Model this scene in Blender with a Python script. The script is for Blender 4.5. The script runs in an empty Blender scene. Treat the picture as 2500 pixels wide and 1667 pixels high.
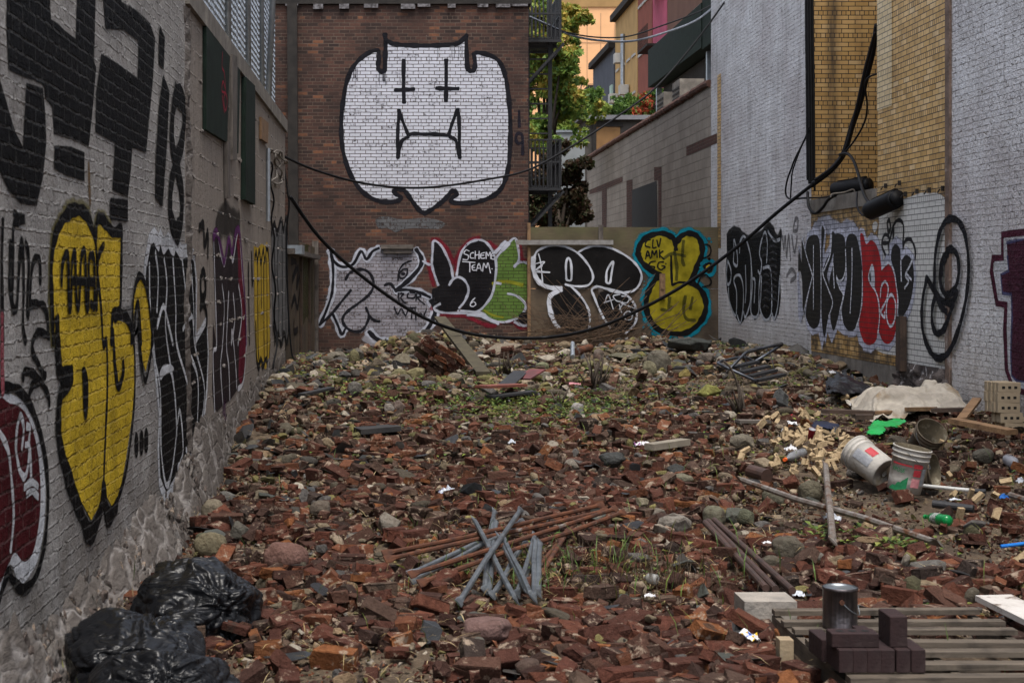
import bpy, bmesh, math, random
import numpy as np
from mathutils import Vector, Matrix, Quaternion
from mathutils.geometry import tessellate_polygon
random.seed(7); RNG = np.random.default_rng(7)
S = bpy.context.scene
COL = S.collection
R = math.radians

# ---------------------------------------------------------------- camera, sky, sun, exposure
F, CX, CY, HC = 3720.0, 970.0, 675.0, 1.85          # focal length and principal point in photo pixels, eye height
cam = bpy.data.cameras.new('camera'); camo = bpy.data.objects.new('camera', cam); COL.objects.link(camo)
camo.location = (0, 0, HC); camo.rotation_euler = (R(90), 0, 0)
cam.sensor_width = 36; cam.lens = 36*F/2500
cam.shift_x = (1250-CX)/2500; cam.shift_y = -(833.5-CY)/2500
cam.clip_start = .1; cam.clip_end = 2000
cam.dof.use_dof = True; cam.dof.focus_distance = 19; cam.dof.aperture_fstop = 8
S.camera = camo
SUN = Vector((.05, -.34, .94)).normalized()
w = bpy.data.worlds.new('World'); S.world = w; w.use_nodes = True
nt = w.node_tree; nt.nodes.clear()
sky = nt.nodes.new('ShaderNodeTexSky'); sky.sky_type = 'NISHITA'; sky.sun_disc = False
sky.sun_elevation = math.asin(SUN.z); sky.sun_rotation = math.atan2(SUN.x, SUN.y)
sky.air_density = 1.0; sky.dust_density = 4.0; sky.ozone_density = 1.0
bg = nt.nodes.new('ShaderNodeBackground'); bg.inputs[1].default_value = .15
wo = nt.nodes.new('ShaderNodeOutputWorld'); hs = nt.nodes.new('ShaderNodeHueSaturation'); hs.inputs['Saturation'].default_value = .5; nt.links.new(sky.outputs[0], hs.inputs['Color']); nt.links.new(hs.outputs[0], bg.inputs[0]); nt.links.new(bg.outputs[0], wo.inputs[0])
sl = bpy.data.lights.new('sun', 'SUN'); sl.energy = 1.5; sl.angle = R(16); sl.color = (1, .95, .88)
slo = bpy.data.objects.new('sun', sl); COL.objects.link(slo); slo.rotation_euler = SUN.to_track_quat('Z', 'Y').to_euler()
slo.location = (0, -10, 30)
S.view_settings.view_transform = 'Standard'; S.view_settings.look = 'None'; S.view_settings.gamma = 1
S.view_settings.exposure = .98
S.cycles.max_bounces = 6; S.cycles.diffuse_bounces = 3; S.cycles.transparent_max_bounces = 24; S.cycles.glossy_bounces = 2

# ---------------------------------------------------------------- numbers of the lot
XL, XR, YB = -1.62, 6.3, 30.0
def P(px, py, Y): return Vector(((px-CX)*Y/F, Y, HC-(py-CY)*Y/F))
def LW(px, py):
    s = (CX-px)/-XL; return (F/s, HC-(py-CY)/s)      # -> (Y, Z) on the left wall
def RW(px, py):
    s = (px-CX)/XR; return (F/s, HC-(py-CY)/s)
def BW(px, py):
    s = F/YB; return ((px-CX)/s, HC-(py-CY)/s)       # -> (X, Z) on the back wall

def _hash(ix, iy, iz, seed):
    h = (ix.astype(np.int64)*374761393 + iy.astype(np.int64)*668265263 + iz.astype(np.int64)*2147483647 + seed*974711) & 0xffffffff
    h = ((h ^ (h >> 13))*1274126177) & 0xffffffff
    return ((h ^ (h >> 16)) & 0xffff)/65535.0
def vnoise(x, y, z=0.0, seed=0):
    x, y, z = np.broadcast_arrays(np.asarray(x, float), np.asarray(y, float), np.asarray(z, float))
    ix, iy, iz = np.floor(x), np.floor(y), np.floor(z)
    fx, fy, fz = x-ix, y-iy, z-iz
    fx, fy, fz = [t*t*(3-2*t) for t in (fx, fy, fz)]
    r = 0
    for a in (0, 1):
        for b in (0, 1):
            for c in (0, 1):
                r = r + _hash(ix+a, iy+b, iz+c, seed)*(fx if a else 1-fx)*(fy if b else 1-fy)*(fz if c else 1-fz)
    return r
def fbm(x, y, z=0.0, seed=0, o=4):
    r, a, t = 0, 1, 0
    for k in range(o):
        r = r + a*vnoise(np.asarray(x)*2**k, np.asarray(y)*2**k, np.asarray(z)*2**k, seed+k); t += a; a *= .5
    return r/t

def H(x, y):                                          # the ground of the lot
    x = np.asarray(x, float); y = np.asarray(y, float)
    b = np.interp(y, [-300, 5, 8, 11, 13, 15, 18, 21, 25, 28, 30, 34, 400], [0, 0, 0, .0, .06, .18, .36, .46, .46, .42, .38, .2, .2])
    bl = np.interp(y, [-300, 5, 10, 12.4, 15, 18.2, 21.5, 25, 30, 34, 400], [0, 0, .0, .02, .28, .46, .6, .5, .28, .2, .2])
    t = np.clip((x-XL)/1.1, 0, 1); b = b*t + bl*(1-t)
    br = np.interp(y, [-300, 10, 13, 15, 17, 20, 24, 30, 34, 400], [0, .08, .16, .3, .4, .42, .6, .5, .2, .2])
    t = np.clip((XR-x)/1.3, 0, 1); b = b*t + br*(1-t)
    for hx, hy, a, sx, sy in ((.9, 27.6, .3, 1.3, 1.0), (4.75, 28.0, .3, .9, .9), (2.7, 26.0, .12, 1.6, 1.5), (5.3, 23.4, .16, .7, 1.2), (-1.2, 28.2, -.1, .8, 1.0)):
        b = b + a*np.exp(-((x-hx)/sx)**2-((y-hy)/sy)**2)
    inside = ((x > XL-.5) & (x < XR+.5) & (y > 4) & (y < 30.2))*1.0
    return b + inside*((fbm(x*.8, y*.8, 0, 3, 3)-.5)*.16 + (fbm(x*4, y*4, 0, 5, 3)-.5)*.05)
def H1(x, y): return float(H(np.array([x]), np.array([y]))[0])
_ys = np.linspace(5.2, 29.9, 2500)
def G(px, py, up=0.0):                                # the ground point seen at a photo pixel
    xs = (px-CX)*_ys/F; zs = HC-(py-CY)*_ys/F
    k = np.nonzero(zs <= H(xs, _ys)+up)[0]
    i = k[0] if len(k) else len(_ys)-1
    return Vector((xs[i], _ys[i], zs[i]))

# ---------------------------------------------------------------- node helpers
def nd(nt, typ, ins=None, **at):
    n = nt.nodes.new(typ)
    for k, v in at.items(): setattr(n, k, v)
    for k, v in (ins or {}).items():
        s = n.inputs[k]
        if isinstance(v, bpy.types.NodeSocket): nt.links.new(v, s)
        elif isinstance(v, bpy.types.Node): nt.links.new(v.outputs[0], s)
        else: s.default_value = v
    return n
def c4(c): return (c[0], c[1], c[2], 1)
def math_(nt, op, a, b=0.0, clamp=False): return nd(nt, 'ShaderNodeMath', {0: a, 1: b}, operation=op, use_clamp=clamp).outputs[0]
def mixc(nt, f, a, b, blend='MIX'):
    n = nt.nodes.new('ShaderNodeMix'); n.data_type = 'RGBA'; n.blend_type = blend
    for i, v in ((0, f), (6, a), (7, b)):
        if isinstance(v, bpy.types.NodeSocket): nt.links.new(v, n.inputs[i])
        elif isinstance(v, (int, float)): n.inputs[i].default_value = v
        else: n.inputs[i].default_value = c4(v)
    return n.outputs[2]
def ramp(nt, f, stops, interp='LINEAR'):
    n = nt.nodes.new('ShaderNodeValToRGB'); n.color_ramp.interpolation = interp
    e = n.color_ramp.elements
    while len(e) < len(stops): e.new(.5)
    for k, (p, c) in enumerate(stops):
        e[k].position = p; e[k].color = c4(c) if not isinstance(c, (int, float)) else (c, c, c, 1)
    nt.links.new(f, n.inputs[0]); return n.outputs[0]
def noise(nt, vec, scale, detail=4, rough=.55, dist=0.0):
    return nd(nt, 'ShaderNodeTexNoise', {'Vector': vec, 'Scale': scale, 'Detail': detail, 'Roughness': rough, 'Distortion': dist}).outputs[0]
def maprange(nt, v, a, b, c=0.0, d=1.0):
    return nd(nt, 'ShaderNodeMapRange', {0: v, 1: a, 2: b, 3: c, 4: d}, clamp=True).outputs[0]
def newmat(name):
    m = bpy.data.materials.new(name); m.use_nodes = True; m.node_tree.nodes.clear(); return m, m.node_tree
def out(nt, sh): nd(nt, 'ShaderNodeOutputMaterial', {0: sh})
def bsdf(nt, col, rough=.7, normal=None, metal=0.0, spec=.3, **kw):
    b = nd(nt, 'ShaderNodeBsdfPrincipled', {'Roughness': rough, 'Metallic': metal, 'Specular IOR Level': spec})
    if isinstance(col, bpy.types.NodeSocket): nt.links.new(col, b.inputs['Base Color'])
    else: b.inputs['Base Color'].default_value = c4(col)
    if normal is not None: nt.links.new(normal, b.inputs['Normal'])
    for k, v in kw.items():
        if isinstance(v, bpy.types.NodeSocket): nt.links.new(v, b.inputs[k])
        else: b.inputs[k].default_value = v
    return b.outputs[0]
def bump(nt, h, dist, strength=1.0): return nd(nt, 'ShaderNodeBump', {'Height': h, 'Distance': dist, 'Strength': strength}).outputs[0]
def ocoord(nt): return nd(nt, 'ShaderNodeTexCoord').outputs['Object']
def uvcoord(nt): return nd(nt, 'ShaderNodeUVMap', uv_map='UVMap').outputs[0]

def mottled(name, c1, c2, scale=6, rough=.8, bscale=40, bdist=.004, metal=0.0, spec=.3, c3=None, s3=2.0, t3=(.55, .7)):
    """plain object material: two colours by noise, a third in patches, fine bump"""
    m, nt = newmat(name); v = ocoord(nt)
    col = mixc(nt, maprange(nt, noise(nt, v, scale, 5), .35, .65), c1, c2)
    if c3: col = mixc(nt, maprange(nt, noise(nt, v, s3, 6, .65), *t3), col, c3)
    out(nt, bsdf(nt, col, rough, bump(nt, noise(nt, v, bscale, 4), bdist), metal, spec)); return m

# ---------------------------------------------------------------- mesh helpers
class MB:
    def __init__(s): s.v = []; s.f = []; s.mi = []; s.uv = []; s.a = []
    def add(s, vs, fs, mi=0, uv=None, a=None):
        o = len(s.v); s.v += [tuple(p) for p in vs]; s.f += [tuple(o+i for i in f) for f in fs]; s.mi += [mi]*len(fs)
        s.uv += list(uv) if uv is not None else [(0, 0)]*len(vs); s.a += list(a) if a is not None else [1.0]*len(vs)
        return s
    def box(s, lo, hi, mi=0, M=None):
        x0, y0, z0 = lo; x1, y1, z1 = hi
        vs = [(x0, y0, z0), (x1, y0, z0), (x1, y1, z0), (x0, y1, z0), (x0, y0, z1), (x1, y0, z1), (x1, y1, z1), (x0, y1, z1)]
        if M: vs = [M @ Vector(p) for p in vs]
        return s.add(vs, [(0, 3, 2, 1), (4, 5, 6, 7), (0, 1, 5, 4), (1, 2, 6, 5), (2, 3, 7, 6), (3, 0, 4, 7)], mi)
    def beam(s, a, b, w, t, mi=0, up=Vector((0, 0, 1))):
        a, b = Vector(a), Vector(b); d = (b-a); L = d.length; d.normalize()
        if abs(d.dot(up)) > .98: up = Vector((0, 1, 0))
        x = d.cross(up).normalized(); z = x.cross(d)
        M = Matrix((x, d, z)).transposed().to_4x4(); M.translation = a
        return s.box((-w/2, 0, -t/2), (w/2, L, t/2), mi, M)
    def tube(s, pts, r, n=8, mi=0, cap=True, rs=None, flat=None):
        pts = [Vector(p) for p in pts]; N = len(pts); T = []
        for i in range(N): T.append((pts[min(i+1, N-1)]-pts[max(i-1, 0)]).normalized())
        u = T[0].orthogonal().normalized() if flat is None else (Vector((0, 0, 1))-T[0]*T[0].z).normalized()
        vs = []
        for i in range(N):
            u = (u-T[i]*u.dot(T[i])).normalized(); w_ = T[i].cross(u)
            rr = rs[i] if rs else r
            ru, rw = rr if isinstance(rr, tuple) else (rr, rr)
            vs += [pts[i]+u*(math.cos(2*math.pi*k/n)*ru)+w_*(math.sin(2*math.pi*k/n)*rw) for k in range(n)]
        fs = [(i*n+k, i*n+(k+1) % n, (i+1)*n+(k+1) % n, (i+1)*n+k) for i in range(N-1) for k in range(n)]
        if cap: fs += [tuple(range(n-1, -1, -1)), tuple((N-1)*n+k for k in range(n))]
        return s.add(vs, fs, mi)
    def lathe(s, prof, n=24, mi=0, M=None, cap0=False, cap1=False):
        vs = [Vector((r*math.cos(2*math.pi*k/n), r*math.sin(2*math.pi*k/n), z)) for r, z in prof for k in range(n)]
        if M: vs = [M @ p for p in vs]
        N = len(prof)
        fs = [(i*n+k, i*n+(k+1) % n, (i+1)*n+(k+1) % n, (i+1)*n+k) for i in range(N-1) for k in range(n)]
        if cap0: fs.append(tuple(range(n-1, -1, -1)))
        if cap1: fs.append(tuple((N-1)*n+k for k in range(n)))
        return s.add(vs, fs, mi)
    def build(s, name, mats, parent=None, smooth=False, label=None, keep=False):
        return meshobj(name, s.v, s.f, mats, parent, smooth, s.uv, s.a, s.mi, label, keep)

def setprops(o, label=None, cat=None, group=None, kind=None):
    if label: o['label'] = label
    if cat: o['category'] = cat
    if group: o['group'] = group
    if kind: o['kind'] = kind
    return o
def meshobj(name, V, Fc, mats, parent=None, smooth=False, uv=None, a=None, mi=None, label=None, keep=False, attrs=None):
    """V in world space (shifted to the parent's origin) unless keep"""
    me = bpy.data.meshes.new(name)
    V = np.asarray(V, dtype=np.float32).reshape(-1, 3)
    if parent is not None and not keep: V = V-np.array(parent.location, dtype=np.float32)
    me.from_pydata([tuple(map(float, p)) for p in V] if len(V) < 3000 else V.tolist(), [], Fc if isinstance(Fc, list) else Fc.tolist())
    for m in (mats if isinstance(mats, (list, tuple)) else [mats]): me.materials.append(m)
    if mi is not None and len(set(mi)) > 1: me.polygons.foreach_set('material_index', np.array(mi, dtype=np.int32))
    if uv is not None and len(uv) == len(V):
        li = np.zeros(len(me.loops), dtype=np.int32); me.loops.foreach_get('vertex_index', li)
        l = me.uv_layers.new(name='UVMap'); l.data.foreach_set('uv', np.asarray(uv, dtype=np.float32)[li].ravel())
    if a is not None and len(a) == len(V) and min(a) < 1: 
        at = me.attributes.new('a', 'FLOAT', 'POINT'); at.data.foreach_set('value', np.asarray(a, dtype=np.float32))
    elif a is not None and len(a) == len(V):
        at = me.attributes.new('a', 'FLOAT', 'POINT'); at.data.foreach_set('value', np.ones(len(V), dtype=np.float32))
    for k, arr in (attrs or {}).items():
        at = me.attributes.new(k, 'FLOAT_COLOR', 'POINT'); at.data.foreach_set('color', np.asarray(arr, dtype=np.float32).ravel())
    if smooth: me.polygons.foreach_set('use_smooth', np.ones(len(me.polygons), dtype=bool))
    me.update()
    o = bpy.data.objects.new(name, me); COL.objects.link(o)
    if parent is not None: o.parent = parent
    if label: o['label'] = label
    return o
def thing(name, label, cat, loc=(0, 0, 0), group=None, rot=None):
    o = bpy.data.objects.new(name, None); COL.objects.link(o); o.location = loc; o.empty_display_size = .2
    if rot: o.rotation_euler = rot
    return setprops(o, label, cat, group)
def grid(nu, nv): return [(j*nu+i, j*nu+i+1, (j+1)*nu+i+1, (j+1)*nu+i) for j in range(nv-1) for i in range(nu-1)]
def gridnp(nu, nv):
    i, j = np.meshgrid(np.arange(nu-1), np.arange(nv-1)); b = (j*nu+i).ravel()
    return np.stack([b, b+1, b+nu+1, b+nu], 1)
# ---------------------------------------------------------------- masonry patterns (shared by a wall and the paint on it)
def kind_group(name, w, h, mortar, smooth, distort, squash, sqf, hfun):
    g = bpy.data.node_groups.new(name, 'ShaderNodeTree')
    for n in ('Height', 'Mortar', 'Rnd'): g.interface.new_socket(n, in_out='OUTPUT', socket_type='NodeSocketFloat')
    go = g.nodes.new('NodeGroupOutput'); uv = uvcoord(g)
    nz = nd(g, 'ShaderNodeTexNoise', {'Vector': uv, 'Scale': 9.0, 'Detail': 3.0}).outputs[1]
    off = nd(g, 'ShaderNodeVectorMath', {0: nz, 1: (.5, .5, .5)}, operation='SUBTRACT').outputs[0]
    off = nd(g, 'ShaderNodeVectorMath', {0: off, 'Scale': distort}, operation='SCALE').outputs[0]
    v = nd(g, 'ShaderNodeVectorMath', {0: uv, 1: off}, operation='ADD').outputs[0]
    b = nd(g, 'ShaderNodeTexBrick', {'Vector': v, 'Color1': (0, 0, 0, 1), 'Color2': (1, 1, 1, 1), 'Mortar': (.5, .5, .5, 1), 'Scale': 1.0,
           'Mortar Size': mortar, 'Mortar Smooth': smooth, 'Bias': 0.0, 'Brick Width': w, 'Row Height': h}, offset=.5, offset_frequency=2, squash=squash, squash_frequency=sqf)
    hh = hfun(g, uv, b.outputs[1], b.outputs[0])
    g.links.new(hh, go.inputs[0]); g.links.new(b.outputs[1], go.inputs[1])
    bw = nd(g, 'ShaderNodeRGBToBW', {0: b.outputs[0]}).outputs[0]; g.links.new(bw, go.inputs[2])
    return g
def h_left(g, uv, mo, rnd):       # mortar squeezed out in ridges, rough brick faces
    r = math_(g, 'MULTIPLY', mo, maprange(g, noise(g, uv, 10, 3), .38, .62, -.4, 1.5))
    r = math_(g, 'ADD', r, math_(g, 'MULTIPLY', noise(g, uv, 24, 6, .7), 1.1))
    r = math_(g, 'ADD', r, math_(g, 'MULTIPLY', maprange(g, noise(g, uv, 38, 3), .62, .72), -.8))
    return math_(g, 'ADD', r, math_(g, 'MULTIPLY', rnd, .45))
def h_inset(g, uv, mo, rnd):
    r = math_(g, 'MULTIPLY', mo, -1.0)
    r = math_(g, 'ADD', r, math_(g, 'MULTIPLY', noise(g, uv, 45, 4), .5))
    return math_(g, 'ADD', r, math_(g, 'MULTIPLY', rnd, .35))
def h_lumpy(g, uv, mo, rnd):      # thickly painted old common brick, joints open in places
    r = math_(g, 'MULTIPLY', mo, maprange(g, noise(g, uv, 5, 3), .3, .7, -1.6, -.35))
    r = math_(g, 'ADD', r, math_(g, 'MULTIPLY', noise(g, uv, 22, 5, .6), 1.5))
    r = math_(g, 'ADD', r, math_(g, 'MULTIPLY', maprange(g, noise(g, uv, 11, 2), .62, .72), -1.4))
    return math_(g, 'ADD', r, math_(g, 'MULTIPLY', rnd, .4))
def h_grain(g, uv, mo, rnd):
    st = nd(g, 'ShaderNodeMapping', {'Vector': uv, 'Scale': (1.2, 30, 1)}).outputs[0]
    return noise(g, st, 4, 5)
KIND = {
 'left':  (kind_group('left_brick', .235, .0685, .009, .6, .02, .5, 6, h_left), .034),
 'block': (kind_group('block', .406, .203, .012, .6, .015, 1, 2, h_left), .014),
 'back':  (kind_group('back_brick', .208, .0677, .0065, .25, .012, .5, 6, h_inset), .007),
 'white': (kind_group('white_brick', .2, .068, .0075, .5, .022, .5, 6, h_lumpy), .032),
 'yellow': (kind_group('yellow_brick', .205, .0685, .0055, .1, .003, .34, 5, h_inset), .005),
 'ply':   (kind_group('plywood', 50, 50, .0, .1, .0, 1, 2, h_grain), .003),
}
def kind(nt, k):
    g = nt.nodes.new('ShaderNodeGroup'); g.node_tree = KIND[k][0]; return g.outputs
_pm = {}
def paint(k, col, rough=.6, gap=0.0, patch=.25, edge=.3, alpha=1.0, var=.38):
    """spray or roller paint on masonry kind k: gap = joints left bare, patch = worn-through share, edge = raggedness"""
    key = (k, col, rough, gap, patch, edge, alpha)
    if key in _pm: return _pm[key]
    m, nt = newmat('paint'); uv = uvcoord(nt); h, mo, rn = kind(nt, k)
    n = math_(nt, 'ADD', math_(nt, 'MULTIPLY', noise(nt, uv, 60, 3, .6), .55), math_(nt, 'MULTIPLY', noise(nt, uv, 13, 3, .6), .5)); big = noise(nt, uv, 3.5, 4)
    c2 = tuple(min(1, c*(1-var)) for c in col)
    c = mixc(nt, maprange(nt, big, .35, .65), col, c2)
    if k == 'left' or k == 'block': c = mixc(nt, math_(nt, 'MULTIPLY', mo, .08), c, (.5, .48, .45))
    if gap > .9: c = mixc(nt, math_(nt, 'MULTIPLY', mo, maprange(nt, noise(nt, uv, 6, 4), .35, .55, .35, 1)), c, (.04, .027, .022))  # bare joints coloured darker for the shadow inside them
    if k == 'yellow': c = mixc(nt, math_(nt, 'MULTIPLY', mo, .8), c, (.03, .03, .03))
    A = nd(nt, 'ShaderNodeAttribute', attribute_name='a').outputs[2]
    a = math_(nt, 'ADD', A, math_(nt, 'MULTIPLY', math_(nt, 'SUBTRACT', n, .5), edge*2.2))
    a = maprange(nt, a, .5-edge*.6, .5+edge*.6)
    if gap: a = math_(nt, 'MULTIPLY', a, math_(nt, 'SUBTRACT', 1.0, math_(nt, 'MULTIPLY', math_(nt, 'GREATER_THAN', mo, .12), maprange(nt, noise(nt, uv, 7, 3), .3, .65, gap, gap*.55))))
    if patch:
        pn = math_(nt, 'ADD', math_(nt, 'MULTIPLY', noise(nt, uv, 16, 5, .7), .75), math_(nt, 'MULTIPLY', rn, .25))
        a = math_(nt, 'MULTIPLY', a, maprange(nt, pn, patch-.08, patch+.08))
    if alpha < 1: a = math_(nt, 'MULTIPLY', a, alpha)
    b = bsdf(nt, c, max(rough, .45), bump(nt, h, KIND[k][1]), spec=.04 if k != 'yellow' else .12)
    t = nd(nt, 'ShaderNodeBsdfTransparent').outputs[0]
    out(nt, nd(nt, 'ShaderNodeMixShader', {0: a, 1: t, 2: b}).outputs[0]); _pm[key] = m; return m

def wallmat(name, k, fn, rough=.85, spec=.2):
    m, nt = newmat(name); uv = uvcoord(nt); h, mo, rn = kind(nt, k)
    c = fn(nt, uv, h, mo, rn); out(nt, bsdf(nt, c, rough, bump(nt, h, KIND[k][1]), spec=spec)); return m
def f_left(nt, uv, h, mo, rn):
    c = mixc(nt, maprange(nt, noise(nt, uv, 2.2, 5, .6), .38, .62), (.42, .4, .38), (.25, .235, .222))
    c = mixc(nt, maprange(nt, rn, 0, 1, 0, .35), c, (.34, .33, .32))
    c = mixc(nt, math_(nt, 'MULTIPLY', mo, maprange(nt, noise(nt, uv, 9, 3), .4, .6, .15, 1)), c, (.5, .48, .46))  # mortar colour lightened as if its ridges catch the light
    st = nd(nt, 'ShaderNodeMapping', {'Vector': uv, 'Scale': (6, .7, 1)}).outputs[0]
    c = mixc(nt, maprange(nt, noise(nt, st, 2, 4), .55, .75, 0, .55), c, (.13, .115, .105))
    z = nd(nt, 'ShaderNodeSeparateXYZ', {0: uv}).outputs[1]
    c = mixc(nt, math_(nt, 'MULTIPLY', maprange(nt, z, 1.1, .2), maprange(nt, noise(nt, uv, 3, 5), .35, .6)), c, (.17, .15, .13))
    return mixc(nt, maprange(nt, noise(nt, uv, 24, 5, .7), .58, .66, 0, .75), c, (.10, .085, .078))
def f_block(nt, uv, h, mo, rn):
    st = nd(nt, 'ShaderNodeMapping', {'Vector': uv, 'Scale': (9, .6, 1)}).outputs[0]
    c = mixc(nt, maprange(nt, noise(nt, st, 2, 5, .65), .35, .7), (.30, .26, .225), (.17, .145, .125))
    c = mixc(nt, maprange(nt, noise(nt, uv, 60, 3), .4, .7, 0, .5), c, (.2, .175, .15))
    return mixc(nt, math_(nt, 'MULTIPLY', mo, maprange(nt, noise(nt, uv, 9, 3), .4, .65, .0, .8)), c, (.38, .34, .3))
def f_back(nt, uv, h, mo, rn):
    c = ramp(nt, rn, [(0, (.028, .019, .017)), (.3, (.055, .031, .025)), (.62, (.082, .041, .031)), (.93, (.11, .052, .037)), (.985, (.2, .085, .045))])
    c = mixc(nt, maprange(nt, noise(nt, uv, 14, 5, .7), .35, .7, .0, .55), c, (.045, .03, .026))
    c = mixc(nt, math_(nt, 'MULTIPLY', mo, maprange(nt, noise(nt, uv, 3, 4), .35, .6, .25, .8)), c, (.15, .115, .09))
    c = mixc(nt, maprange(nt, noise(nt, uv, 1.1, 4), .42, .72, 0, .8), c, (.03, .02, .018))
    c = mixc(nt, maprange(nt, noise(nt, uv, 23, 3, .5), .74, .78, 0, .8), c, (.4, .38, .36))
    return c
def f_white(nt, uv, h, mo, rn):
    c = mixc(nt, maprange(nt, noise(nt, uv, 1.6, 5, .6), .35, .68), (.78, .78, .80), (.56, .545, .55))
    c = mixc(nt, maprange(nt, rn, .4, 1, 0, .35), c, (.66, .66, .69))
    c = mixc(nt, maprange(nt, noise(nt, uv, .6, 4), .45, .7, 0, .5), c, (.42, .36, .37))
    c = mixc(nt, math_(nt, 'MULTIPLY', mo, maprange(nt, noise(nt, uv, 7, 4), .48, .62, 0, .8)), c, (.16, .14, .13))
    st = nd(nt, 'ShaderNodeMapping', {'Vector': uv, 'Scale': (4, .35, 1)}).outputs[0]
    c = mixc(nt, maprange(nt, noise(nt, st, 2, 5), .52, .78, 0, .6), c, (.22, .2, .2))
    c = mixc(nt, maprange(nt, noise(nt, uv, 26, 5, .7), .64, .7, 0, .8), c, (.12, .075, .06))
    z = nd(nt, 'ShaderNodeSeparateXYZ', {0: uv}).outputs[1]
    return mixc(nt, math_(nt, 'MULTIPLY', maprange(nt, z, 1.3, .4), .55), c, (.3, .25, .2))
def f_yellow(nt, uv, h, mo, rn):
    c = ramp(nt, rn, [(0, (.48, .29, .095)), (.5, (.6, .38, .14)), (.85, (.67, .44, .185)), (1, (.7, .51, .27))])
    st = nd(nt, 'ShaderNodeMapping', {'Vector': uv, 'Scale': (3, .5, 1)}).outputs[0]
    c = mixc(nt, maprange(nt, noise(nt, st, 2, 5), .45, .75, 0, .5), c, (.14, .08, .035))
    z = nd(nt, 'ShaderNodeSeparateXYZ', {0: uv}).outputs[1]
    band = math_(nt, 'MULTIPLY', maprange(nt, z, 3.15, 2.75), maprange(nt, z, 1.9, 2.4))
    g = math_(nt, 'MULTIPLY', band, maprange(nt, noise(nt, uv, 7, 5, .7), .35, .58))
    low = math_(nt, 'MULTIPLY', maprange(nt, z, 1.1, .9), maprange(nt, noise(nt, uv, 2.2, 4), .4, .55))
    g = math_(nt, 'MAXIMUM', g, math_(nt, 'MULTIPLY', low, maprange(nt, z, .45, .75)))
    c = mixc(nt, math_(nt, 'MULTIPLY', g, .85), c, (.035, .026, .022))
    return mixc(nt, mo, c, (.022, .018, .016))
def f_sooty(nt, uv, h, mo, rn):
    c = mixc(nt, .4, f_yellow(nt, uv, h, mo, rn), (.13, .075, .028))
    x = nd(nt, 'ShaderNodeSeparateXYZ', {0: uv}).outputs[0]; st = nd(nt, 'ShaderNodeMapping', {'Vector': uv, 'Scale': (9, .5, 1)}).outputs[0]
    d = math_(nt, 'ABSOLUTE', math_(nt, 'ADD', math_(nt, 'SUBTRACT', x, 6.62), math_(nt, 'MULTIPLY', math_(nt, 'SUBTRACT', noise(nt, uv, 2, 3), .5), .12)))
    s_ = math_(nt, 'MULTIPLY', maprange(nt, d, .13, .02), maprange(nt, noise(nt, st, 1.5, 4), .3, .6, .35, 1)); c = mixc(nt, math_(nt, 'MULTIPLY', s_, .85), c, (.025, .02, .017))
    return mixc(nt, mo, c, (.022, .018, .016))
def f_ply(nt, uv, h, mo, rn):
    c = mixc(nt, maprange(nt, h, .3, .7), (.15, .115, .078), (.07, .05, .034))
    c = mixc(nt, maprange(nt, noise(nt, uv, 1.7, 4), .4, .7), c, (.05, .038, .028))
    z = nd(nt, 'ShaderNodeSeparateXYZ', {0: uv}).outputs[1]
    alg = math_(nt, 'MULTIPLY', maprange(nt, z, 2.2, 2.8), maprange(nt, noise(nt, uv, 3, 4), .3, .6))
    return mixc(nt, math_(nt, 'MULTIPLY', alg, .6), c, (.1, .105, .045))
M_left = wallmat('grey_painted_brick', 'left', f_left, .75, .3)
M_block = wallmat('beige_block', 'block', f_block)
M_back = wallmat('brown_brick', 'back', f_back, .85)
M_white = wallmat('white_painted_brick', 'white', f_white, .7, .25)
M_yellow = wallmat('yellow_brick', 'yellow', f_yellow, .55, .35)
M_sooty = wallmat('sooty_yellow_brick', 'yellow', f_sooty, .6, .3)
M_ply = wallmat('weathered_plywood', 'ply', f_ply, .8)
M_conc = mottled('old_concrete', (.2, .18, .155), (.12, .108, .095), 5, .9, 50, .006, c3=(.28, .255, .22))
def foundmat():
    m, nt = newmat('rubble_masonry'); v = nd(nt, 'ShaderNodeMapping', {'Vector': ocoord(nt), 'Scale': (1, .42, 1)}).outputs[0]; dv = nd(nt, 'ShaderNodeVectorMath', {0: v, 1: nd(nt, 'ShaderNodeVectorMath', {0: nd(nt, 'ShaderNodeTexNoise', {'Vector': v, 'Scale': 5.0, 'Detail': 3.0}).outputs[1], 'Scale': .22}, operation='SCALE').outputs[0]}, operation='ADD').outputs[0]
    vo = nd(nt, 'ShaderNodeTexVoronoi', {'Vector': dv, 'Scale': 5.5}, feature='DISTANCE_TO_EDGE').outputs[0]; vc = nd(nt, 'ShaderNodeTexVoronoi', {'Vector': dv, 'Scale': 5.5}).outputs[1]
    r = nd(nt, 'ShaderNodeRGBToBW', {0: vc}).outputs[0]; n = noise(nt, v, 16, 6, .7)
    c = ramp(nt, r, [(0, (.08, .068, .06)), (.5, (.13, .115, .103)), (1, (.19, .17, .155))]); c = mixc(nt, maprange(nt, n, .4, .65), c, (.11, .095, .085))
    j = maprange(nt, vo, .02, .1, 1, 0); c = mixc(nt, math_(nt, 'MULTIPLY', j, maprange(nt, noise(nt, v, 7, 4), .4, .6)), c, (.27, .25, .235)); c = mixc(nt, maprange(nt, noise(nt, v, 30, 5, .7), .62, .68), c, (.05, .042, .038))
    h = math_(nt, 'ADD', math_(nt, 'MULTIPLY', maprange(nt, vo, 0, .16), .6), math_(nt, 'MULTIPLY', noise(nt, v, 30, 6, .7), 1.2)); out(nt, bsdf(nt, c, .95, bump(nt, h, .018), spec=.1)); return m
M_found = foundmat()
M_grime = mottled('dark_timber', (.03, .026, .023), (.016, .014, .013), 6, .85)
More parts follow.
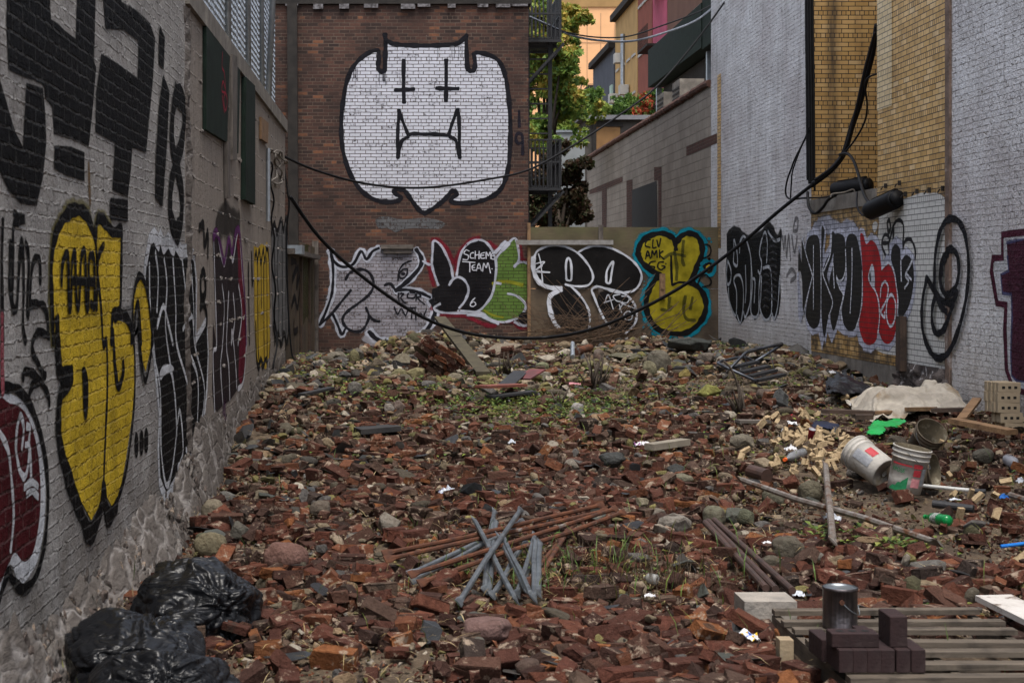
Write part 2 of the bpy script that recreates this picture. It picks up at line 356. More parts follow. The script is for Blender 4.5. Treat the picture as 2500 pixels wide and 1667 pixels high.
M_green = mottled('dark_green_paint', (.011, .021, .015), (.007, .012, .009), 5, .7, 60, .002, spec=.1, c3=(.03, .035, .03), s3=12, t3=(.66, .74))
def woodmat(name, c1, c2, c3, axis=0):
    m, nt = newmat(name); v = ocoord(nt)
    sc = [14, 14, 14]; sc[axis] = 1.1
    st = nd(nt, 'ShaderNodeMapping', {'Vector': v, 'Scale': sc}).outputs[0]
    n = noise(nt, st, 2.5, 6, .65, .6)
    c = mixc(nt, maprange(nt, n, .35, .65), c1, c2); c = mixc(nt, maprange(nt, noise(nt, v, 7, 5), .5, .7), c, c3)
    out(nt, bsdf(nt, c, .8, bump(nt, n, .004))); return m
M_greyw = {a: woodmat('grey_wood', (.14, .12, .105), (.07, .06, .052), (.05, .042, .036), a) for a in (0, 1, 2)}
M_tanw = {a: woodmat('tan_wood', (.26, .16, .085), (.15, .085, .045), (.1, .06, .035), a) for a in (0, 1, 2)}
M_darkw = {a: woodmat('dark_wood', (.085, .055, .04), (.045, .03, .022), (.03, .022, .018), a) for a in (0, 1, 2)}
M_black = mottled('black_rubber', (.007, .007, .008), (.004, .004, .005), 8, .55, 90, .001, spec=.18)
M_galv = mottled('galvanised_steel', (.25, .275, .295), (.14, .155, .17), 9, .42, 70, .001, .8, .5, c3=(.1, .11, .12), s3=6)
M_fence = mottled('fence_steel', (.42, .46, .5), (.3, .33, .36), 9, .4, 70, .0005, .7)
M_rust = mottled('rusty_steel', (.12, .045, .022), (.05, .024, .017), 12, .8, 60, .002, .2, c3=(.2, .19, .18), s3=8, t3=(.6, .72))
M_brownpipe = mottled('brown_pipe', (.065, .036, .028), (.035, .022, .018), 9, .55, 60, .001)

# ---------------------------------------------------------------- paint traced on a plane
def spline(pts, per=6, closed=False):
    p = [np.array(q, float) for q in pts]; n = len(p)
    if n < 3: return [p[0]+(p[1]-p[0])*t for t in np.linspace(0, 1, 4)]
    o = []
    for i in range(n if closed else n-1):
        g = (lambda k: p[k % n]) if closed else (lambda k: p[min(max(k, 0), n-1)])
        a, b, c, d = g(i-1), g(i), g(i+1), g(i+2)
        for t in np.linspace(0, 1, per, endpoint=False):
            o.append(.5*((2*b)+(-a+c)*t+(2*a-5*b+4*c-d)*t*t+(-a+3*b-3*c+d)*t**3))
    if not closed: o.append(p[-1])
    return o
class Piece:
    """one painted piece on a wall: fills and strokes, later ones over earlier ones"""
    def __init__(s, plane, crop, base=.003, step=.0003, wf=None):
        s.wf = wf or {'L': .85, 'R': .78, 'B': .62, 'F': .66}[plane]; s.plane, s.crop, s.mb, s.mats, s.k, s.base, s.step = plane, crop, MB(), [], 0, base, step
    def px(s, p): return (s.crop[0]+p[0]/s.crop[2], s.crop[1]+p[1]/s.crop[2])
    def uv(s, p):
        q = s.px(p); return np.array({'L': LW, 'R': RW, 'B': BW, 'F': BW}[s.plane](*q))
    def w3(s, u, off):
        if s.plane == 'L': return (XL+off, u[0], u[1])
        if s.plane == 'R': return (XR-off, u[0], u[1])
        if s.plane == 'F': return (u[0], YB-.1-off, u[1])
        return (u[0], YB-off, u[1])
    def mi(s, m):
        if m not in s.mats: s.mats.append(m)
        return s.mats.index(m)
    def fill(s, pts, m, smooth=True, per=4):
        q = [np.array(p, float) for p in pts]
        if smooth: q = spline(q, per, True)
        U = [s.uv(p) for p in q]; s.k += 1; off = s.base+s.k*s.step
        tr = tessellate_polygon([[Vector((u[0], u[1], 0)) for u in U]])
        s.mb.add([s.w3(u, off) for u in U], [tuple(t) for t in tr], s.mi(m), uv=[tuple(u) for u in U]); return s
    def stroke(s, pts, w, m, smooth=True, per=6, closed=False):
        if len(pts) == 2: smooth = True
        w = w*s.wf; q = spline(pts, per, closed) if smooth else [np.array(p, float) for p in pts]
        if closed and smooth: q.append(q[0])
        U = [s.uv(p) for p in q]; s.k += 1; off = s.base+s.k*s.step
        D = []; ph_ = s.k*3.7
        for i in range(len(U)):
            d = U[min(i+1, len(U)-1)]-U[max(i-1, 0)]; L = np.hypot(*d); D.append(d/L if L > 1e-9 else np.array((1., 0)))
        if not closed:
            U = [U[0]-D[0]*w*.45]+U+[U[-1]+D[-1]*w*.45]; D = [D[0]]+D+[D[-1]]
        vs, uvs, al = [], [], []; N = len(U)
        for i in range(N):
            nn = np.array((-D[i][1], D[i][0])); tt_ = i*.55+ph_; wv = 1+.13*math.sin(tt_)+.1*math.sin(tt_*2.3+1); end = (not closed) and i in (0, N-1)
            for t, a in ((-.62, 0), (-.38, 1), (.38, 1), (.62, 0)):
                u = U[i]+nn*t*w*(.55 if end else wv); vs.append(s.w3(u, off+i*2e-6)); uvs.append(tuple(u)); al.append(0 if end else a)
        s.mb.add(vs, [(i*4+j, i*4+j+1, i*4+j+5, i*4+j+4) for i in range(N-1) for j in range(3)], s.mi(m), uv=uvs, a=al); return s
    def lines(s, L, w, m, **k):
        for l in L: s.stroke(l, w, m, **k)
        return s
    def dot(s, c, r, m, ry=None): return s.fill([(c[0]+r*math.cos(t), c[1]+(ry or r)*math.sin(t)) for t in np.linspace(0, 2*math.pi, 12, endpoint=False)], m)
    def done(s, name, parent, label): return s.mb.build(name, s.mats, parent, label=label)
# ---------------------------------------------------------------- ground
def build_ground():
    xs = np.concatenate([[-300, -120, -50, -20, -8, -4], np.arange(-2.4, 7.2, .06), [9, 13, 20, 40, 80, 300]])
    ys = np.concatenate([[-300, -100, -30, -5, 2], np.arange(4.4, 31.2, .06), [33, 38, 45, 60, 90, 150, 400]])
    X, Y = np.meshgrid(xs, ys); Z = H(X, Y)
    far = (Y > 30.6); Z = np.where(far, .2, Z)
    V = np.stack([X, Y, Z], -1).reshape(-1, 3)
    m, nt = newmat('dirt'); v = nd(nt, 'ShaderNodeNewGeometry').outputs[0]
    c = mixc(nt, maprange(nt, noise(nt, v, 1.3, 5), .38, .62), (.07, .048, .033), (.12, .086, .056))
    c = mixc(nt, maprange(nt, noise(nt, v, 30, 4), .5, .7), c, (.19, .145, .095))
    c = mixc(nt, maprange(nt, noise(nt, v, 90, 3), .55, .7), c, (.045, .032, .024))
    c = mixc(nt, maprange(nt, noise(nt, v, 2.6, 5), .6, .72, 0, .5), c, (.045, .05, .02))
    out(nt, bsdf(nt, c, .95, bump(nt, noise(nt, v, 45, 5, .7), .03)))
    o = meshobj('ground', V, gridnp(len(xs), len(ys)), m, smooth=True); o['kind'] = 'structure'
build_ground()
def quadYZ(mb, x, y0, y1, z0, z1, mi=0): mb.add([(x, y0, z0), (x, y1, z0), (x, y1, z1), (x, y0, z1)], [(0, 1, 2, 3)], mi, [(y0, z0), (y1, z0), (y1, z1), (y0, z1)])
def quadXZ(mb, y, x0, x1, z0, z1, mi=0): mb.add([(x0, y, z0), (x1, y, z0), (x1, y, z1), (x0, y, z1)], [(0, 1, 2, 3)], mi, [(x0, z0), (x1, z0), (x1, z1), (x0, z1)])
def boxuv(mb, lo, hi, mi=0):                          # box with metre UVs on its upright faces
    (x0, y0, z0), (x1, y1, z1) = lo, hi
    quadXZ(mb, y0, x0, x1, z0, z1, mi); quadXZ(mb, y1, x0, x1, z0, z1, mi); quadYZ(mb, x0, y0, y1, z0, z1, mi); quadYZ(mb, x1, y0, y1, z0, z1, mi)
    for z in (z0, z1): mb.add([(x0, y0, z), (x1, y0, z), (x1, y1, z), (x0, y1, z)], [(0, 1, 2, 3)], mi, [(x0, y0), (x1, y0), (x1, y1), (x0, y1)])

# ---------------------------------------------------------------- left walls
YJ, YE = 11.63, 22.0                                  # joint of brick and block, far end of the block wall
wl = thing('brick_wall', 'grey painted brick wall with huge black roller letters and a yellow throw-up', 'wall', (XL, 8, 0))
mb = MB(); boxuv(mb, (XL-.3, 3.0, -.4), (XL, YJ, 6.2)); mb.build('wall_face', M_left, wl)
wb = thing('concrete_block_wall', 'beige concrete block wall with dark green boards nailed along its top', 'wall', (XL, 16, 0))
mb = MB(); boxuv(mb, (XL-.3, YJ+.004, -.4), (XL, YE, 3.93)); mb.build('wall_face', M_block, wb)
mb = MB(); boxuv(mb, (XL-.34, YJ+.004, 3.932), (XL+.035, YE+.02, 4.1)); mb.build('coping', M_conc, wb)
# ragged stone footing along both
def footing(y0, y1, parent, amp):
    ys = np.arange(y0, y1, .035); nv = 26
    V = []
    zt = np.interp(ys, [3, 5.8, 7, 8.8, 10.5, 12.6, 15, 18.2, 22], [.36, .36, .27, .31, .34, .62, .62, .74, .8])+(vnoise(ys*2.2, 0, 0, 9)-.5)*.22+(vnoise(ys*9, 0, 0, 19)-.5)*.1
    zb = np.full_like(ys, -.35)
    for j in range(nv):
        t = j/(nv-1); z = zb+(zt-zb)*t
        tt = np.clip((z+.02)/(zt+.02), 0, 1); sw = np.interp(ys, [3, 6, 9, 12, 15, 22], [.12, .16, .2, .2, .09, .04])*(1-tt)
        d = sw*.9+(fbm(ys*2.0, z*4, 0, 31, 2)-.5)*.02*(1-t**6)
        d = np.where(t > .995, -.004, np.maximum(d, .006))
        V.append(np.stack([XL+d, ys, z], -1))
    V = np.concatenate(V); meshobj('stone_footing', V, gridnp(len(ys), nv), M_found, parent, smooth=True)
FOOT = (lambda y: np.interp(y, [3, 5.8, 7, 8.8, 10.5, 12.6, 15, 18.2, 22], [.36, .36, .27, .31, .34, .62, .62, .74, .8]), lambda y: np.interp(y, [3, 6, 9, 12, 15, 22], [.12, .16, .2, .2, .09, .04]))
footing(3.2, YJ, wl, .06); footing(YJ+.01, YE, wb, .045)
# crumbled edge where the brick ends
ys = np.arange(YJ-.12, YJ+.42, .02); zs = np.arange(.5, 3.92, .025)
Yg, Zg = np.meshgrid(ys, zs); e = np.clip(1-np.abs((Yg-(YJ+.12+(vnoise(Zg*2.5, 0, 0, 5)-.5)*.2))/.2), 0, 1)
Xg = XL-.012+e*(.012+fbm(Yg*16, Zg*16, 0, 8, 4)*.05)
meshobj('broken_edge', np.stack([Xg, Yg, Zg], -1).reshape(-1, 3), gridnp(len(ys), len(zs)), M_found, wl, smooth=True)
# mortar crumbs sitting on block joints
mb = MB()
for k in range(150):
    y = random.uniform(YJ+.3, YE-.3); z = round(random.uniform(.9, 3.8)/.203)*.203+random.uniform(-.01, .01)
    r = random.uniform(.006, .02); n = random.choice([1, 2, 5, 8, 12])
    for q in range(n): 
        c = Vector((XL, y+q*r*1.6, z+random.uniform(-.012, .012)))
        vs = [c+Vector((abs(dx)*r*random.uniform(.6, 1.3), dy*r*1.6, dz*r*random.uniform(.6, 1.2))) for dx, dy, dz in ((0, -1, 0), (0, 1, 0), (0, 0, 1), (0, 0, -1), (1, .4, .5), (1, -.4, -.5))]
        mb.add(vs, [(0, 2, 4), (2, 1, 4), (1, 3, 4), (0, 4, 5), (3, 0, 5), (4, 3, 5), (2, 0, 5)])
mb.build('mortar_crumbs', M_found, wb)

# paints
K = lambda k, c, **a: paint(k, c, **a)
C1, C2, C3, C6, C7, C8 = (0, 0, 1.8667), (0, 780, 1.768), (660, 0, 2.8), (660, 520, 3.409), (1260, 520, 3.409), (1740, 480, 3.0947)
BLK = (.007, .007, .008)
lb = K('left', BLK, edge=.25, patch=.22); ly = K('left', (.74, .51, .04), var=.4, patch=.17); ls = K('left', (.68, .70, .74), edge=.35); lr = K('left', (.085, .012, .016), var=.4)
lg = K('left', (.22, .215, .21), edge=.3); lbr = K('left', BLK, edge=.5, patch=.3)
g = Piece('L', C1)
for poly in ([(38, -30), (222, -30), (225, 110), (262, 135), (290, 162), (345, 200), (352, -30), (432, -30), (425, 130), (420, 280), (430, 300), (415, 470), (400, 640), (330, 610), (245, 585), (240, 470), (205, 420), (200, 370), (160, 345), (120, 330), (40, 290), (35, 100)],
             [(-15, 370), (15, 470), (40, 560), (60, 620), (105, 690), (120, 400), (190, 430), (195, 520), (200, 640), (185, 790), (160, 910), (125, 900), (90, 890), (40, 840), (-15, 735)],
             [(250, 690), (320, 690), (380, 715), (380, 800), (300, 770), (245, 740)],
             [(470, -30), (543, -30), (550, 30), (620, 70), (680, 130), (700, 180), (690, 350), (660, 680), (625, 660), (597, 655), (590, 760), (578, 880), (510, 850), (525, 640), (480, 605), (435, 580), (440, 430), (460, 270), (500, 295), (540, 320), (625, 380), (632, 180), (600, 150), (560, 120), (480, 110)],
             [(500, 925), (578, 935), (578, 985), (500, 975)], [(725, 140), (745, 180), (740, 300), (722, 280)],
             [(740, 365), (765, 420), (755, 640), (735, 930), (705, 890), (710, 700), (722, 500)]):
    g.fill(poly, lb, smooth=False); g.stroke(poly+[poly[0]], .07, lbr, smooth=False)
g.stroke([(800, 430), (835, 480), (830, 620), (800, 740), (775, 850), (775, 980), (800, 1060), (822, 1000), (825, 880), (800, 740), (780, 640), (785, 500), (800, 430)], .2, lb)
g.done('roller_lettering', wl, 'huge black roller-painted letters high on the grey wall')

g = Piece('L', C1, .0045)
c2 = lambda L: [((x/1.768)*1.8667, (780+y/1.768)*1.8667) for x, y in L]
body = [(238, 1560), (232, 1400), (228, 1220), (243, 1090), (275, 1010), (315, 965), (355, 958), (395, 990), (428, 1080), (438, 1020), (455, 1000), (500, 1055), (552, 1045), (548, 1200), (545, 1400), (515, 1440), (500, 1450)]+c2([(560, 20), (568, 60), (575, 150), (576, 300), (565, 430), (540, 600), (515, 740), (485, 815), (455, 760), (440, 710), (425, 800), (390, 865), (350, 790), (300, 690), (262, 560), (248, 450), (255, 340), (310, 240), (255, 225), (245, 100), (238, 10)])
g.stroke(body[:12], .14, K('left', (.20, .17, .03), edge=.5, alpha=.6))
g.fill(body, ly, smooth=False)
g.fill([(600, 1560), (600, 1380), (615, 1290), (635, 1260), (660, 1310), (675, 1400), (690, 1568)]+c2([(652, 0), (645, 130), (625, 225), (605, 150), (600, 10)]), ly, smooth=False)
g.fill([(603, 1540), (606, 1430), (614, 1385), (625, 1420), (638, 1568)]+c2([(600, 100), (590, 60), (596, 0)]), lg, smooth=False)
g.fill([(555, 1400), (600, 1390), (598, 1500), (560, 1440)], lg, smooth=False)
g.lines([body[:8]+[(430, 1090)], [(430, 1090), (440, 1000), (470, 1010), (510, 1058), (550, 1045)], [(550, 1045), (547, 1250), (542, 1400), (515, 1445)]], .085, lb)
g.lines([[(430, 1090), (440, 1250), (455, 1400), (465, 1568)]+c2([(455, 100), (458, 300), (450, 500), (442, 700)]),
         c2([(455, 860), (485, 815), (515, 740), (545, 620), (570, 420), (578, 240), (573, 100), (560, 20)])], .06, lb)
g.lines([c2([(240, 0), (245, 130), (258, 232), (305, 238)])[:], c2([(305, 238), (258, 320), (246, 430), (258, 560), (300, 710), (350, 850), (385, 930), (425, 840), (442, 720)]), c2([(442, 720), (462, 850), (500, 800)])], .12, lb)
g.fill(c2([(330, 800), (360, 850), (390, 870), (420, 810), (400, 900), (378, 960), (355, 900)]), lb)
g.lines([[(505, 1430), (535, 1430), (565, 1440), (590, 1490), (592, 1560)], [(505, 1440), (500, 1560)]+c2([(482, 60), (490, 200), (505, 290), (525, 230), (525, 180)])], .08, lb)
g.lines([[(598, 1560), (600, 1380), (618, 1275), (640, 1262), (665, 1330), (680, 1450), (692, 1568)], c2([(650, 0), (648, 130), (622, 265), (604, 170), (590, 0)]), [(606, 1500), (613, 1400), (626, 1400), (638, 1568)]], .065, lb)
g.fill(c2([(345, 215), (358, 205), (372, 260), (372, 380), (362, 435), (352, 380), (350, 280)]), lb)
g.done('bubble_lettering', wl, 'tall yellow bubble letters outlined in black')
g = Piece('L', C1, .012)
g.lines([[(270, 1300), (272, 1220), (285, 1165), (300, 1180), (303, 1380), (312, 1390), (318, 1200), (332, 1160), (338, 1360), (350, 1385), (358, 1200), (366, 1150), (378, 1160), (383, 1380), (393, 1390), (395, 1190), (410, 1165), (420, 1200), (421, 1380), (412, 1392), (402, 1380)], [(430, 1410), (435, 1210), (445, 1150), (465, 1115)], [(315, 1280), (420, 1285)]], .06, lb)
g.done('tag_lettering', wl, 'black scrawled tag on the yellow letters')
g = Piece('L', C1)
g.lines([[(60, 970), (85, 995), (110, 1000), (75, 1010), (58, 1040), (55, 1200), (55, 1390), (72, 1400), (80, 1300), (90, 1130), (100, 1110), (105, 1300), (102, 1480), (115, 1560)],
         [(45, 1100), (40, 1300), (60, 1420)], [(112, 1105), (128, 1180), (120, 1390), (128, 1440)], [(132, 1380), (140, 1240), (155, 1180), (178, 1190), (180, 1290)],
         [(130, 1390), (165, 1385), (200, 1400), (215, 1470), (215, 1540)], c2([(210, 75), (170, 55), (145, 75), (135, 130), (165, 200), (185, 240), (195, 238)]), c2([(95, 262), (100, 225), (140, 235), (180, 280), (205, 330), (210, 372)]), c2([(120, 330), (135, 285), (165, 272)]), [(8, 1000), (3, 1200), (8, 1568)]], .05, lb)
g.done('tag_lettering', wl, 'thin black tag left of the yellow letters')
g = Piece('L', C2)
g.fill([(-20, 355), (50, 325), (110, 375), (160, 500), (190, 680), (190, 850), (165, 1020), (110, 1125), (75, 1130), (40, 1055), (-20, 1170)], ls)
g.fill([(-20, 400), (40, 362), (105, 400), (150, 520), (170, 680), (168, 850), (140, 1000), (100, 1045), (60, 1005), (30, 1060), (-20, 1100)], lr)
g.lines([[(-10, 480), (30, 560), (45, 680), (55, 850), (42, 1000)], [(80, 650), (65, 560), (70, 470), (85, 415), (98, 470), (90, 560)], [(110, 460), (125, 470), (120, 530)], [(105, 540), (122, 550), (115, 640), (100, 680), (80, 650)], [(125, 560), (130, 690)], [(100, 725), (130, 700), (160, 720)], [(110, 755), (135, 740), (160, 765)]], .04, ls)
g.lines([[(-10, 300), (25, 293), (80, 310), (140, 400), (185, 560), (203, 740), (190, 950), (155, 1095), (100, 1165), (50, 1125), (30, 1090), (-10, 1210)]], .06, lb)
g.lines([[(3, -20), (3, 150), (6, 320)]], .06, K('left', (.35, .09, .11)))
g.done('bubble_lettering', wl, 'dark red bubble letters with silver edge')
g = Piece('L', C1)
bw = [(665, 1200), (680, 1110), (700, 1090), (720, 1125), (728, 1095), (745, 1140), (765, 1115), (788, 1150), (800, 1125), (825, 1170), (845, 1155), (880, 1175), (892, 1300), (890, 1568)]+c2([(890, 20), (895, 150), (890, 280), (870, 480), (840, 560), (800, 610), (770, 650), (740, 700), (715, 745), (690, 680), (685, 560), (690, 400), (672, 200), (655, 10)])+[(668, 1500), (660, 1300)]
g.stroke(bw+[bw[0]], .2, ls, smooth=False); g.fill(bw, lb, smooth=False)
g.lines([bw[:14]], .07, ls)
g.lines([[(678, 1200), (680, 1350), (690, 1568)]+c2([(688, 300), (693, 560), (716, 715), (745, 620), (772, 395), (788, 560), (765, 640)]), [(705, 1150), (718, 1260), (712, 1420)], [(745, 1180), (758, 1300), (752, 1500)]+c2([(752, 330), (760, 500)]), [(785, 1180), (798, 1400), (802, 1568)]+c2([(810, 300), (812, 520)]), [(828, 1190), (848, 1400), (846, 1568)]+c2([(850, 250), (846, 480), (828, 590), (800, 560)]), [(868, 1210), (880, 1400), (884, 1568)]+c2([(880, 300), (858, 500)]),
         [(712, 1490), (740, 1395), (762, 1470), (785, 1568)], [(830, 1500), (870, 1440), (880, 1520)], c2([(690, 240), (705, 205), (735, 225), (752, 330)])], .052, ls)
g.fill(c2([(684, 235), (700, 200), (735, 195), (745, 220), (705, 240), (690, 262)]), ls)
g.done('bubble_lettering', wl, 'tall black letters with silver inner lines'); 
g = Piece('L', C2)
for x, y in ((587, 540), (609, 530), (629, 520)): g.dot((x, y), 9, lb, 55)
g.done('paint_marks', wl, 'three black dashes')
# rust streak
g = Piece('L', C1); g.stroke([(402, 745), (405, 850), (408, 930)], .06, K('left', (.22, .12, .03), edge=.5, alpha=.7)); g.done('rust_streak', wl, 'rusty streak on grey paint')
kb = K('block', BLK, edge=.35); kp = K('block', (.05, .022, .045), var=.5); km = K('block', (.14, .012, .03)); ks = K('block', (.58, .58, .62), edge=.35); ky = K('block', (.52, .35, .04), var=.3); kg = K('block', (.17, .17, .172)); kd = K('block', (.03, .022, .025), var=.4); kv = K('block', (.12, .03, .13), edge=.5)
g = Piece('L', C1)
pv = [(968, 1080), (985, 1060), (1005, 1130), (1020, 1190), (1040, 1090), (1055, 1150), (1070, 1065), (1090, 1060), (1105, 1250), (1116, 1400), (1120, 1568)]+c2([(1062, 60), (1060, 180), (1048, 270), (1025, 300), (990, 350), (960, 370), (925, 410), (915, 300), (918, 10)])+[(985, 1568), (975, 1300)]
g.stroke([(985, 1050), (1020, 1000), (1060, 1010), (1090, 1040)], .35, K('block', BLK, edge=.6, alpha=.6))
g.fill(pv, kd, smooth=False)
g.fill([(1072, 1075), (1090, 1065), (1103, 1250), (1116, 1400), (1122, 1568)]+c2([(1062, 60), (1058, 180), (1040, 290), (1028, 250), (1032, 60)])+[(1090, 1540), (1100, 1430), (1086, 1300), (1082, 1150)], km, smooth=False)
g.lines([[(972, 1090), (978, 1300), (985, 1568)]+c2([(918, 150), (925, 400)]), [(990, 1070), (1010, 1180), (1022, 1200), (1042, 1095), (1058, 1190), (1078, 1075), (1090, 1065), (1102, 1250), (1118, 1420), (1122, 1568)]+c2([(1062, 100), (1050, 260), (1025, 300)]), [(1010, 1300), (1020, 1400), (1012, 1568)]+c2([(950, 200), (960, 365)]), [(1040, 1330), (1030, 1568)]+c2([(985, 200), (990, 345)]), [(1060, 1340), (1068, 1450), (1052, 1568)]+c2([(1000, 50), (1015, 200), (1020, 295)]), [(1085, 1300), (1100, 1430), (1082, 1568)]], .06, ks)
g.stroke(pv[:11], .1, kv); g.stroke(c2([(965, 380), (968, 440)]), .3, K('block', (.1, .03, .1), edge=.6, alpha=.6))
g.done('bubble_lettering', wb, 'purple black letters with crimson strip')
g = Piece('L', C1)
yl = [(1155, 1120), (1175, 1130), (1190, 1110), (1205, 1120), (1215, 1100), (1225, 1140), (1230, 1568)]+c2([(1168, 80), (1160, 200), (1145, 215), (1130, 190), (1115, 215), (1105, 180), (1098, 10)])+[(1160, 1568)]
g.fill(yl, ky, smooth=False)
g.lines([[(1160, 1180), (1166, 1150), (1172, 1190), (1180, 1140), (1188, 1200), (1198, 1140), (1206, 1190), (1214, 1130), (1224, 1180), (1230, 1400)], [(1172, 1200), (1175, 1568)]+c2([(1118, 180)]), [(1188, 1190), (1190, 1400)], [(1200, 1200), (1202, 1568)]+c2([(1140, 180)]), [(1214, 1180), (1216, 1568)]+c2([(1152, 180)]), c2([(1102, 10), (1106, 160), (1116, 205), (1124, 170), (1134, 200), (1146, 170), (1158, 195), (1164, 100)])], .1, kb)
g.done('bubble_lettering', wb, 'narrow yellow letters with black strokes')
g = Piece('L', C1)
gl = [(1236, 1060), (1250, 1020), (1262, 1060), (1280, 1000), (1292, 1050), (1300, 1000), (1310, 1060), (1312, 1568)]+c2([(1248, 60), (1244, 110), (1230, 80), (1215, 120), (1200, 80), (1185, 100), (1176, 20)])+[(1240, 1568)]
g.fill(gl, kg, smooth=False)
g.lines([gl[:8], [(1248, 1080), (1252, 1300), (1250, 1568)], [(1266, 1080), (1262, 1250), (1270, 1400), (1266, 1568)], [(1284, 1040), (1286, 1568)], [(1300, 1040), (1302, 1568)], c2([(1178, 20), (1190, 90), (1200, 60), (1212, 110), (1224, 60), (1236, 100), (1246, 40)])], .12, kb)
g.lines([[(905, 1040), (925, 1030), (930, 1120), (945, 1060), (945, 1170)], [(915, 1250), (928, 1240), (935, 1330), (915, 1350), (912, 1260)], [(910, 1400), (925, 1380), (940, 1450), (930, 1568)], [(1130, 1200), (1135, 1568)], [(1145, 1150), (1148, 1300)]], .1, kb)
g.done('tag_lettering', wb, 'grey letters with black strokes at the far end of the wall')

# things fixed to the left wall
def panel(name, label, cat, quad, mat, t=.03, extra=None, group=None):      # quad = photo pixels of four corners on the left wall
    U = [LW(*q) for q in quad]; mb = MB(); x0, x1 = XL+.004, XL+.004+t
    vs = [(x0, u[0], u[1]) for u in U]+[(x1, u[0], u[1]) for u in U]
    mb.add(vs, [(3, 2, 1, 0), (4, 5, 6, 7)]+[(i, (i+1) % 4, 4+(i+1) % 4, 4+i) for i in range(4)], 0, [tuple(u) for u in U]*2)
    o = mb.build(name, mat); return setprops(o, label, cat, group)
C9 = (440, 0, 3.92)
q9 = lambda L: [(440+x/3.92, y/3.92) for x, y in L]
pb = panel('plywood_board', 'large dark green plywood board with red scribble high on block wall', 'board', q9([(212, 200), (443, 440), (415, 1365), (210, 1240)]), M_green)
g = Piece('L', C9, .036)
g.lines([[(368, 500), (362, 640), (385, 700), (395, 860), (380, 950), (395, 1060), (412, 980), (400, 900), (360, 870), (372, 780), (395, 860)], [(365, 920), (385, 1080)]], .03, K('ply', (.3, .03, .05), edge=.4)); g.done('tag_lettering', pb, 'red spray scribble')
panel('plank', 'weathered grey plank upright beside the large green board', 'plank', q9([(445, 520), (497, 545), (490, 1535), (450, 1530)]), M_greyw[2], .05)
panel('green_plank', 'short dark green plank behind the grey plank', 'plank', q9([(498, 545), (545, 590), (525, 1470), (497, 1465)]), M_green, .03)
panel('green_plank', 'long dark green plank reaching lowest on the block wall', 'plank', [(440+582/3.92, 740/3.92), (440+672/3.92, 825/3.92), (611.5, 500), (587, 487)], M_green, .05)
panel('batten', 'thin grey batten hanging below the large green board', 'batten', [(544, 345), (552, 345), (551, 485), (546, 484)], M_greyw[2], .04)
panel('board', 'brown board stub under the coping near cable bundle', 'board', q9([(750, 1120), (820, 1180), (815, 1375), (752, 1330)]), M_tanw[2], .03)
# conduit and loose cables at the far end
mb = MB(); y, z = LW(649, 362); mb.tube([(XL+.03, y, z), (XL+.03, y, z-.9)], .025, 8, 0)
o = mb.build('conduit', M_fence); setprops(o, 'short grey metal conduit on block wall under the cables', 'conduit')
for k, (lab, pts, r, m) in enumerate([
    ('tangle of pale cables drooping from junction on block wall', [(655, 365), (662, 372), (672, 380), (676, 405), (668, 430), (660, 445), (672, 450), (683, 440), (678, 415), (664, 385), (672, 368), (688, 385), (694, 400), (686, 392), (676, 372)], .012, M_conc),
    ('black cable running down block wall beside conduit', [(655, 395), (658, 450), (660, 520), (661, 600), (663, 700), (668, 800), (664, 900)], .012, M_black),
    ('black cable hanging along the corner end of block wall', [(690, 370), (697, 430), (702, 470), (706, 500), (700, 560), (700, 640), (704, 760), (712, 860), (722, 880)], .013, M_black)]):
    mb = MB(); mb.tube([(XL+.03+.02*math.sin(i), *LW(*p)) for i, p in enumerate(spline(pts, 5))] if k < 2 else [P(p[0], p[1], YE+.12) for p in spline(pts, 5)], r, 6)
    setprops(mb.build('cable', m, smooth=True), lab, 'cable')

# chain-link fence on the coping
fe = thing('chain_link_fence', 'tall galvanised chain link fence standing on the block wall coping', 'fence', (XL-.1, 16, 4.1))
posts = [(510, 30), (577, 130), (624, 195), (656, 245)]
for px, py in posts:
    y, z = LW(px, py); mb = MB(); mb.tube([(XL-.08, y, 4.102), (XL-.12, y, 8.4)], .032, 8); mb.build('post', M_fence, fe, True)
y, z = LW(664, 252); mb = MB(); mb.tube([(XL-.05, y, 4.102), (XL+.12, y+.2, 8.4)], .04, 8); mb.build('post', M_fence, fe, True, label='leaning bright post')
def chainlink(y0, y1, z0, z1, x, pitch=.036):
    mb = MB(); n = int((y1-y0)/pitch); m = int((z1-z0)/pitch)
    Vs, Fs = [], []
    for i in range(n):
        for par in (0, 1):
            yy = y0+i*pitch; k = np.arange(m+1)
            Y = yy+((k+par) % 2)*pitch; Z = z0+k*pitch+random.uniform(-.012, .012); t = .0026
            b = sum(len(v) for v in Vs)
            V = np.concatenate([np.stack([np.full(m+1, x+par*.004), Y-t, Z], 1), np.stack([np.full(m+1, x+.004+par*.004), Y+t, Z], 1)])
            Vs.append(V); Fs += [(b+j, b+j+1, b+m+2+j, b+m+1+j) for j in range(m)]
    return np.concatenate(Vs), Fs
V, Fs = chainlink(11.7, 21.6, 4.12, 7.6, XL-.12); meshobj('wire_mesh', V, Fs, M_fence, fe)
# building behind the fence
nb = thing('rendered_building', 'plain grey rendered building behind the chain link fence', 'building', (-5, 16, 0))
mb = MB(); mb.box((-7.5, 6, 0), (-3.9, 28.5, 6.6)); mb.build('wall', M_conc, nb)
mb = MB(); mb.box((-7.6, 5.9, 6.603), (-3.8, 28.6, 6.8)); mb.build('roof_edge', M_grime, nb)
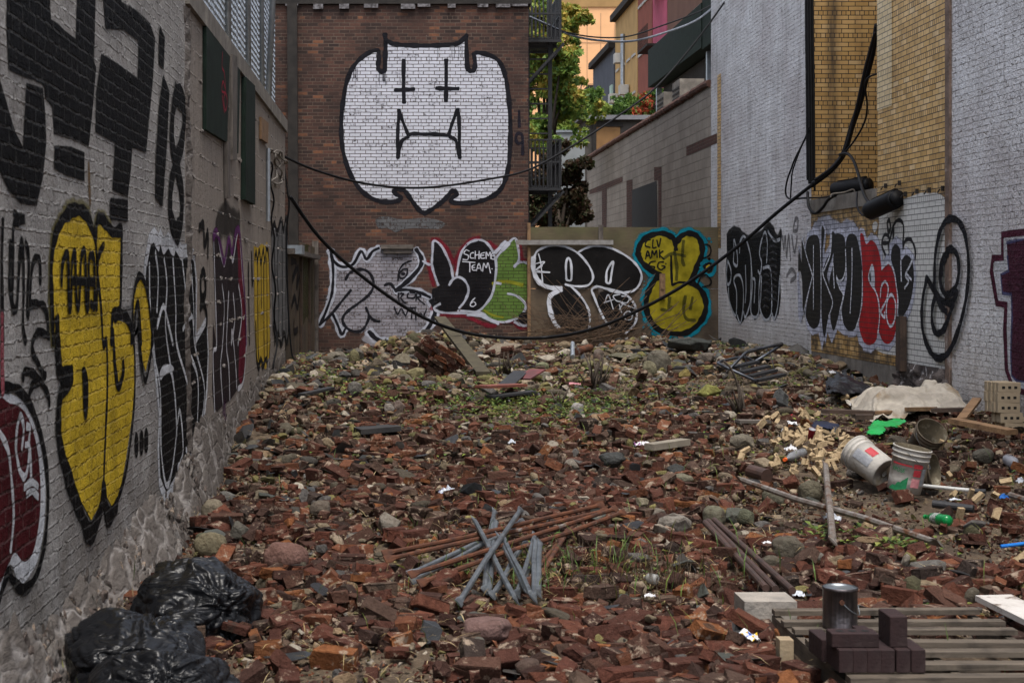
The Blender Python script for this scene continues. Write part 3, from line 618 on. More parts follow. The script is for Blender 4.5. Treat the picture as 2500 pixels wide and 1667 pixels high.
# ---------------------------------------------------------------- back brick building
bb = thing('brick_building', 'brown brick building closing the lot with a huge white painted face', 'building', (-.2, YB, 0))
XB = (1290-CX)*YB/F
mb = MB(); boxuv(mb, (-4.2, YB, -.4), (XB, YB+9, 7.2)); mb.build('wall', M_back, bb)
mb = MB(); mb.box((-4.25, YB-.06, 7.203), (XB+.05, YB+9.05, 7.5)); mb.build('roof_edge', M_grime, bb)
M_flake = mottled('flaking_paint', (.2, .19, .2), (.03, .026, .026), 14); xq = -2.2
while xq < 2.3:
    w_ = random.uniform(.08, .4); mb = MB(); mb.box((xq, YB-.07, 7.1+random.uniform(0, .07)), (xq+w_, YB-.002, 7.2)); mb.build('flaking_trim', M_flake, bb); xq += w_+random.uniform(.02, .6)
kW = K('back', (.53, .54, .60), gap=1.0, patch=.33, edge=.3, var=.12); kB = K('back', (.016, .016, .02), edge=.25, patch=.12); kBs = K('back', (.016, .016, .018), edge=.5, alpha=.95)
g = Piece('B', C3, wf=.88)
face = [(798, 275), (830, 300), (890, 312), (960, 318), (1050, 318), (1140, 318), (1230, 312), (1290, 300), (1335, 272), (1340, 380), (1345, 470), (1370, 488), (1395, 480), (1402, 430), (1392, 372), (1420, 365), (1500, 385), (1560, 420), (1600, 500), (1620, 600), (1635, 750), (1640, 900), (1635, 1050), (1625, 1150), (1600, 1240), (1560, 1310), (1480, 1360), (1380, 1385), (1260, 1388), (1238, 1378), (1245, 1350), (1275, 1330), (1270, 1305), (1240, 1310), (1190, 1365), (1120, 1420), (1060, 1455), (1010, 1430), (970, 1370), (930, 1310), (890, 1295), (850, 1300), (858, 1330), (890, 1350), (870, 1375), (800, 1380), (720, 1370), (640, 1320), (580, 1250), (530, 1150), (498, 1020), (485, 900), (490, 780), (500, 680), (520, 570), (560, 470), (620, 400), (690, 355), (735, 345), (740, 400), (735, 460), (748, 490), (783, 490), (788, 400), (788, 275)]
g.fill(face, kW, smooth=False)
def cut(L): return g.stroke(L, .1, kB)
cut([(783, 232), (788, 300), (785, 400), (783, 488)]); cut([(785, 488), (750, 488), (736, 455), (742, 400), (738, 348)]); cut([(738, 345), (690, 355), (620, 400), (560, 470), (520, 570), (500, 680), (488, 780), (485, 900), (495, 1020), (530, 1150), (580, 1250), (640, 1320), (720, 1368), (800, 1380), (872, 1375)])
cut([(872, 1375), (893, 1350), (855, 1325), (848, 1300), (880, 1292), (915, 1300)]); cut([(915, 1300), (935, 1325), (970, 1375), (1010, 1428), (1040, 1452), (1060, 1455), (1120, 1420), (1190, 1365), (1235, 1310)]); cut([(1235, 1310), (1262, 1305), (1272, 1330), (1245, 1352), (1240, 1380), (1300, 1392)]); cut([(1260, 1388), (1380, 1385), (1480, 1360), (1560, 1310), (1602, 1240), (1626, 1150), (1636, 1050), (1641, 900), (1636, 750), (1620, 600), (1600, 500), (1562, 420), (1500, 380), (1420, 362), (1390, 372)])
cut([(1390, 370), (1400, 430), (1392, 480), (1370, 488), (1348, 472)]); cut([(1348, 478), (1342, 380), (1338, 250)]); cut([(788, 270), (830, 298), (890, 308), (960, 312), (1050, 314), (1140, 312), (1230, 306), (1290, 294), (1345, 240)])
g.lines([[(912, 410), (910, 560), (914, 705)], [(850, 619), (920, 615), (984, 611)], [(1202, 408), (1202, 560), (1200, 694)], [(1133, 604), (1200, 607), (1287, 608)]], .088, kB)
g.lines([[(880, 750), (872, 880), (870, 1000), (872, 1082)], [(878, 755), (905, 830), (945, 930)], [(940, 925), (975, 915), (1050, 918), (1130, 918), (1215, 928)], [(1217, 928), (1245, 840), (1280, 748)], [(1284, 745), (1292, 880), (1292, 1000), (1295, 1082)], [(874, 1078), (885, 1010), (903, 960), (945, 935)], [(1225, 935), (1265, 958), (1280, 1010), (1294, 1078)]], .078, kB)
dr = K('back', (.02, .02, .03), edge=.6)
for k in range(16):
    x = random.choice([random.uniform(1130, 1330), random.uniform(745, 790), random.uniform(560, 600)]); y = 318 if x > 1000 else (490 if x > 700 else 470)
    g.stroke([(x, y), (x+random.uniform(-2, 2), y+random.uniform(20, 60)), (x, y+random.uniform(60, 100))], .011, dr)
g.done('painted_face', bb, 'huge white cartoon face with cross eyes and a downturned fanged mouth')
g = Piece('B', C3)
g.lines([[(1700, 760), (1702, 870)], [(1725, 1060), (1722, 930), (1690, 915), (1678, 945), (1690, 980), (1722, 975)]], .1, K('back', (.02, .02, .03), edge=.5, alpha=.8)); g.done('tag_lettering', bb, 'faint black number at the wall edge')
cm = K('back', (.13, .13, .135), gap=.3, patch=.42, edge=.5)
g = Piece('B', C3); g.fill([(720, 1500), (790, 1480), (900, 1500), (1040, 1490), (1130, 1500), (1195, 1530), (1150, 1565), (1000, 1560), (900, 1570), (860, 1590), (800, 1560), (740, 1560)], cm); g.done('mortar_smear', bb, 'grey cement smear below the face')
# silver and black piece
kS = K('back', (.33, .32, .36), gap=.8, patch=.36, edge=.4, alpha=.85); kWh = K('back', (.48, .50, .58), edge=.5, patch=.3, alpha=.9)
g = Piece('B', C6)
g.fill([(500, 310), (530, 400), (600, 450), (690, 420), (750, 300), (800, 380), (830, 330), (900, 295), (1000, 300), (1200, 295), (1250, 350), (1265, 420), (1240, 500), (1150, 600), (1060, 640), (1130, 640), (1250, 660), (1330, 720), (1370, 820), (1350, 900), (1300, 980), (1220, 1040), (1100, 1070), (980, 1075), (880, 1050), (820, 990), (790, 970), (760, 1000), (700, 1000), (640, 960), (620, 960), (590, 1030), (560, 950), (520, 850), (410, 930), (440, 860), (490, 720), (515, 580), (520, 450)], kS, smooth=False)
ln = [[(500, 310), (530, 400), (600, 448), (690, 425), (755, 318), (800, 385), (850, 320), (905, 292)], [(505, 330), (522, 460), (520, 600), (505, 700), (450, 850), (408, 935)], [(415, 925), (500, 850), (590, 740), (672, 640)], [(625, 555), (660, 500), (730, 470), (800, 480), (850, 540), (855, 620), (810, 690), (720, 760), (640, 820), (600, 880), (630, 950), (700, 985), (770, 970), (810, 900), (820, 850), (795, 785)], [(820, 850), (860, 890), (912, 902)], [(522, 845), (565, 940), (595, 1010), (622, 965)], [(820, 985), (880, 1045), (960, 1072), (1080, 1078), (1190, 1052), (1290, 985), (1350, 892), (1370, 810), (1335, 725)], [(1212, 300), (1255, 370), (1250, 440), (1180, 530), (1090, 610), (1040, 645)], [(1040, 648), (1130, 638), (1240, 660), (1332, 702)], [(950, 600), (1000, 590), (1040, 640)]]
for k in (0, 1, 5, 6, 7, 8): g.stroke(ln[k], .23 if k != 6 else .30, kWh)
g.stroke([(780, 1040), (880, 1100), (1000, 1130), (1120, 1135)], .2, K('back', (.5, .5, .56), edge=.6, alpha=.5))
for k, l in enumerate(ln): g.stroke(l, .13 if k in (6, 7) else .085, kB)
g.lines([[(1062, 560), (1072, 480), (1115, 420), (1175, 398)], [(1142, 470), (1132, 520), (1092, 545), (1072, 515), (1100, 472), (1142, 465)]], .05, kB)
g.dot((1105, 505), 18, kB, 14)
g.lines([[(1065, 665), (1072, 740)], [(1062, 668), (1110, 672), (1085, 705), (1125, 752)], [(1150, 665), (1140, 700), (1195, 705), (1205, 670), (1160, 658)], [(1220, 660), (1212, 730)], [(1220, 662), (1255, 690), (1225, 705), (1285, 760)], [(1030, 780), (1060, 840), (1090, 795), (1125, 850), (1150, 785)], [(1155, 790), (1215, 785)], [(1180, 790), (1175, 880)], [(1205, 800), (1212, 890)], [(1212, 850), (1255, 835), (1270, 865), (1300, 800)]], .045, kB)
g.done('bubble_lettering', bb, 'silver throw-up lettering with thick black and white outline')
kG = K('back', (.10, .165, .04), gap=.5, patch=.2, var=.3); kK = K('back', (.014, .013, .015), gap=.35, patch=.12); kR = K('back', (.24, .016, .035), edge=.7, alpha=.65); kY = K('back', (.3, .3, .03), edge=.6, alpha=.7)
g = Piece('B', C6)
g.lines([[(1310, 400), (1335, 500), (1360, 605)], [(1345, 225), (1400, 225), (1480, 320), (1520, 420)], [(1545, 480), (1560, 360), (1640, 245), (1740, 205)], [(1815, 240), (1890, 300)], [(1370, 840), (1480, 850), (1620, 855), (1700, 890), (1780, 925), (1860, 940), (1905, 905), (2010, 905), (2090, 955), (2168, 945)], [(2075, 240), (2095, 390), (2160, 395)], [(2150, 740), (2160, 810)], [(1340, 800), (1365, 760)]], .13, kR)
g.fill([(1360, 240), (1345, 330), (1345, 430), (1400, 600), (1345, 640), (1360, 780), (1400, 820), (1480, 830), (1560, 800), (1620, 730), (1650, 640), (1620, 570), (1560, 535), (1520, 545), (1510, 470), (1470, 370), (1410, 270)], kK)
g.fill([(1590, 330), (1640, 270), (1720, 225), (1790, 240), (1850, 320), (1880, 430), (1870, 560), (1840, 680), (1790, 770), (1720, 825), (1640, 830), (1590, 800), (1640, 720), (1655, 640), (1620, 560), (1565, 530), (1570, 420)], kK)
g.fill([(1880, 430), (1890, 370), (1950, 290), (2030, 220), (2060, 270), (2070, 400), (2110, 405), (2148, 425), (2148, 700), (2125, 720), (2120, 790), (2080, 850), (2010, 890), (1920, 900), (1830, 870), (1760, 800), (1840, 690), (1870, 580)], kG)
g.stroke([(1850, 590), (1960, 570), (2100, 600)], .12, kY); g.stroke([(1780, 810), (1850, 850), (1940, 870)], .07, kY)
g.lines([[(1398, 602), (1368, 520), (1345, 430), (1350, 320), (1360, 232), (1420, 270), (1470, 360), (1505, 450), (1520, 545)], [(1488, 600), (1520, 552), (1570, 535), (1620, 565), (1650, 640), (1620, 730), (1570, 792)], [(1550, 520), (1570, 400), (1600, 310), (1660, 245), (1740, 225), (1800, 250), (1850, 320), (1880, 430), (1870, 560), (1840, 690), (1760, 795), (1700, 828)], [(1640, 832), (1480, 832), (1400, 820), (1362, 790), (1415, 755)], [(1270, 400), (1310, 425), (1345, 430)], [(1875, 400), (1890, 360), (1950, 290), (2030, 210), (2060, 280), (2068, 390), (2030, 450)], [(2030, 440), (2070, 412), (2110, 408), (2150, 425)], [(1975, 670), (2050, 690), (2110, 740), (2125, 790), (2080, 860), (2010, 892), (1930, 908), (1830, 885), (1750, 830), (1560, 815)], [(1880, 580), (1920, 590)]], .075, kWh)
g.stroke([(1640, 845), (1750, 850), (1830, 890), (1900, 915)], .12, kWh)
g.dot((2112, 872), 48, kK); g.stroke([(2030, 905), (2080, 930), (2120, 938), (2160, 922)], .09, kWh)
g.lines([[(1870, 330), (1910, 290), (1960, 240)], [(1930, 310), (1985, 250)]], .12, kWh)
kT = K('back', (.62, .63, .7), edge=.3)
def scribble(g, m, w): g.lines([[(1655, 318), (1628, 308), (1612, 338), (1648, 355), (1640, 388), (1602, 386)], [(1692, 330), (1668, 338), (1666, 372), (1694, 376)], [(1706, 318), (1704, 382)], [(1704, 352), (1738, 346)], [(1738, 318), (1736, 382)], [(1782, 330), (1752, 342), (1754, 376), (1786, 376)], [(1752, 354), (1778, 352)], [(1796, 382), (1796, 326), (1814, 356), (1830, 326), (1834, 382)], [(1868, 330), (1842, 342), (1840, 380), (1868, 386)], [(1840, 358), (1862, 355)],
    [(1598, 404), (1704, 412)], [(1660, 410), (1660, 492)], [(1704, 430), (1680, 442), (1684, 474), (1712, 476)], [(1680, 456), (1702, 454)], [(1714, 482), (1736, 420), (1756, 482)], [(1722, 460), (1750, 460)], [(1766, 486), (1776, 420), (1796, 456), (1812, 416), (1832, 500)], [(1843, 464), (1847, 466)],
    [(1704, 706), (1674, 736), (1664, 768), (1688, 778), (1710, 758), (1692, 738), (1668, 752)]], w, m)
scribble(g, kT, .032)
g.done('bubble_lettering', bb, 'black and green bubble letters with the words SCHEME TEAM')
# things on and before the back wall
mb = MB(); x, z = BW(930, 605); mb.box((x, YB-.09, z-.02), (x+.64, YB-.002, z+.06)); mb.box((x+.05, YB-.06, z-.11), (x+.6, YB-.002, z-.022)); setprops(mb.build('ledge_plank', M_greyw[0]), 'short weathered plank ledge fixed above the silver lettering', 'plank')
mb = MB(); mb.beam((-2.02, YB-.14, .1), (-2.06, YB-.14, 7.19), .19, .16); setprops(mb.build('timber_post', M_grime), 'tall blackened timber standing against the brick building corner', 'post')
# plywood hoarding between the block wall and the brick building
ho = thing('plywood_hoarding', 'dark mossy plywood hoarding in the corner left of the silver lettering', 'hoarding', (-1.63, 26, 0))
mb = MB()
for y0, y1, zt in ((22.15, 25.2, 2.3), (25.22, 29.85, 2.42)): quadYZ(mb, XL+.0, y0, y1, .1, zt); quadYZ(mb, XL-.02, y0, y1, .1, zt)
mb.build('panel', M_ply, ho)
for y, w_, zt in ((25.2, .07, 2.4), (27.6, .06, 2.4)):
    mb = MB(); mb.box((XL+.003, y, .2), (XL+.05, y+w_*2.4, zt)); mb.build('batten', M_darkw[2], ho)
mb = MB(); mb.box((XL+.002, 22.2, 2.18), (XL+.12, 29.8, 2.26)); mb.build('rail', M_greyw[1], ho)
g = Piece('L', C6, .006)
kgn = K('ply', (.06, .07, .015), edge=.6, alpha=.5); kpk = K('ply', BLK, edge=.4)
g.fill([(262, 330), (340, 320), (345, 900), (300, 860), (265, 900)], kgn)
g.lines([[(170, 400), (215, 420), (180, 560), (230, 450), (215, 620), (250, 480)], [(175, 780), (200, 700), (225, 790), (240, 640)], [(195, 890), (195, 985), (225, 970)]], .12, kpk)
g.done('tag_lettering', ho, 'green paint and black scrawl on plywood')
mb = MB(); mb.box((-1.67, YB-.13, .2), (-1.55, YB-.01, 2.55)); setprops(mb.build('wooden_post', M_greyw[2]), 'grey wooden post at the left end of the silver lettering', 'post')
y, z = LW(702, 612); mb = MB(); mb.box((XL-.1, y-.1, z-.05), (XL+.22, y+.5, z+.08)); setprops(mb.build('junction_box', M_fence), 'small grey box bracketed on the end of the block wall', 'box')

# ---------------------------------------------------------------- plywood fence at the back right
pf = thing('plywood_fence', 'weathered plywood fence with black and yellow graffiti at the end of the lot', 'fence', (4.4, YB-.1, 0))
xa, xb, xc = BW(1294, 0)[0], BW(1463, 0)[0], BW(1755, 0)[0]
for x0, x1, z0, z1 in ((xa, xb-.003, 1.613, 2.82), (xb, xc, 1.613, 2.815), (xa, xb-.003, .2, 1.607), (xb, xc, .2, 1.603)):
    mb = MB(); boxuv(mb, (x0, YB-.1, z0), (x1, YB-.08, z1)); mb.build('panel', M_ply, pf)
mb = MB(); x0, z0 = BW(1258, 598); mb.box((x0, YB-.19, z0), (BW(1494, 0)[0], YB-.14, z0+.09)); mb.build('rail', mottled('silvered_wood', (.26, .25, .24), (.17, .16, .15), 9), pf)
mb = MB(); mb.box((xa-.06, YB-.13, .2), (xa, YB-.02, 2.9)); mb.build('batten', M_tanw[2], pf)
mb = MB(); mb.box((xb-.03, YB-.138, .3), (xb+.06, YB-.102, 2.86)); mb.build('batten', M_greyw[2], pf)
mb = MB(); mb.box((2.6, YB-.3, .25), (4.3, YB-.22, .6)); mb.build('kick_board', M_darkw[0], pf)
fB = K('ply', (.014, .013, .013), edge=.3, patch=.3); fW = K('ply', (.58, .60, .66), edge=.45); fY = K('ply', (.33, .27, .02), edge=.3, var=.5, patch=.24); fT = K('ply', (.01, .19, .26), edge=.5); fk = K('ply', (.012, .012, .012), edge=.3)
g = Piece('F', C7, .042, .0003)
bl = [[(150, 330), (190, 300), (280, 285), (400, 285), (500, 330), (570, 400), (620, 480), (630, 540), (600, 590), (540, 605), (440, 600), (400, 590), (300, 605), (220, 590), (170, 530), (150, 450), (143, 380)], [(365, 605), (430, 600), (520, 680), (570, 750), (600, 830), (603, 920), (590, 1020), (460, 1030), (360, 1000), (335, 900), (300, 780), (290, 720), (310, 670), (370, 640)],
      [(520, 320), (600, 288), (680, 280), (760, 290), (860, 330), (950, 390), (1010, 460), (1032, 530), (1010, 600), (960, 645), (880, 660), (800, 650), (720, 620), (660, 610), (632, 590), (640, 530), (610, 440), (560, 370)], [(690, 660), (750, 655), (870, 660), (940, 710), (985, 780), (992, 850), (970, 930), (900, 1000), (800, 1010), (760, 940), (700, 830), (665, 740)]]
for b_ in bl: g.fill(b_, fB)
g.lines([[(140, 370), (138, 460), (165, 545), (220, 600), (300, 625), (372, 625)], [(372, 640), (300, 670), (268, 720), (280, 820), (310, 900), (345, 960)]], .13, fW)
g.lines([[(143, 380), (165, 325), (210, 295), (290, 272), (400, 280), (500, 330), (570, 400), (620, 480), (632, 545), (600, 595), (540, 610), (450, 605), (402, 592)], [(440, 600), (520, 680), (570, 750), (602, 830), (605, 920), (590, 1000)], [(500, 335), (560, 300), (640, 275), (760, 288), (860, 330), (950, 390), (1012, 460), (1035, 530), (1010, 605), (960, 648), (880, 662), (800, 652), (720, 622), (660, 612), (622, 640), (640, 690), (680, 790), (730, 890), (775, 955)], [(720, 625), (870, 660), (940, 710), (985, 780), (995, 850), (972, 930), (900, 1000)],
         [(412, 552), (408, 430), (428, 375), (450, 420), (452, 552), (412, 556)], [(742, 575), (748, 480), (798, 405), (786, 500), (772, 580), (742, 578)]], .062, fW)
g.lines([[(730, 745), (760, 680), (800, 800)], [(722, 745), (800, 720)], [(856, 676), (800, 690), (828, 730), (880, 745), (850, 800)], [(870, 690), (930, 700), (915, 745), (860, 745), (985, 795)], [(850, 760), (868, 826)], [(960, 850), (930, 815), (890, 840), (905, 885), (950, 880), (955, 840), (925, 838), (930, 862)], [(180, 340), (200, 420), (215, 585)], [(150, 425), (232, 408), (160, 470), (215, 440), (160, 475), (275, 495)], [(150, 492), (270, 496)]], .034, fW)
g.done('bubble_lettering', pf, 'two black rounded letters with silver outline')
g = Piece('F', C7, .006, .0003)
yb = [(1010, 310), (1040, 240), (1110, 190), (1210, 172), (1290, 205), (1325, 245), (1360, 200), (1420, 172), (1490, 190), (1530, 250), (1540, 330), (1510, 420), (1470, 510), (1448, 575), (1510, 620), (1560, 700), (1570, 790), (1540, 880), (1480, 950), (1390, 1000), (1280, 1000), (1180, 970), (1110, 890), (1078, 800), (1080, 700), (1110, 620), (1155, 550), (1190, 515), (1120, 480), (1050, 420), (1015, 360)]
g.stroke(yb, .34, fT, closed=True); g.stroke([(1150, 980), (1220, 1030), (1320, 1045)], .3, fT); g.fill(yb, fY, per=5); g.stroke(yb, .16, fk, closed=True)
g.lines([[(1305, 215), (1318, 270), (1322, 310)], ], .13, fk); g.lines([[(1282, 360), (1284, 480), (1290, 600)], [(1290, 600), (1345, 578), (1400, 582), (1450, 600)]], .07, fk)
fs = K('ply', (.05, .055, .02), edge=.6, alpha=.6)
g.lines([[(1310, 320), (1330, 460), (1325, 560)], [(1385, 230), (1375, 380), (1390, 440)], [(1400, 690), (1385, 800), (1410, 880), (1480, 890)], [(1440, 800), (1460, 700)], [(1200, 800), (1260, 810), (1290, 780)], [(1220, 380), (1290, 340), (1400, 360)], [(1270, 700), (1260, 800)]], .09, fs)
g.lines([[(1112, 222), (1080, 232), (1068, 272), (1108, 288)], [(1132, 222), (1130, 288), (1160, 286)], [(1164, 226), (1180, 284), (1196, 212)], [(1070, 384), (1086, 318), (1110, 378)], [(1074, 356), (1106, 354)], [(1120, 372), (1126, 314), (1142, 350), (1160, 312), (1166, 372)], [(1186, 308), (1186, 372)], [(1216, 318), (1186, 344), (1222, 386)], [(1152, 402), (1112, 410), (1100, 438), (1142, 448), (1130, 472), (1088, 470)], [(1222, 408), (1182, 412), (1170, 448), (1198, 472), (1232, 448), (1204, 438)], [(1074, 425), (1078, 428)], [(1236, 420), (1240, 424)]], .042, fk)
g.lines([[(1530, 430), (1570, 402), (1620, 400), (1646, 440), (1632, 500), (1590, 520), (1550, 490), (1525, 450)]], .1, fT); g.fill([(1545, 440), (1585, 415), (1622, 425), (1625, 470), (1595, 495), (1565, 475)], fk); g.fill([(1568, 452), (1600, 428), (1608, 458), (1590, 482)], K('ply', (.42, .30, .02)))
g.lines([[(1560, 262), (1600, 275), (1612, 320), (1590, 360), (1540, 382)], [(1500, 480), (1478, 560), (1500, 590), (1530, 530), (1570, 515), (1612, 560), (1600, 600), (1540, 615)]], .045, fk)
g.dot((1596, 216), 14, fT); g.dot((1580, 246), 8, fT); g.dot((1614, 242), 8, fT); g.dot((1598, 384), 12, fk); g.dot((1060, 600), 8, fT); g.dot((1050, 945), 10, fT, 18); g.dot((1060, 570), 6, fT)
g.done('bubble_lettering', pf, 'yellow rounded letter with black outline and teal halo')
mb = MB(); x0, z0 = BW(1260+1184/3.409, 520+716/3.409); mb.box((x0, YB-.15, z0), (x0+.11, YB-.112, z0+.5)); mb.box((x0+.02, YB-.17, z0+.2), (x0+.09, YB-.152, z0+.42)); mb.build('latch', M_tanw[2], pf)

# ---------------------------------------------------------------- right walls
rb = thing('white_brick_wall', 'far white painted brick wall with silver outlined black letters', 'wall', (XR, 26.5, 0))
YW, YY = 23.2, 17.4
mb = MB(); boxuv(mb, (XR, YW+.004, -.4), (XR+5, YB+.6, 13)); mb.build('wall_face', M_white, rb)
mb = MB(); quadYZ(mb, XR-.004, YB-.36, YB-.02, 2.4, 5.8); mb.build('bare_brick_edge', M_yellow, rb, label='unpainted yellow brick edge')
yw = thing('yellow_brick_wall', 'yellow brick wall with deep light well and black and red lettering', 'wall', (XR, 20.3, 0))
sill = 2.97; YR = 20.0
mb = MB()
boxuv(mb, (XR, YY+.004, .72), (XR+5, YW, sill)); boxuv(mb, (XR+.003, YY+.004, sill+.003), (XR+5, YR, 13)); boxuv(mb, (XR+1.7, YR+.003, sill+.003), (XR+5, YW, 13))
mb.build('wall_face', M_yellow, yw)
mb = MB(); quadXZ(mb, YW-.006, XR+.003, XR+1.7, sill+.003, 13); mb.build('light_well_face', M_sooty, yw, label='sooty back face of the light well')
mb = MB(); mb.box((XR-.02, YR+.01, sill-.17), (XR+1.69, YW-.01, sill+.04)); mb.build('sill', M_conc, yw)
m2, ntx = newmat('pale_new_brick'); u_ = uvcoord(ntx); h_, mo_, rn_ = kind(ntx, 'yellow'); out(ntx, bsdf(ntx, mixc(ntx, mo_, ramp(ntx, rn_, [(0, (.58, .44, .24)), (1, (.7, .56, .34))]), (.12, .11, .09)), .5, bump(ntx, h_, .005)))
mb = MB(); y0 = RW(2178, 0)[0]; quadYZ(mb, XR-.004, y0, YR-.001, 4.02, 12.9); quadXZ(mb, YR+.001, XR-.004, XR+.02, 4.02, 12.9); mb.build('pale_brick_strip', m2, yw, label='strip of paler new brick')
mb = MB(); mb.box((XR+.004, YY+.01, -.4), (XR+4.9, YW-.01, .716)); mb.box((XR-.05, YY+.9, -.3), (XR, YW-1.5, .45)); mb.build('foundation', M_conc, yw)
wn = thing('white_brick_wall', 'near white painted brick wall with dark purple letter at the right edge', 'wall', (XR, 12, 0))
mb = MB(); boxuv(mb, (XR, 2.5, -.4), (XR+5, YY, 13)); mb.build('wall_face', M_white, wn)
g = Piece('R', C8)
kDt = K('white', (.16, .12, .105), edge=.6, patch=.45, alpha=.9)
mb = MB(); mb.box((XR-.03, YY-.09, .2), (XR-.002, YY+.05, 13)); setprops(mb.build('rusty_joint_strip', mottled('rusty_strip', (.2, .14, .11), (.1, .07, .055), 5, .9, 30, .01, c3=(.4, .37, .36), s3=4)), 'rusty vertical strip between yellow brick and near white wall', 'strip')
# shabby broken masonry at the foot of the yellow wall
ys = np.arange(YY-.1, YY+1.6, .03); zs = np.arange(.1, .8, .03); Yg, Zg = np.meshgrid(ys, zs)
Xg = XR-.01-np.clip(fbm(Yg*7, Zg*7, 0, 77, 4)-.38, 0, 1)*.5*np.clip((.82-Zg)/.2, 0, 1)-.05*(Zg < .45)
meshobj('broken_masonry', np.stack([Xg, Yg, Zg], -1).reshape(-1, 3), gridnp(len(ys), len(zs)), mottled('broken_masonry', (.1, .085, .08), (.045, .035, .032), 9, .95, 40, .02, c3=(.4, .38, .38), s3=9, t3=(.57, .64)), yw, smooth=True)
y0, z0 = RW(2212, 905); y1, z1 = RW(2212, 772); mb = MB(); mb.box((XR-.1, y0-.09, z0), (XR-.022, y0+.09, z1)); setprops(mb.build('timber_post', M_darkw[2]), 'short dark timber stuck upright on the yellow wall below red lettering', 'post')

kk = 'yellow'
yWh = K(kk, (.64, .64, .62), rough=.35, edge=.3, var=.12); yB = K(kk, (.015, .015, .018), rough=.4); yR = K(kk, (.46, .012, .02), rough=.4, var=.35); yL = K(kk, (.60, .62, .74), edge=.5, patch=.2); yL2 = K(kk, (.8, .82, .9), edge=.4)
g = Piece('R', C8, .003, .0003)
g.fill([(1262, 155), (1300, 130), (1440, 52), (1500, 25), (1600, 12), (1680, 2), (1735, 22), (1778, 65), (1790, 140), (1790, 1345), (1600, 1300), (1462, 1285), (1418, 1205), (1290, 1185), (1180, 1130), (1180, 700), (1250, 300)], yWh, smooth=False); g.stroke([(1262, 155), (1440, 52), (1600, 12), (1735, 22), (1790, 140)], .14, yWh)
g.fill([(1215, 200), (1235, 190), (1250, 215), (1228, 270), (1210, 240)], yWh)
g.done('white_paint_patch', yw, 'glossy white painted area of the brick')
g = Piece('R', C8, .006, .0003)
N_ = [(655, 400), (678, 500), (680, 310), (745, 560), (760, 600), (740, 650), (720, 750), (690, 900), (680, 640), (665, 560), (650, 560)]
O1 = [(760, 290), (800, 300), (815, 380), (822, 560), (822, 780), (815, 930), (790, 990), (750, 990), (715, 930), (710, 850), (740, 690), (757, 600), (730, 500), (708, 400), (722, 320)]
K1 = [(828, 230), (850, 260), (835, 400), (838, 540), (862, 480), (900, 400), (905, 270), (930, 290), (915, 430), (870, 580), (882, 650), (912, 800), (880, 900), (850, 1060), (830, 950), (825, 700), (825, 400)]
P1 = [(920, 310), (960, 280), (1000, 310), (1012, 430), (1010, 560), (990, 640), (945, 630), (942, 650), (992, 740), (960, 880), (920, 1015), (893, 910), (908, 800), (885, 650), (915, 500)]
O2 = [(1050, 280), (1090, 300), (1115, 400), (1137, 560), (1137, 750), (1120, 900), (1080, 1000), (1030, 1012), (990, 950), (975, 870), (1000, 740), (1020, 600), (1010, 400), (1020, 310)]
RD = [(1120, 290), (1142, 285), (1165, 360), (1200, 330), (1240, 360), (1270, 450), (1285, 545), (1320, 500), (1360, 520), (1390, 620), (1405, 780), (1400, 950), (1370, 1075), (1330, 1112), (1290, 1090), (1258, 1020), (1240, 1085), (1200, 1120), (1150, 1100), (1115, 1000), (1115, 930), (1140, 800), (1140, 600), (1130, 420)]
V1 = [(1385, 360), (1420, 390), (1430, 480), (1465, 440), (1512, 480), (1526, 600), (1515, 720), (1490, 820), (1460, 880), (1420, 930), (1405, 800), (1390, 600), (1355, 480), (1360, 400)]
g.lines([[(760, 270), (800, 235), (830, 205), (880, 215), (960, 250), (1040, 245), (1100, 290)]], .3, K(kk, (.5, .52, .62), edge=.6, patch=.3, alpha=.8))
for q in (O1, K1, P1, O2, RD, V1): g.stroke(q+[q[0]], .26, yL, smooth=False)
for q in ([(645, 560), (650, 900), (668, 960), (690, 880)], [(700, 880), (720, 1000), (760, 1050), (800, 1010), (830, 1160), (862, 1000), (905, 1110), (940, 1000), (1000, 1050), (1060, 1050), (1090, 1020), (1110, 1110), (1160, 1160), (1240, 1125), (1300, 1160), (1370, 1110), (1405, 1000), (1100, 950), (850, 930)]): g.fill(q, yL, smooth=False)
g.lines([[(655, 380), (668, 480)], [(648, 580), (655, 900)]], .1, yL)
for q in (N_, O1, K1, P1, O2, V1): g.fill(q, yB, per=3)
g.fill(RD, yR, per=3)
g.lines([[(682, 310), (712, 440), (757, 585), (757, 610), (725, 740), (690, 890)], [(838, 540), (842, 600), (880, 700), (912, 800), (882, 905)], [(905, 290), (895, 430), (862, 520), (845, 560)], [(915, 500), (925, 690)], [(942, 600), (960, 640), (990, 620), (1012, 540), (1010, 400)], [(942, 610), (965, 690), (993, 745), (965, 870)], [(1137, 560), (1137, 750), (1118, 900), (1090, 990)], [(1000, 740), (978, 860), (990, 950)], [(820, 380), (826, 600), (824, 900)], [(768, 370), (768, 600), (768, 850)], [(1060, 392), (1060, 600), (1046, 880)], [(1430, 480), (1434, 640)]], .045, yL2)
g.fill([(1196, 545), (1213, 508), (1230, 560), (1232, 700), (1198, 660), (1182, 610)], yL2); g.fill([(1192, 590), (1200, 570), (1205, 630), (1196, 645)], yB)
g.lines([[(1228, 690), (1258, 770), (1270, 900), (1256, 1040)], [(1285, 545), (1335, 500), (1372, 545), (1392, 640), (1408, 780), (1402, 930)], [(1276, 762), (1284, 680), (1312, 642), (1336, 690), (1322, 780), (1280, 862), (1276, 872), (1308, 915), (1308, 872)], [(1352, 742), (1328, 790), (1322, 890), (1340, 968), (1368, 970), (1388, 910), (1392, 810), (1372, 750), (1352, 742)]], .05, yL2)
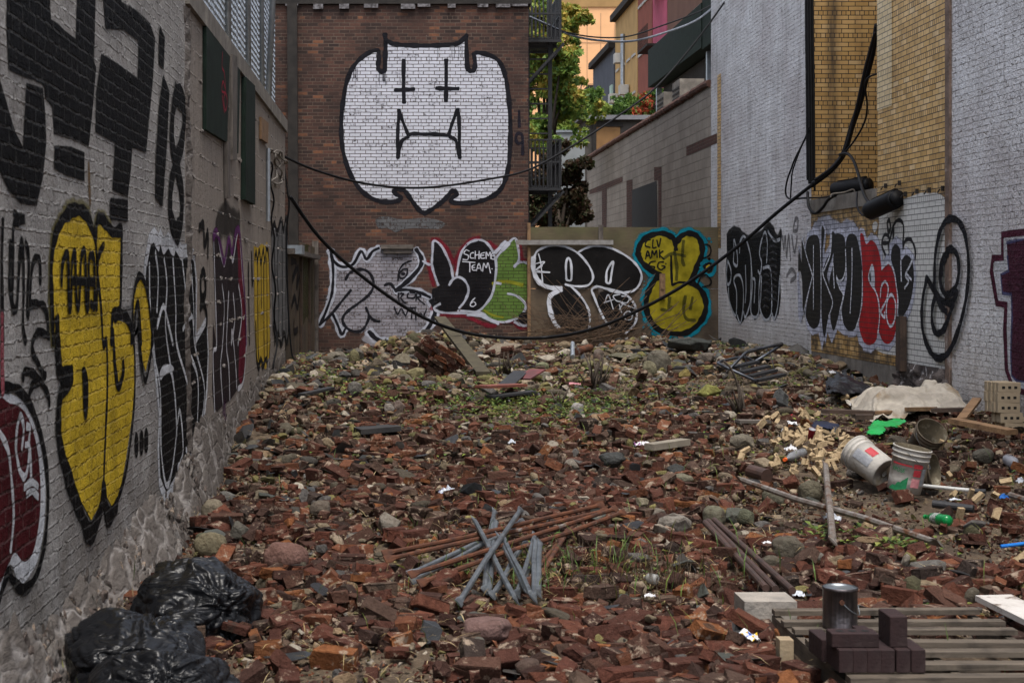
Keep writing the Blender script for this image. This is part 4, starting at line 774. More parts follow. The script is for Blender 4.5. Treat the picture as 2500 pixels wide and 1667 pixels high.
g.lines([[(1522, 470), (1496, 530), (1466, 592), (1490, 640), (1460, 692)], [(1470, 578), (1512, 628)]], .045, yL2)
g.done('bubble_lettering', yw, 'black and red bubble letters with pale outline')
g = Piece('R', C8, .006, .0003); yBs = K(kk, (.02, .02, .024), edge=.45)
g.lines([[(1322, 470), (1282, 370), (1300, 292), (1332, 300), (1334, 345), (1290, 352)], [(1330, 265), (1322, 200), (1338, 180), (1348, 240), (1330, 275)], [(1342, 330), (1370, 220), (1400, 180), (1432, 190), (1446, 240), (1440, 390)], [(1440, 390), (1460, 332), (1500, 325), (1528, 380), (1535, 440), (1522, 515)], [(1372, 240), (1366, 350)], [(1318, 462), (1338, 430), (1330, 345)]], .065, yBs)
g.done('tag_lettering', yw, 'looping black tag over white paint')
kk = 'white'; wB = K(kk, (.014, .014, .016), edge=.35); wS = K(kk, (.52, .55, .6), edge=.4)
g = Piece('R', C8, .004, .0003)
g.stroke([(110, 300), (150, 262), (200, 262), (240, 310), (300, 320), (370, 290), (420, 225), (455, 260), (490, 320), (520, 275)], .2, K(kk, BLK, edge=.6, alpha=.85))
g.fill([(108, 300), (150, 265), (200, 262), (235, 312), (300, 325), (362, 300), (420, 230), (452, 262), (485, 322), (520, 275), (516, 400), (510, 600), (516, 760), (500, 880), (475, 935), (450, 900), (400, 940), (362, 880), (320, 935), (290, 890), (245, 920), (210, 970), (185, 930), (165, 900), (130, 820), (108, 700), (98, 560), (108, 430)], wB, smooth=False)
g.lines([[(116, 480), (106, 560), (112, 660), (136, 640), (140, 560), (118, 490)], [(120, 690), (130, 800), (165, 890), (180, 880), (182, 720), (162, 640), (175, 600), (210, 600), (232, 680), (232, 830), (212, 955), (188, 900)], [(162, 325), (162, 420), (160, 500), (188, 520), (186, 420), (166, 325)], [(205, 425), (210, 340), (240, 300), (270, 370), (292, 480), (292, 650), (285, 800), (250, 910), (235, 870)], [(292, 500), (302, 660), (290, 860), (320, 912), (350, 870), (352, 700), (362, 600)], [(300, 620), (322, 640), (316, 800)], [(345, 560), (362, 580), (372, 500), (356, 430), (372, 330), (400, 270), (416, 360), (410, 500)], [(372, 600), (366, 750), (362, 850), (400, 932), (445, 880), (448, 640), (432, 535), (382, 542)], [(420, 262), (470, 332), (512, 322)], [(510, 600), (496, 820), (470, 922), (450, 880)], [(250, 520), (255, 700), (248, 800)]], .07, wS)
g.lines([[(385, 600+60*k), (400, 585+60*k), (430, 600+60*k)] for k in range(5)]+[[(435, 330+50*k), (460, 318+50*k), (490, 335+50*k)] for k in range(10)]+[[(380, 300+50*k), (400, 290+50*k), (412, 300+50*k)] for k in range(4)], .05, K(kk, (.1, .1, .105), edge=.7, alpha=.6))
g.done('bubble_lettering', rb, 'narrow black letters with silver lines')
g = Piece('R', C8, .004)
g.lines([[(610, 260), (622, 180), (645, 170), (640, 250), (612, 262)], [(530, 300), (540, 400), (550, 300), (560, 460), (575, 290), (590, 480)], [(560, 600), (600, 550), (630, 600), (590, 640)], [(600, 300), (620, 420), (640, 300)]], .09, K(kk, (.16, .155, .16), edge=.6, alpha=.6)); g.done('tag_lettering', rb, 'faded grey tag')
g = Piece('R', C8, .0335); 
big = [[(1640, 612), (1700, 720), (1760, 788), (1830, 800), (1872, 715)], [(1640, 612), (1610, 760), (1600, 900), (1612, 1030), (1650, 1140), (1700, 1210), (1755, 1215), (1820, 1150), (1890, 970), (1940, 750), (1957, 520), (1932, 300), (1885, 195), (1830, 168), (1780, 190), (1735, 280), (1705, 430), (1697, 600), (1702, 700), (1740, 820), (1792, 872)], [(1802, 432), (1760, 472), (1740, 560), (1750, 680), (1790, 742), (1850, 700), (1882, 580), (1872, 450), (1830, 398), (1788, 412)], [(1782, 470), (1755, 520), (1752, 590)], [(1702, 760), (1680, 850), (1682, 960), (1712, 1032), (1762, 1010), (1802, 920), (1842, 800)]]
g.lines(big, .115, K('white', (.02, .02, .024), edge=.45)); g.done('tag_lettering', wn, 'large looping black tag')
g = Piece('R', C8, .004)
T_ = [(2225, 350), (2280, 335), (2380, 320), (2380, 1400), (2300, 1392), (2262, 1350), (2255, 1200), (2265, 900), (2260, 740), (2192, 730), (2180, 590), (2240, 560), (2230, 450)]
g.lines([[(2380, 270), (2280, 278), (2190, 290), (2192, 465), (2118, 470), (2108, 560), (2150, 800), (2218, 812), (2212, 1000), (2222, 1300), (2270, 1440), (2380, 1475)]], .12, K('white', (.09, .02, .04), edge=.4), smooth=False)
g.fill([(2380, 295), (2205, 310), (2205, 485), (2132, 490), (2128, 580), (2160, 785), (2232, 795), (2225, 1000), (2235, 1300), (2280, 1430), (2380, 1462)], K('white', (.62, .62, .66)), smooth=False)
g.fill(T_, K('white', (.075, .022, .04), var=.4, edge=.4), smooth=False); g.stroke(T_, .05, K('white', (.1, .1, .22), edge=.5, alpha=.7), smooth=False)
g.done('block_lettering', wn, 'dark purple block letter with white edge')
# ---------------------------------------------------------------- cables over the lot
def cable(label, pts, Ys, r, mat=None, per=8, name='cable'):
    q = spline(pts, per); xs = [p[0] for p in Ys]; yv = [p[1] for p in Ys]
    n = len(q); V = [P(p[0], p[1], float(np.interp(i/(n-1), xs, yv))) for i, p in enumerate(q)]
    mb = MB(); mb.tube(V, r, 7); return setprops(mb.build(name, mat or M_black, smooth=True), label, 'cable')
cable('thin black cable sagging across the lower part of the white painted face', [(695, 383), (760, 412), (860, 442), (960, 457), (1060, 457), (1180, 440), (1290, 415), (1400, 355), (1500, 290), (1600, 215), (1700, 100), (1780, -10)], [(0, 21.9), (1, 29.5)], .019)
cable('thick black cable sagging low in front of the plywood fence', [(708, 480), (780, 580), (880, 672), (1000, 757), (1100, 802), (1200, 822), (1330, 824), (1450, 802), (1560, 757), (1680, 690), (1800, 603), (1900, 517), (1985, 450)], [(0, 21.9), (.5, 25.5), (1, 22.6)], .028)
M_cab2 = mottled('pale_cable', (.2, .22, .26), (.1, .11, .13), 9, .4)
cable('twin cable slung between fire escape and green balcony', [(1294, 42), (1340, 62), (1400, 88), (1470, 100), (1550, 100), (1640, 75), (1700, 50), (1745, 15)], [(0, 30.6), (1, 34)], .024, M_cab2)
cable('thin dark cable just above the twin cable by the fire escape', [(1294, 40), (1360, 72), (1440, 90), (1530, 90), (1620, 62), (1700, 32), (1745, 8)], [(0, 30.7), (1, 34)], .016)
for k, dx in enumerate((0, 5, 11, 17)):
    cable(('leftmost', 'second', 'third', 'rightmost')[k]+' of four black cables running up the yellow light well corner', [(1967+dx, -60), (1968+dx, 100), (1970+dx, 250), (1971+dx, 400), (1972+dx, 440+9*k)], [(0, YW-.35), (1, YW-.35)], .024 if k in (1, 2) else .017)
cable('heavy black cable bundle climbing from the splice out of the light well', [(1985, 450), (2030, 415), (2060, 375), (2080, 310), (2100, 250), (2115, 190), (2130, 130), (2142, 60)], [(0, 22.5), (1, 21.6)], .043)
cable('black cable beside the heavy bundle in the light well', [(1990, 440), (2040, 402), (2066, 360), (2090, 270), (2112, 170), (2136, 80)], [(0, 22.4), (1, 21.5)], .024)
cable('thin black cable looping off the heavy bundle beside the pale bricks', [(2055, 380), (2085, 345), (2110, 300), (2117, 260), (2112, 210), (2120, 190), (2140, 181)], [(0, 22), (1, 21)], .014)
cable('black cable curling down to the lower splice case', [(2050, 378), (2070, 376), (2085, 395), (2098, 435), (2108, 470), (2120, 492), (2135, 500)], [(0, 22), (1, 19.4)], .022)
cable('black cable swinging under the stone sill to the upper splice case', [(1972, 470), (1975, 505), (1990, 521), (2008, 508), (2022, 488), (2040, 476)], [(0, 22.7), (1, 21.6)], .023)
cable('thin black cable loop hanging on the far white wall', [(1976, 310), (1965, 340), (1940, 390), (1932, 412), (1922, 440), (1918, 470), (1928, 486), (1960, 484), (2010, 482), (2040, 478)], [(0, 22.8), (.6, 23.6), (1, 21.8)], .014)
cable('second thin black cable loop on the far white wall', [(1978, 315), (1958, 355), (1936, 415), (1932, 450), (1930, 483)], [(0, 22.8), (1, 23.4)], .012)
cable('thin black cable drooping beneath the lower splice case', [(2093, 470), (2092, 500), (2102, 522), (2120, 528), (2132, 522)], [(0, 20.6), (1, 19.5)], .014)
cable('pale wire tied around the upper splice case', [(2028, 482), (2032, 474), (2060, 470), (2082, 463), (2086, 470), (2080, 474)], [(0, 21.6), (1, 21.6)], .012, M_conc)
cable('thin wire strung to brackets on the yellow brick', [(2095, 478), (2130, 470), (2150, 463), (2160, 452), (2156, 466), (2170, 472), (2185, 462), (2199, 444)], [(0, 21), (1, 19.3)], .01, M_cab2)
def splice(label, a, b, Ya, Yb, r):
    A, B = P(*a, Ya), P(*b, Yb); t = thing('splice_case', label, 'splice case', A, 'splice cases on the yellow wall')
    d = (B-A).normalized(); mb = MB(); L = (B-A).length
    mb.tube([A+d*L*k for k in (0, .02, .1, .5, .9, .98, 1)], r, 20, rs=[r*.75, r*.93, r, r, r, r*.95, r*.8]); mb.build('body', M_black, t, True)
    mb = MB(); mb.tube([B-d*.005, B+d*.06], r*.82, 20); mb.build('end_cap', M_black, t, True)
    mb = MB(); up = Vector((0, 0, r*.98)); mb.beam(A+d*L*.15+up, B+up, .05, .03); mb.build('seam', M_black, t)
splice('black cylindrical splice case lying on the stone sill of the light well', (2035, 466), (2115, 453), 22.0, 21.6, .12)
splice('black cylindrical splice case hanging in front of the white paint patch', (2122, 516), (2188, 486), 19.6, 19.0, .12)
for k, (px, py) in enumerate(((2165, 452), (2199, 445), (2214, 472), (2242, 465), (2272, 462), (2305, 458))):
    y, z = RW(px, py); mb = MB(); mb.box((XR-.035, y-.012, z-.04), (XR, y+.012, z+.02)); mb.tube([(XR-.05, y, z-.02), (XR-.07, y+.02, z-.06)], .008, 6)
    setprops(mb.build('wall_hook', M_grime), 'small rusty hook in the row along the top of the white paint patch', 'hook', 'rusty hooks on the yellow wall')

# ---------------------------------------------------------------- beyond the fence
kbw = thing('block_building', 'long grey block building with tiled parapet and a boarded black window', 'building', (XR, 40, 0))
def f_far(nt, uv, h, mo, rn):
    c = mixc(nt, maprange(nt, noise(nt, uv, 1.2, 5), .35, .65), (.36, .315, .265), (.26, .225, .19))
    return mixc(nt, mo, c, (.22, .19, .16))
M_far = wallmat('grey_block', 'block', f_far)
s0 = (CX-1430)
Yf = 50.5
mb = MB(); boxuv(mb, (XR, YB+.62, -.2), (XR+5, Yf, 5.72)); mb.build('wall', M_far, kbw)
kC = lambda px, py: ((px-CX)/XR, F/((px-CX)/XR))
def patchR(name, pts, mat, off, label):
    U = [RW(*p) for p in pts]; mb = MB(); mb.add([(XR-off, u[0], u[1]) for u in U], [tuple(range(len(U)))], 0, [tuple(u) for u in U]); return mb.build(name, mat, kbw, label=label)
q4 = lambda L: [(1260+x/2.7038, y/2.7038) for x, y in L]
M_redb = wallmat('red_brick', 'back', lambda nt, uv, h, mo, rn: mixc(nt, mo, ramp(nt, rn, [(0, (.065, .03, .023)), (1, (.11, .048, .036))]), (.12, .1, .085)))
for L in ([(485, 1255), (705, 1165), (705, 1200), (600, 1245), (598, 1500), (568, 1500), (568, 1260), (485, 1285)], [(730, 1195), (770, 1185), (768, 1500), (730, 1500)], [(912, 1105), (962, 1100), (960, 1500), (940, 1500), (940, 1190), (912, 1195)], [(1125, 970), (1328, 880), (1328, 945), (1125, 1030)]):
    patchR('brick_repair', q4(L), M_redb, .006, 'patch of bare red brick')
patchR('boarded_window', q4([(768, 1255), (930, 1195), (935, 1500), (768, 1500)]), mottled('black_board', (.012, .012, .013), (.02, .02, .021), 5, .7), .012, 'window filled in black')
mb = MB()
y = YB+.65
M_tile = mottled('clay_tile', (.13, .06, .042), (.075, .04, .03), 6, .85)
while y < Yf:
    mb.tube([(XR-.02, y, 5.74+random.uniform(-.01, .02)), (XR-.02, y+.34, 5.76)], .075, 8); y += .36
mb.build('tile_parapet', M_tile, kbw)
for k, (px, py, w_, h_) in enumerate(((1640, 232, .9, .55), (1680, 215, 1.0, .6))):
    X = XR+.9; Y = X*F/(px-CX); t = thing('air_conditioner', ('farther' if k == 0 else 'nearer')+' pale air conditioner on the block building roof edge', 'air conditioner', (X, Y, 5.72), 'air conditioners on the block building')
    mb = MB(); mb.box((X-.3, Y-.5, 5.73), (X+.3, Y+.5, 5.73+h_+.35)); mb.build('body', M_conc, t); mb = MB()
    for q in range(6): mb.box((X-.315, Y-.45, 5.85+q*.12), (X-.302, Y+.45, 5.9+q*.12))
    mb.build('grille', M_grime, t)
# roof bulkhead with wooden hatch
t = thing('roof_bulkhead', 'flat roofed concrete bulkhead with a boarded wooden opening', 'bulkhead', (8, 55, 0))
Yk = 55.; a = P(1427, 287, Yk); b = P(1600, 287, Yk)
M_dconc = mottled('dark_concrete', (.075, .068, .06), (.045, .04, .036), 3, .9)
mb = MB(); mb.box((a.x, Yk, -.1), (b.x, Yk+5, a.z-.1)); mb.build('wall', M_dconc, t)
mb = MB(); mb.box((a.x-.2, Yk-.25, a.z-.097), (b.x, Yk+5.2, a.z+.06)); mb.build('roof', mottled('roof_felt', (.2, .2, .21), (.14, .14, .15), 2), t)
w0, w1 = P(1456, 310, Yk-.05), P(1514, 400, Yk-.05); mb = MB(); mb.box((w0.x, Yk-.05, w1.z), (w1.x, Yk-.005, w0.z)); mb.build('hatch', mottled('raw_wood', (.24, .13, .05), (.17, .09, .035), 2), t)
mb = MB(); mb.box((w0.x-.15, Yk-.08, w1.z), (w0.x-.003, Yk-.004, w0.z+.15)); mb.box((w0.x, Yk-.08, w0.z+.003), (w1.x+.1, Yk-.004, w0.z+.15)); mb.build('hatch_frame', M_grime, t)
t = thing('shed', 'pale grey flat panelled shed between trees and bulkhead', 'shed', (5.9, 52, 0))
a = P(1362, 324, 52); b = P(1428, 324, 52); mb = MB(); mb.box((a.x, 52, -.1), (b.x, 54, a.z)); mb.build('wall', mottled('shed_panel', (.25, .27, .28), (.2, .215, .22), 1), t)
mb = MB(); mb.box((a.x-.05, 51.95, a.z+.003), (b.x+.05, 54.05, a.z+.08)); mb.build('roof', M_fence, t)

# houses on the far side
def mplain(name, c, s=.8): return mottled(name, c, tuple(v*s for v in c), 1.2, .85, 20, .003)
M_win = mottled('dark_glass', (.03, .035, .04), (.05, .055, .06), 1, .15, 20, .0, spec=.5)
M_trim = mplain('pale_trim', (.5, .5, .48))
tb = thing('tall_building', 'tall peach coloured building filling the gap behind the trees', 'building', (14, 125, 0))
a = P(1300, 330, 125); b = P(1600, 330, 125); zt = P(0, 18, 125).z
mb = MB(); mb.box((a.x, 125, 0), (b.x, 140, zt)); mb.build('wall', mplain('peach_render', (.78, .44, .22), .93), tb)
mb = MB()
for k in range(1, 9):
    x = a.x+(b.x-a.x)*k/9; mb.box((x-.03, 124.97, 0), (x+.03, 124.996, zt-.5))
for z in np.arange(4, zt-1, 3.4): mb.box((a.x, 124.96, z), (b.x, 124.968, z+.06))
mb.build('panel_joints', mplain('joint', (.5, .3, .17)), tb)
mb = MB(); mb.box((a.x, 124.9, zt+.003), (b.x, 140, zt+.9)); mb.build('parapet', mplain('ochre', (.36, .22, .09)), tb)
mb = MB(); mb.box((a.x, 126, zt+.903), (b.x, 138, zt+8)); mb.build('setback_storey', mplain('dark_cladding', (.07, .07, .08)), tb)
def house(name, label, X, pxl, pxr, slope, col, wins, ww=1.15, wh=2.0):
    """row house whose yard front is the plane x = X; pxl, pxr its ends in photo pixels, slope the roof line over the horizon"""
    Y1, Y0 = X*F/(pxl-CX), X*F/(pxr-CX); zt = HC+slope*X
    t = thing(name, label, 'house', (X, (Y0+Y1)/2, 0))
    mb = MB(); mb.box((X, Y0+.01, 0), (X+10, Y1-.01, zt)); mb.build('wall', col, t)
    mb = MB(); mb.box((X-.3, Y0+.01, zt+.003), (X+10, Y1-.01, zt+.35)); mb.build('roof', M_grime, t)
    for (u, z) in wins:
        y = Y0+(Y1-Y0)*u; fr = MB(); fr.box((X-.06, y-ww/2-.1, z-.12), (X-.002, y+ww/2+.1, z)); f = fr.build('window', M_trim, t)
        p = MB(); p.box((X-.04, y-ww/2, z+.003), (X-.003, y+ww/2, z+wh)); po = p.build('pane', M_win, f)
    return t, X, Y0, Y1, zt
W5 = [(u, z) for z in (5.6, 8.4, 11.2) for u in (.2, .5, .8)]
t, X, Y0, Y1, zt = house('row_house', 'tan rendered row house with tall windows and grey drainpipe', 12, 1502, 1556, 1.165, mplain('tan_render', (.52, .33, .13)), [(u, z) for z in (9.3, 11.2, 13.1) for u in (.14, .36, .6, .86)], .95, 1.3)
mb = MB(); mb.tube([(X-.1, Y0+(Y1-Y0)*.55, .5), (X-.1, Y0+(Y1-Y0)*.55, zt-1.2)], .12, 8); mb.build('drainpipe', M_fence, t)
for u, z in ((.36, 11.25), (.86, 11.25), (.6, 13.15), (.14, 9.35)):
    y = Y0+(Y1-Y0)*u; mb = MB(); mb.box((X-.5, y-.35, z), (X-.062, y+.35, z+.5)); setprops(mb.build('air_conditioner', M_trim), 'small white window air conditioner on the tan row house', 'air conditioner', 'window air conditioners on the tan house')
t, X, Y0, Y1, zt = house('row_house', 'low dark blue row house with white downpipe and fire escape', 12, 1448, 1499, 1.055, mplain('slate_paint', (.085, .095, .12)), [(u, z) for z in (9.4, 11.6) for u in (.15, .4, .65)], .9, 1.4)
mb = MB(); mb.box((X-.1, Y0+.3, .2), (X-.004, Y0+1.1, zt-2)); mb.build('downpipe', mplain('mint_trim', (.45, .6, .52)), t)
mb = MB()
for z in (6.2, 9.2): 
    mb.box((X-1.0, Y0+3, z), (X-.01, Y0+8, z+.08))
    for q in range(11): mb.box((X-1.0, Y0+3+q*.5, z+.08), (X-.96, Y0+3.05+q*.5, z+1))
    mb.box((X-1.02, Y0+3, z+1), (X-.95, Y0+8, z+1.05))
mb.build('fire_escape', M_grime, t)
house('row_house', 'small red brick row house end with chimney behind the trees', 12.2, 1425, 1447, .95, mplain('red_render', (.3, .05, .035)), [(.5, 8)])
house('row_house', 'tall red brick row house beside the tan house', 12, 1557.5, 1592, 1.4, mplain('brick_red', (.26, .075, .05)), [(u, z) for z in (10.4, 12.8, 15.2) for u in (.2, .5, .8)], .9, 1.5)
t, X, Y0, Y1, zt = house('row_house', 'pink row house with iron balconies above the green balcony', 12, 1593.5, 1628, 1.4, mplain('pink_render', (.5, .1, .17)), [(u, z) for z in (12.6, 15.2) for u in (.2, .5, .8)], .8, 1.5)
house('row_house', 'brown brick row house mostly hidden by the green balcony', 12, 1629, 1740, 1.5, mplain('brown_render', (.16, .08, .055)), [(u, z) for z in (9.6, 12.6) for u in (.1, .3)])
for z in (12.3, 14.9):
    mb = MB(); mb.box((X-.8, Y0+.5, z-.1), (X-.07, Y1-.5, z))
    for q in np.arange(Y0+.5, Y1-.5, .3): mb.box((X-.8, q, z), (X-.77, q+.03, z+.9))
    mb.build('balcony', M_grime, t)
# dark green timber balcony box
t = thing('timber_balcony', 'dark green boarded timber balcony overhanging the block building', 'balcony', (8, 44, 0))
X = 8.0; Ya, Yb_ = X*F/(1582-CX), X*F/(1712-CX); z0, z1 = HC+.752*X, HC+.90*X
mb = MB(); mb.box((X, Yb_, z0), (X+3, Ya, z1))
mb.build('side_boards', M_green, t)
mb = MB(); mb.box((X+.1, Yb_+.05, z1+.003), (X+2.9, Ya-.05, z1+.05)); mb.build('floor_edge', M_grime, t)
mb = MB(); mb.box((X+.02, 36.5, z0-.05), (X+3, Yb_-.003, z1+3)); mb.build('stair_box', M_green, t)
for y in (Ya-.4, Yb_+.3, 37.2):
    mb = MB(); mb.box((X+.2, y-.08, 5.7), (X+.36, y+.08, z0-.053)); mb.build('post', M_fence, t)
mb = MB(); mb.box((X+.4, 36.6, 5.7), (X+2.9, Ya-.6, z0-.06)); mb.build('shade_block', M_grime, t)  # dark solid box stands in for the shaded space under the balcony
# fire escape behind the brick building
fe2 = thing('fire_escape', 'black iron fire escape on the side of the brown brick building', 'fire escape', (XB, 31.5, 0))
M_iron = mottled('black_iron', (.02, .021, .024), (.03, .03, .033), 6, .5)
def platform(z, y0=31.0, y1=32.6, x1=3.34):
    mb = MB(); n = 15
    for k in range(n): x = XB+.06+(x1-XB-.1)*k/(n-1); mb.box((x-.017, y0, z), (x+.017, y1, z+.04))
    for y in (y0, (y0+y1)/2, y1-.04): mb.box((XB+.02, y, z-.06), (x1, y+.04, z-.003))
    mb.build('platform', M_iron, fe2); mb = MB()
    for k in range(9): x = XB+.06+(x1-XB-.1)*k/8; mb.box((x-.012, y0, z+.043), (x+.012, y0+.024, z+.95)); mb.box((x-.012, y1-.024, z+.043), (x+.012, y1, z+.95))
    for k in range(16): y = y0+(y1-y0)*k/15; mb.box((x1-.024, y-.012, z+.043), (x1, y+.012, z+.95))
    for zz in (.5, .953): mb.box((XB+.02, y0-.004, z+zz), (x1, y0+.03, z+zz+.035)); mb.box((x1-.03, y0+.034, z+zz), (x1+.004, y1, z+zz+.035))
    mb.build('railing', M_iron, fe2)
zp = [P(0, py, 31).z for py in (96, 458)]
for z in zp: platform(z)
mb = MB(); mb.box((2.66, 31.3, .2), (2.72, 31.36, 11)); mb.build('stringer', M_iron, fe2)
mb = MB(); mb.box((3.1, 31.3, .2), (3.18, 31.38, 11)); mb.build('stringer', M_iron, fe2)
for z in np.arange(zp[1]+.2, zp[0], .305): mb = MB(); mb.box((2.723, 31.31, z), (3.097, 31.35, z+.03)); mb.build('rung', M_iron, fe2)
for k in range(3):
    for z in zp: mb = MB(); mb.beam((XB+.05, 31.1+.7*k, z-.9), (3.4, 31.1+.7*k, z-.07), .05, .05); mb.build('bracket', M_iron, fe2)

# ---------------------------------------------------------------- trees and yard plants
mleaf, ntl = newmat('foliage'); at = nd(ntl, 'ShaderNodeAttribute', attribute_name='col').outputs[0]
bs = bsdf(ntl, at, .6); tr = nd(ntl, 'ShaderNodeBsdfTranslucent', {0: at}).outputs[0]; out(ntl, nd(ntl, 'ShaderNodeMixShader', {0: .25, 1: bs, 2: tr}).outputs[0])
M_bark = mottled('bark', (.07, .055, .042), (.04, .03, .025), 8, .9, 30, .01)
def leaves(name, blobs, n, size, cols, parent=None, seed=1, squash=.5):
    r = np.random.default_rng(seed); sb = []
    for b in blobs:
        for q in range(7):
            d = r.normal(size=3); d /= np.linalg.norm(d); e = b[3]*r.uniform(.25, .5); sb.append(tuple(np.array(b[:3])+d*b[3]*r.uniform(.5, 1.15))+(e,))
    blobs = [b[:3]+(b[3]*.8,) for b in blobs]+sb
    wts = np.array([b[3]**2.2 for b in blobs]); ks = r.choice(len(blobs), n, p=wts/wts.sum())
    B = np.array(blobs)[ks]
    d = r.normal(size=(n, 3)); d /= np.linalg.norm(d, axis=1)[:, None]
    c = B[:, :3]+d*(B[:, 3]*r.uniform(.35, 1.05, n)**.6)[:, None]*np.array([1, 1, .8])
    cl = fbm(c[:, 0]*1.6, c[:, 1]*1.6, c[:, 2]*1.6, seed, 2); keep = cl > .42; c = c[keep]; cl = cl[keep]; n = len(c)
    u = r.normal(size=(n, 3)); u /= np.linalg.norm(u, axis=1)[:, None]; v = np.cross(u, r.normal(size=(n, 3))); v /= np.linalg.norm(v, axis=1)[:, None]
    s = size*r.uniform(.6, 1.4, n)[:, None]
    V = np.stack([c-u*s, c+v*s*squash, c+u*s, c-v*s*squash], 1).reshape(-1, 3)
    cc = np.array(cols); ci = np.clip((r.uniform(0, 1, n)*.6+np.clip((cl-.42)*2.5, 0, .6))*len(cc), 0, len(cc)-1).astype(int)
    C = cc[ci]*r.uniform(.7, 1.25, n)[:, None]; C = np.concatenate([C, np.ones((n, 1))], 1)
    return meshobj(name, V, np.arange(n*4).reshape(n, 4), mleaf, parent, attrs={'col': np.repeat(C, 4, 0)})
def tree(name, label, base, top, blobs, n, size, cols, seed, group=None):
    t = thing(name, label, 'tree', base, group); b = Vector(base); mb = MB()
    mb.tube([b, b+(Vector(top)-b)*.5+Vector((.1, 0, 0)), Vector(top)], .2, 8, rs=[.22, .15, .05])
    for k, bl in enumerate(blobs[:9]):
        q = b+(Vector(top)-b)*min(.85, .3+.06*k); mb.tube([q, (q+Vector(bl[:3]))/2+Vector((0, 0, .2)), Vector(bl[:3])], .05, 6, rs=[.08, .05, .02])
    mb.build('trunk', M_bark, t, True); leaves('crown', blobs, n, size, cols, t, seed); return t
def blobpx(L, Y): return [tuple(P(x, y, Y+dy))+(r*(Y)/F,) for x, y, r, dy in L]
GR = [(.06, .12, .025), (.1, .18, .035), (.15, .23, .04), (.2, .26, .045), (.27, .28, .05), (.33, .24, .04)]
tree('street_tree', 'large green and yellowing tree behind the fire escape', (4.3, 46, .2), (4.6, 46, 9), blobpx([(1330, 60, 75, 0), (1390, 45, 45, 1), (1310, 170, 85, 0), (1370, 150, 55, -1), (1300, 280, 80, 0), (1375, 250, 70, 0), (1405, 215, 45, 1), (1340, 330, 75, -1), (1430, 265, 45, 1), (1300, -40, 90, 0), (1425, 45, 25, 0), (1390, 110, 30, 0)], 46), 42000, .08, GR, 3)
tree('street_tree', 'leafy green tree below the row houses', (6.3, 58, .2), (6.6, 58, 7), blobpx([(1410, 290, 50, 0), (1440, 240, 35, 0), (1395, 340, 60, 0), (1460, 265, 30, 2), (1420, 200, 30, 2), (1350, 300, 60, 0)], 58), 18000, .09, GR[:4], 5)
tree('shade_tinted_shrub', 'reddish shrub with shade in its leaf colours, low behind the fire escape', (4.2, 41, .2), (4.3, 41, 4), blobpx([(1330, 440, 60, 0), (1390, 420, 45, 0), (1400, 500, 50, 0), (1340, 520, 60, 0), (1300, 480, 50, 0), (1370, 370, 30, 0)], 41), 20000, .07, [(.03, .035, .015), (.05, .04, .02), (.07, .035, .02), (.045, .055, .02)], 6)  # leaf colours darkened for the shade the shrub stands in
for k, (px, py, r, Y, lab) in enumerate(((1520, 262, 30, 60, 'green bush nearest the bulkhead above its roof'), (1565, 255, 34, 60, 'green bush with red berries beside the balcony'), (1597, 240, 24, 60, 'small bright bush against the red house'))):
    bl = blobpx([(px, py, r, 0), (px+14, py-14, r*.6, 0), (px-12, py+8, r*.8, .5), (px+5, py+25, r, 0)], Y); c = bl[0]
    t = thing('bush', lab, 'bush', (c[0], c[1], 5)); leaves('foliage', bl, 2500, .09, [(.04, .09, .02), (.08, .15, .03), (.14, .2, .05), (.35, .07, .03)] if k == 1 else [(.04, .09, .02), (.08, .15, .03), (.12, .2, .04)], t, 20+k)
    mb = MB(); mb.tube([(c[0], c[1], 3.8), (c[0], c[1], c[2])], .05, 6); mb.build('stem', M_bark, t)
mb = MB(); a = P(1430, 268, 64); b = P(1600, 268, 64)
x = a.x
while x < b.x: mb.box((x, 64, 2), (x+.13, 64.03, a.z+random.uniform(-.1, .1))); x += .15
setprops(mb.build('picket_fence', M_tanw[2]), 'brown picket fence among the bushes under the tan house', 'fence')
# ---------------------------------------------------------------- rubble
def pmat(name, rough, bs, bd, dust, dustc, spec=.2):
    m, nt = newmat(name); v = nd(nt, 'ShaderNodeTexCoord').outputs['Object']
    oi = nd(nt, 'ShaderNodeObjectInfo').outputs['Random']
    v = nd(nt, 'ShaderNodeVectorMath', {0: v, 1: nd(nt, 'ShaderNodeCombineXYZ', {0: math_(nt, 'MULTIPLY', oi, 37.0), 1: math_(nt, 'MULTIPLY', oi, 91.0)}).outputs[0]}, operation='ADD').outputs[0]
    c = nd(nt, 'ShaderNodeAttribute', attribute_name='col').outputs[0]
    n = noise(nt, v, 26, 5, .65)
    c = mixc(nt, maprange(nt, n, .35, .7), c, mixc(nt, 1.0, c, (.55, .5, .48), 'MULTIPLY'))
    c = mixc(nt, maprange(nt, noise(nt, v, 11, 6, .7), dust, dust+.07), c, dustc)
    c = mixc(nt, maprange(nt, noise(nt, v, 6, 4, .6), .62, .68, 0, .8), c, (.035, .026, .02))
    out(nt, bsdf(nt, c, rough, bump(nt, noise(nt, v, bs, 5, .65), bd), spec=spec)); return m
M_brk = pmat('broken_brick', .9, 40, .02, .57, (.26, .2, .15), .15)
M_stn = pmat('stone', .9, 34, .022, .67, (.1, .1, .045))
M_slt = pmat('slate', .55, 40, .004, .7, (.12, .1, .08), .35)
M_chip = pmat('tan_brick', .8, 60, .003, .75, (.3, .24, .15))
def bm_np(bm):
    bm.verts.ensure_lookup_table(); V = np.array([v.co[:] for v in bm.verts]); return V, [[v.index for v in f.verts] for f in bm.faces]
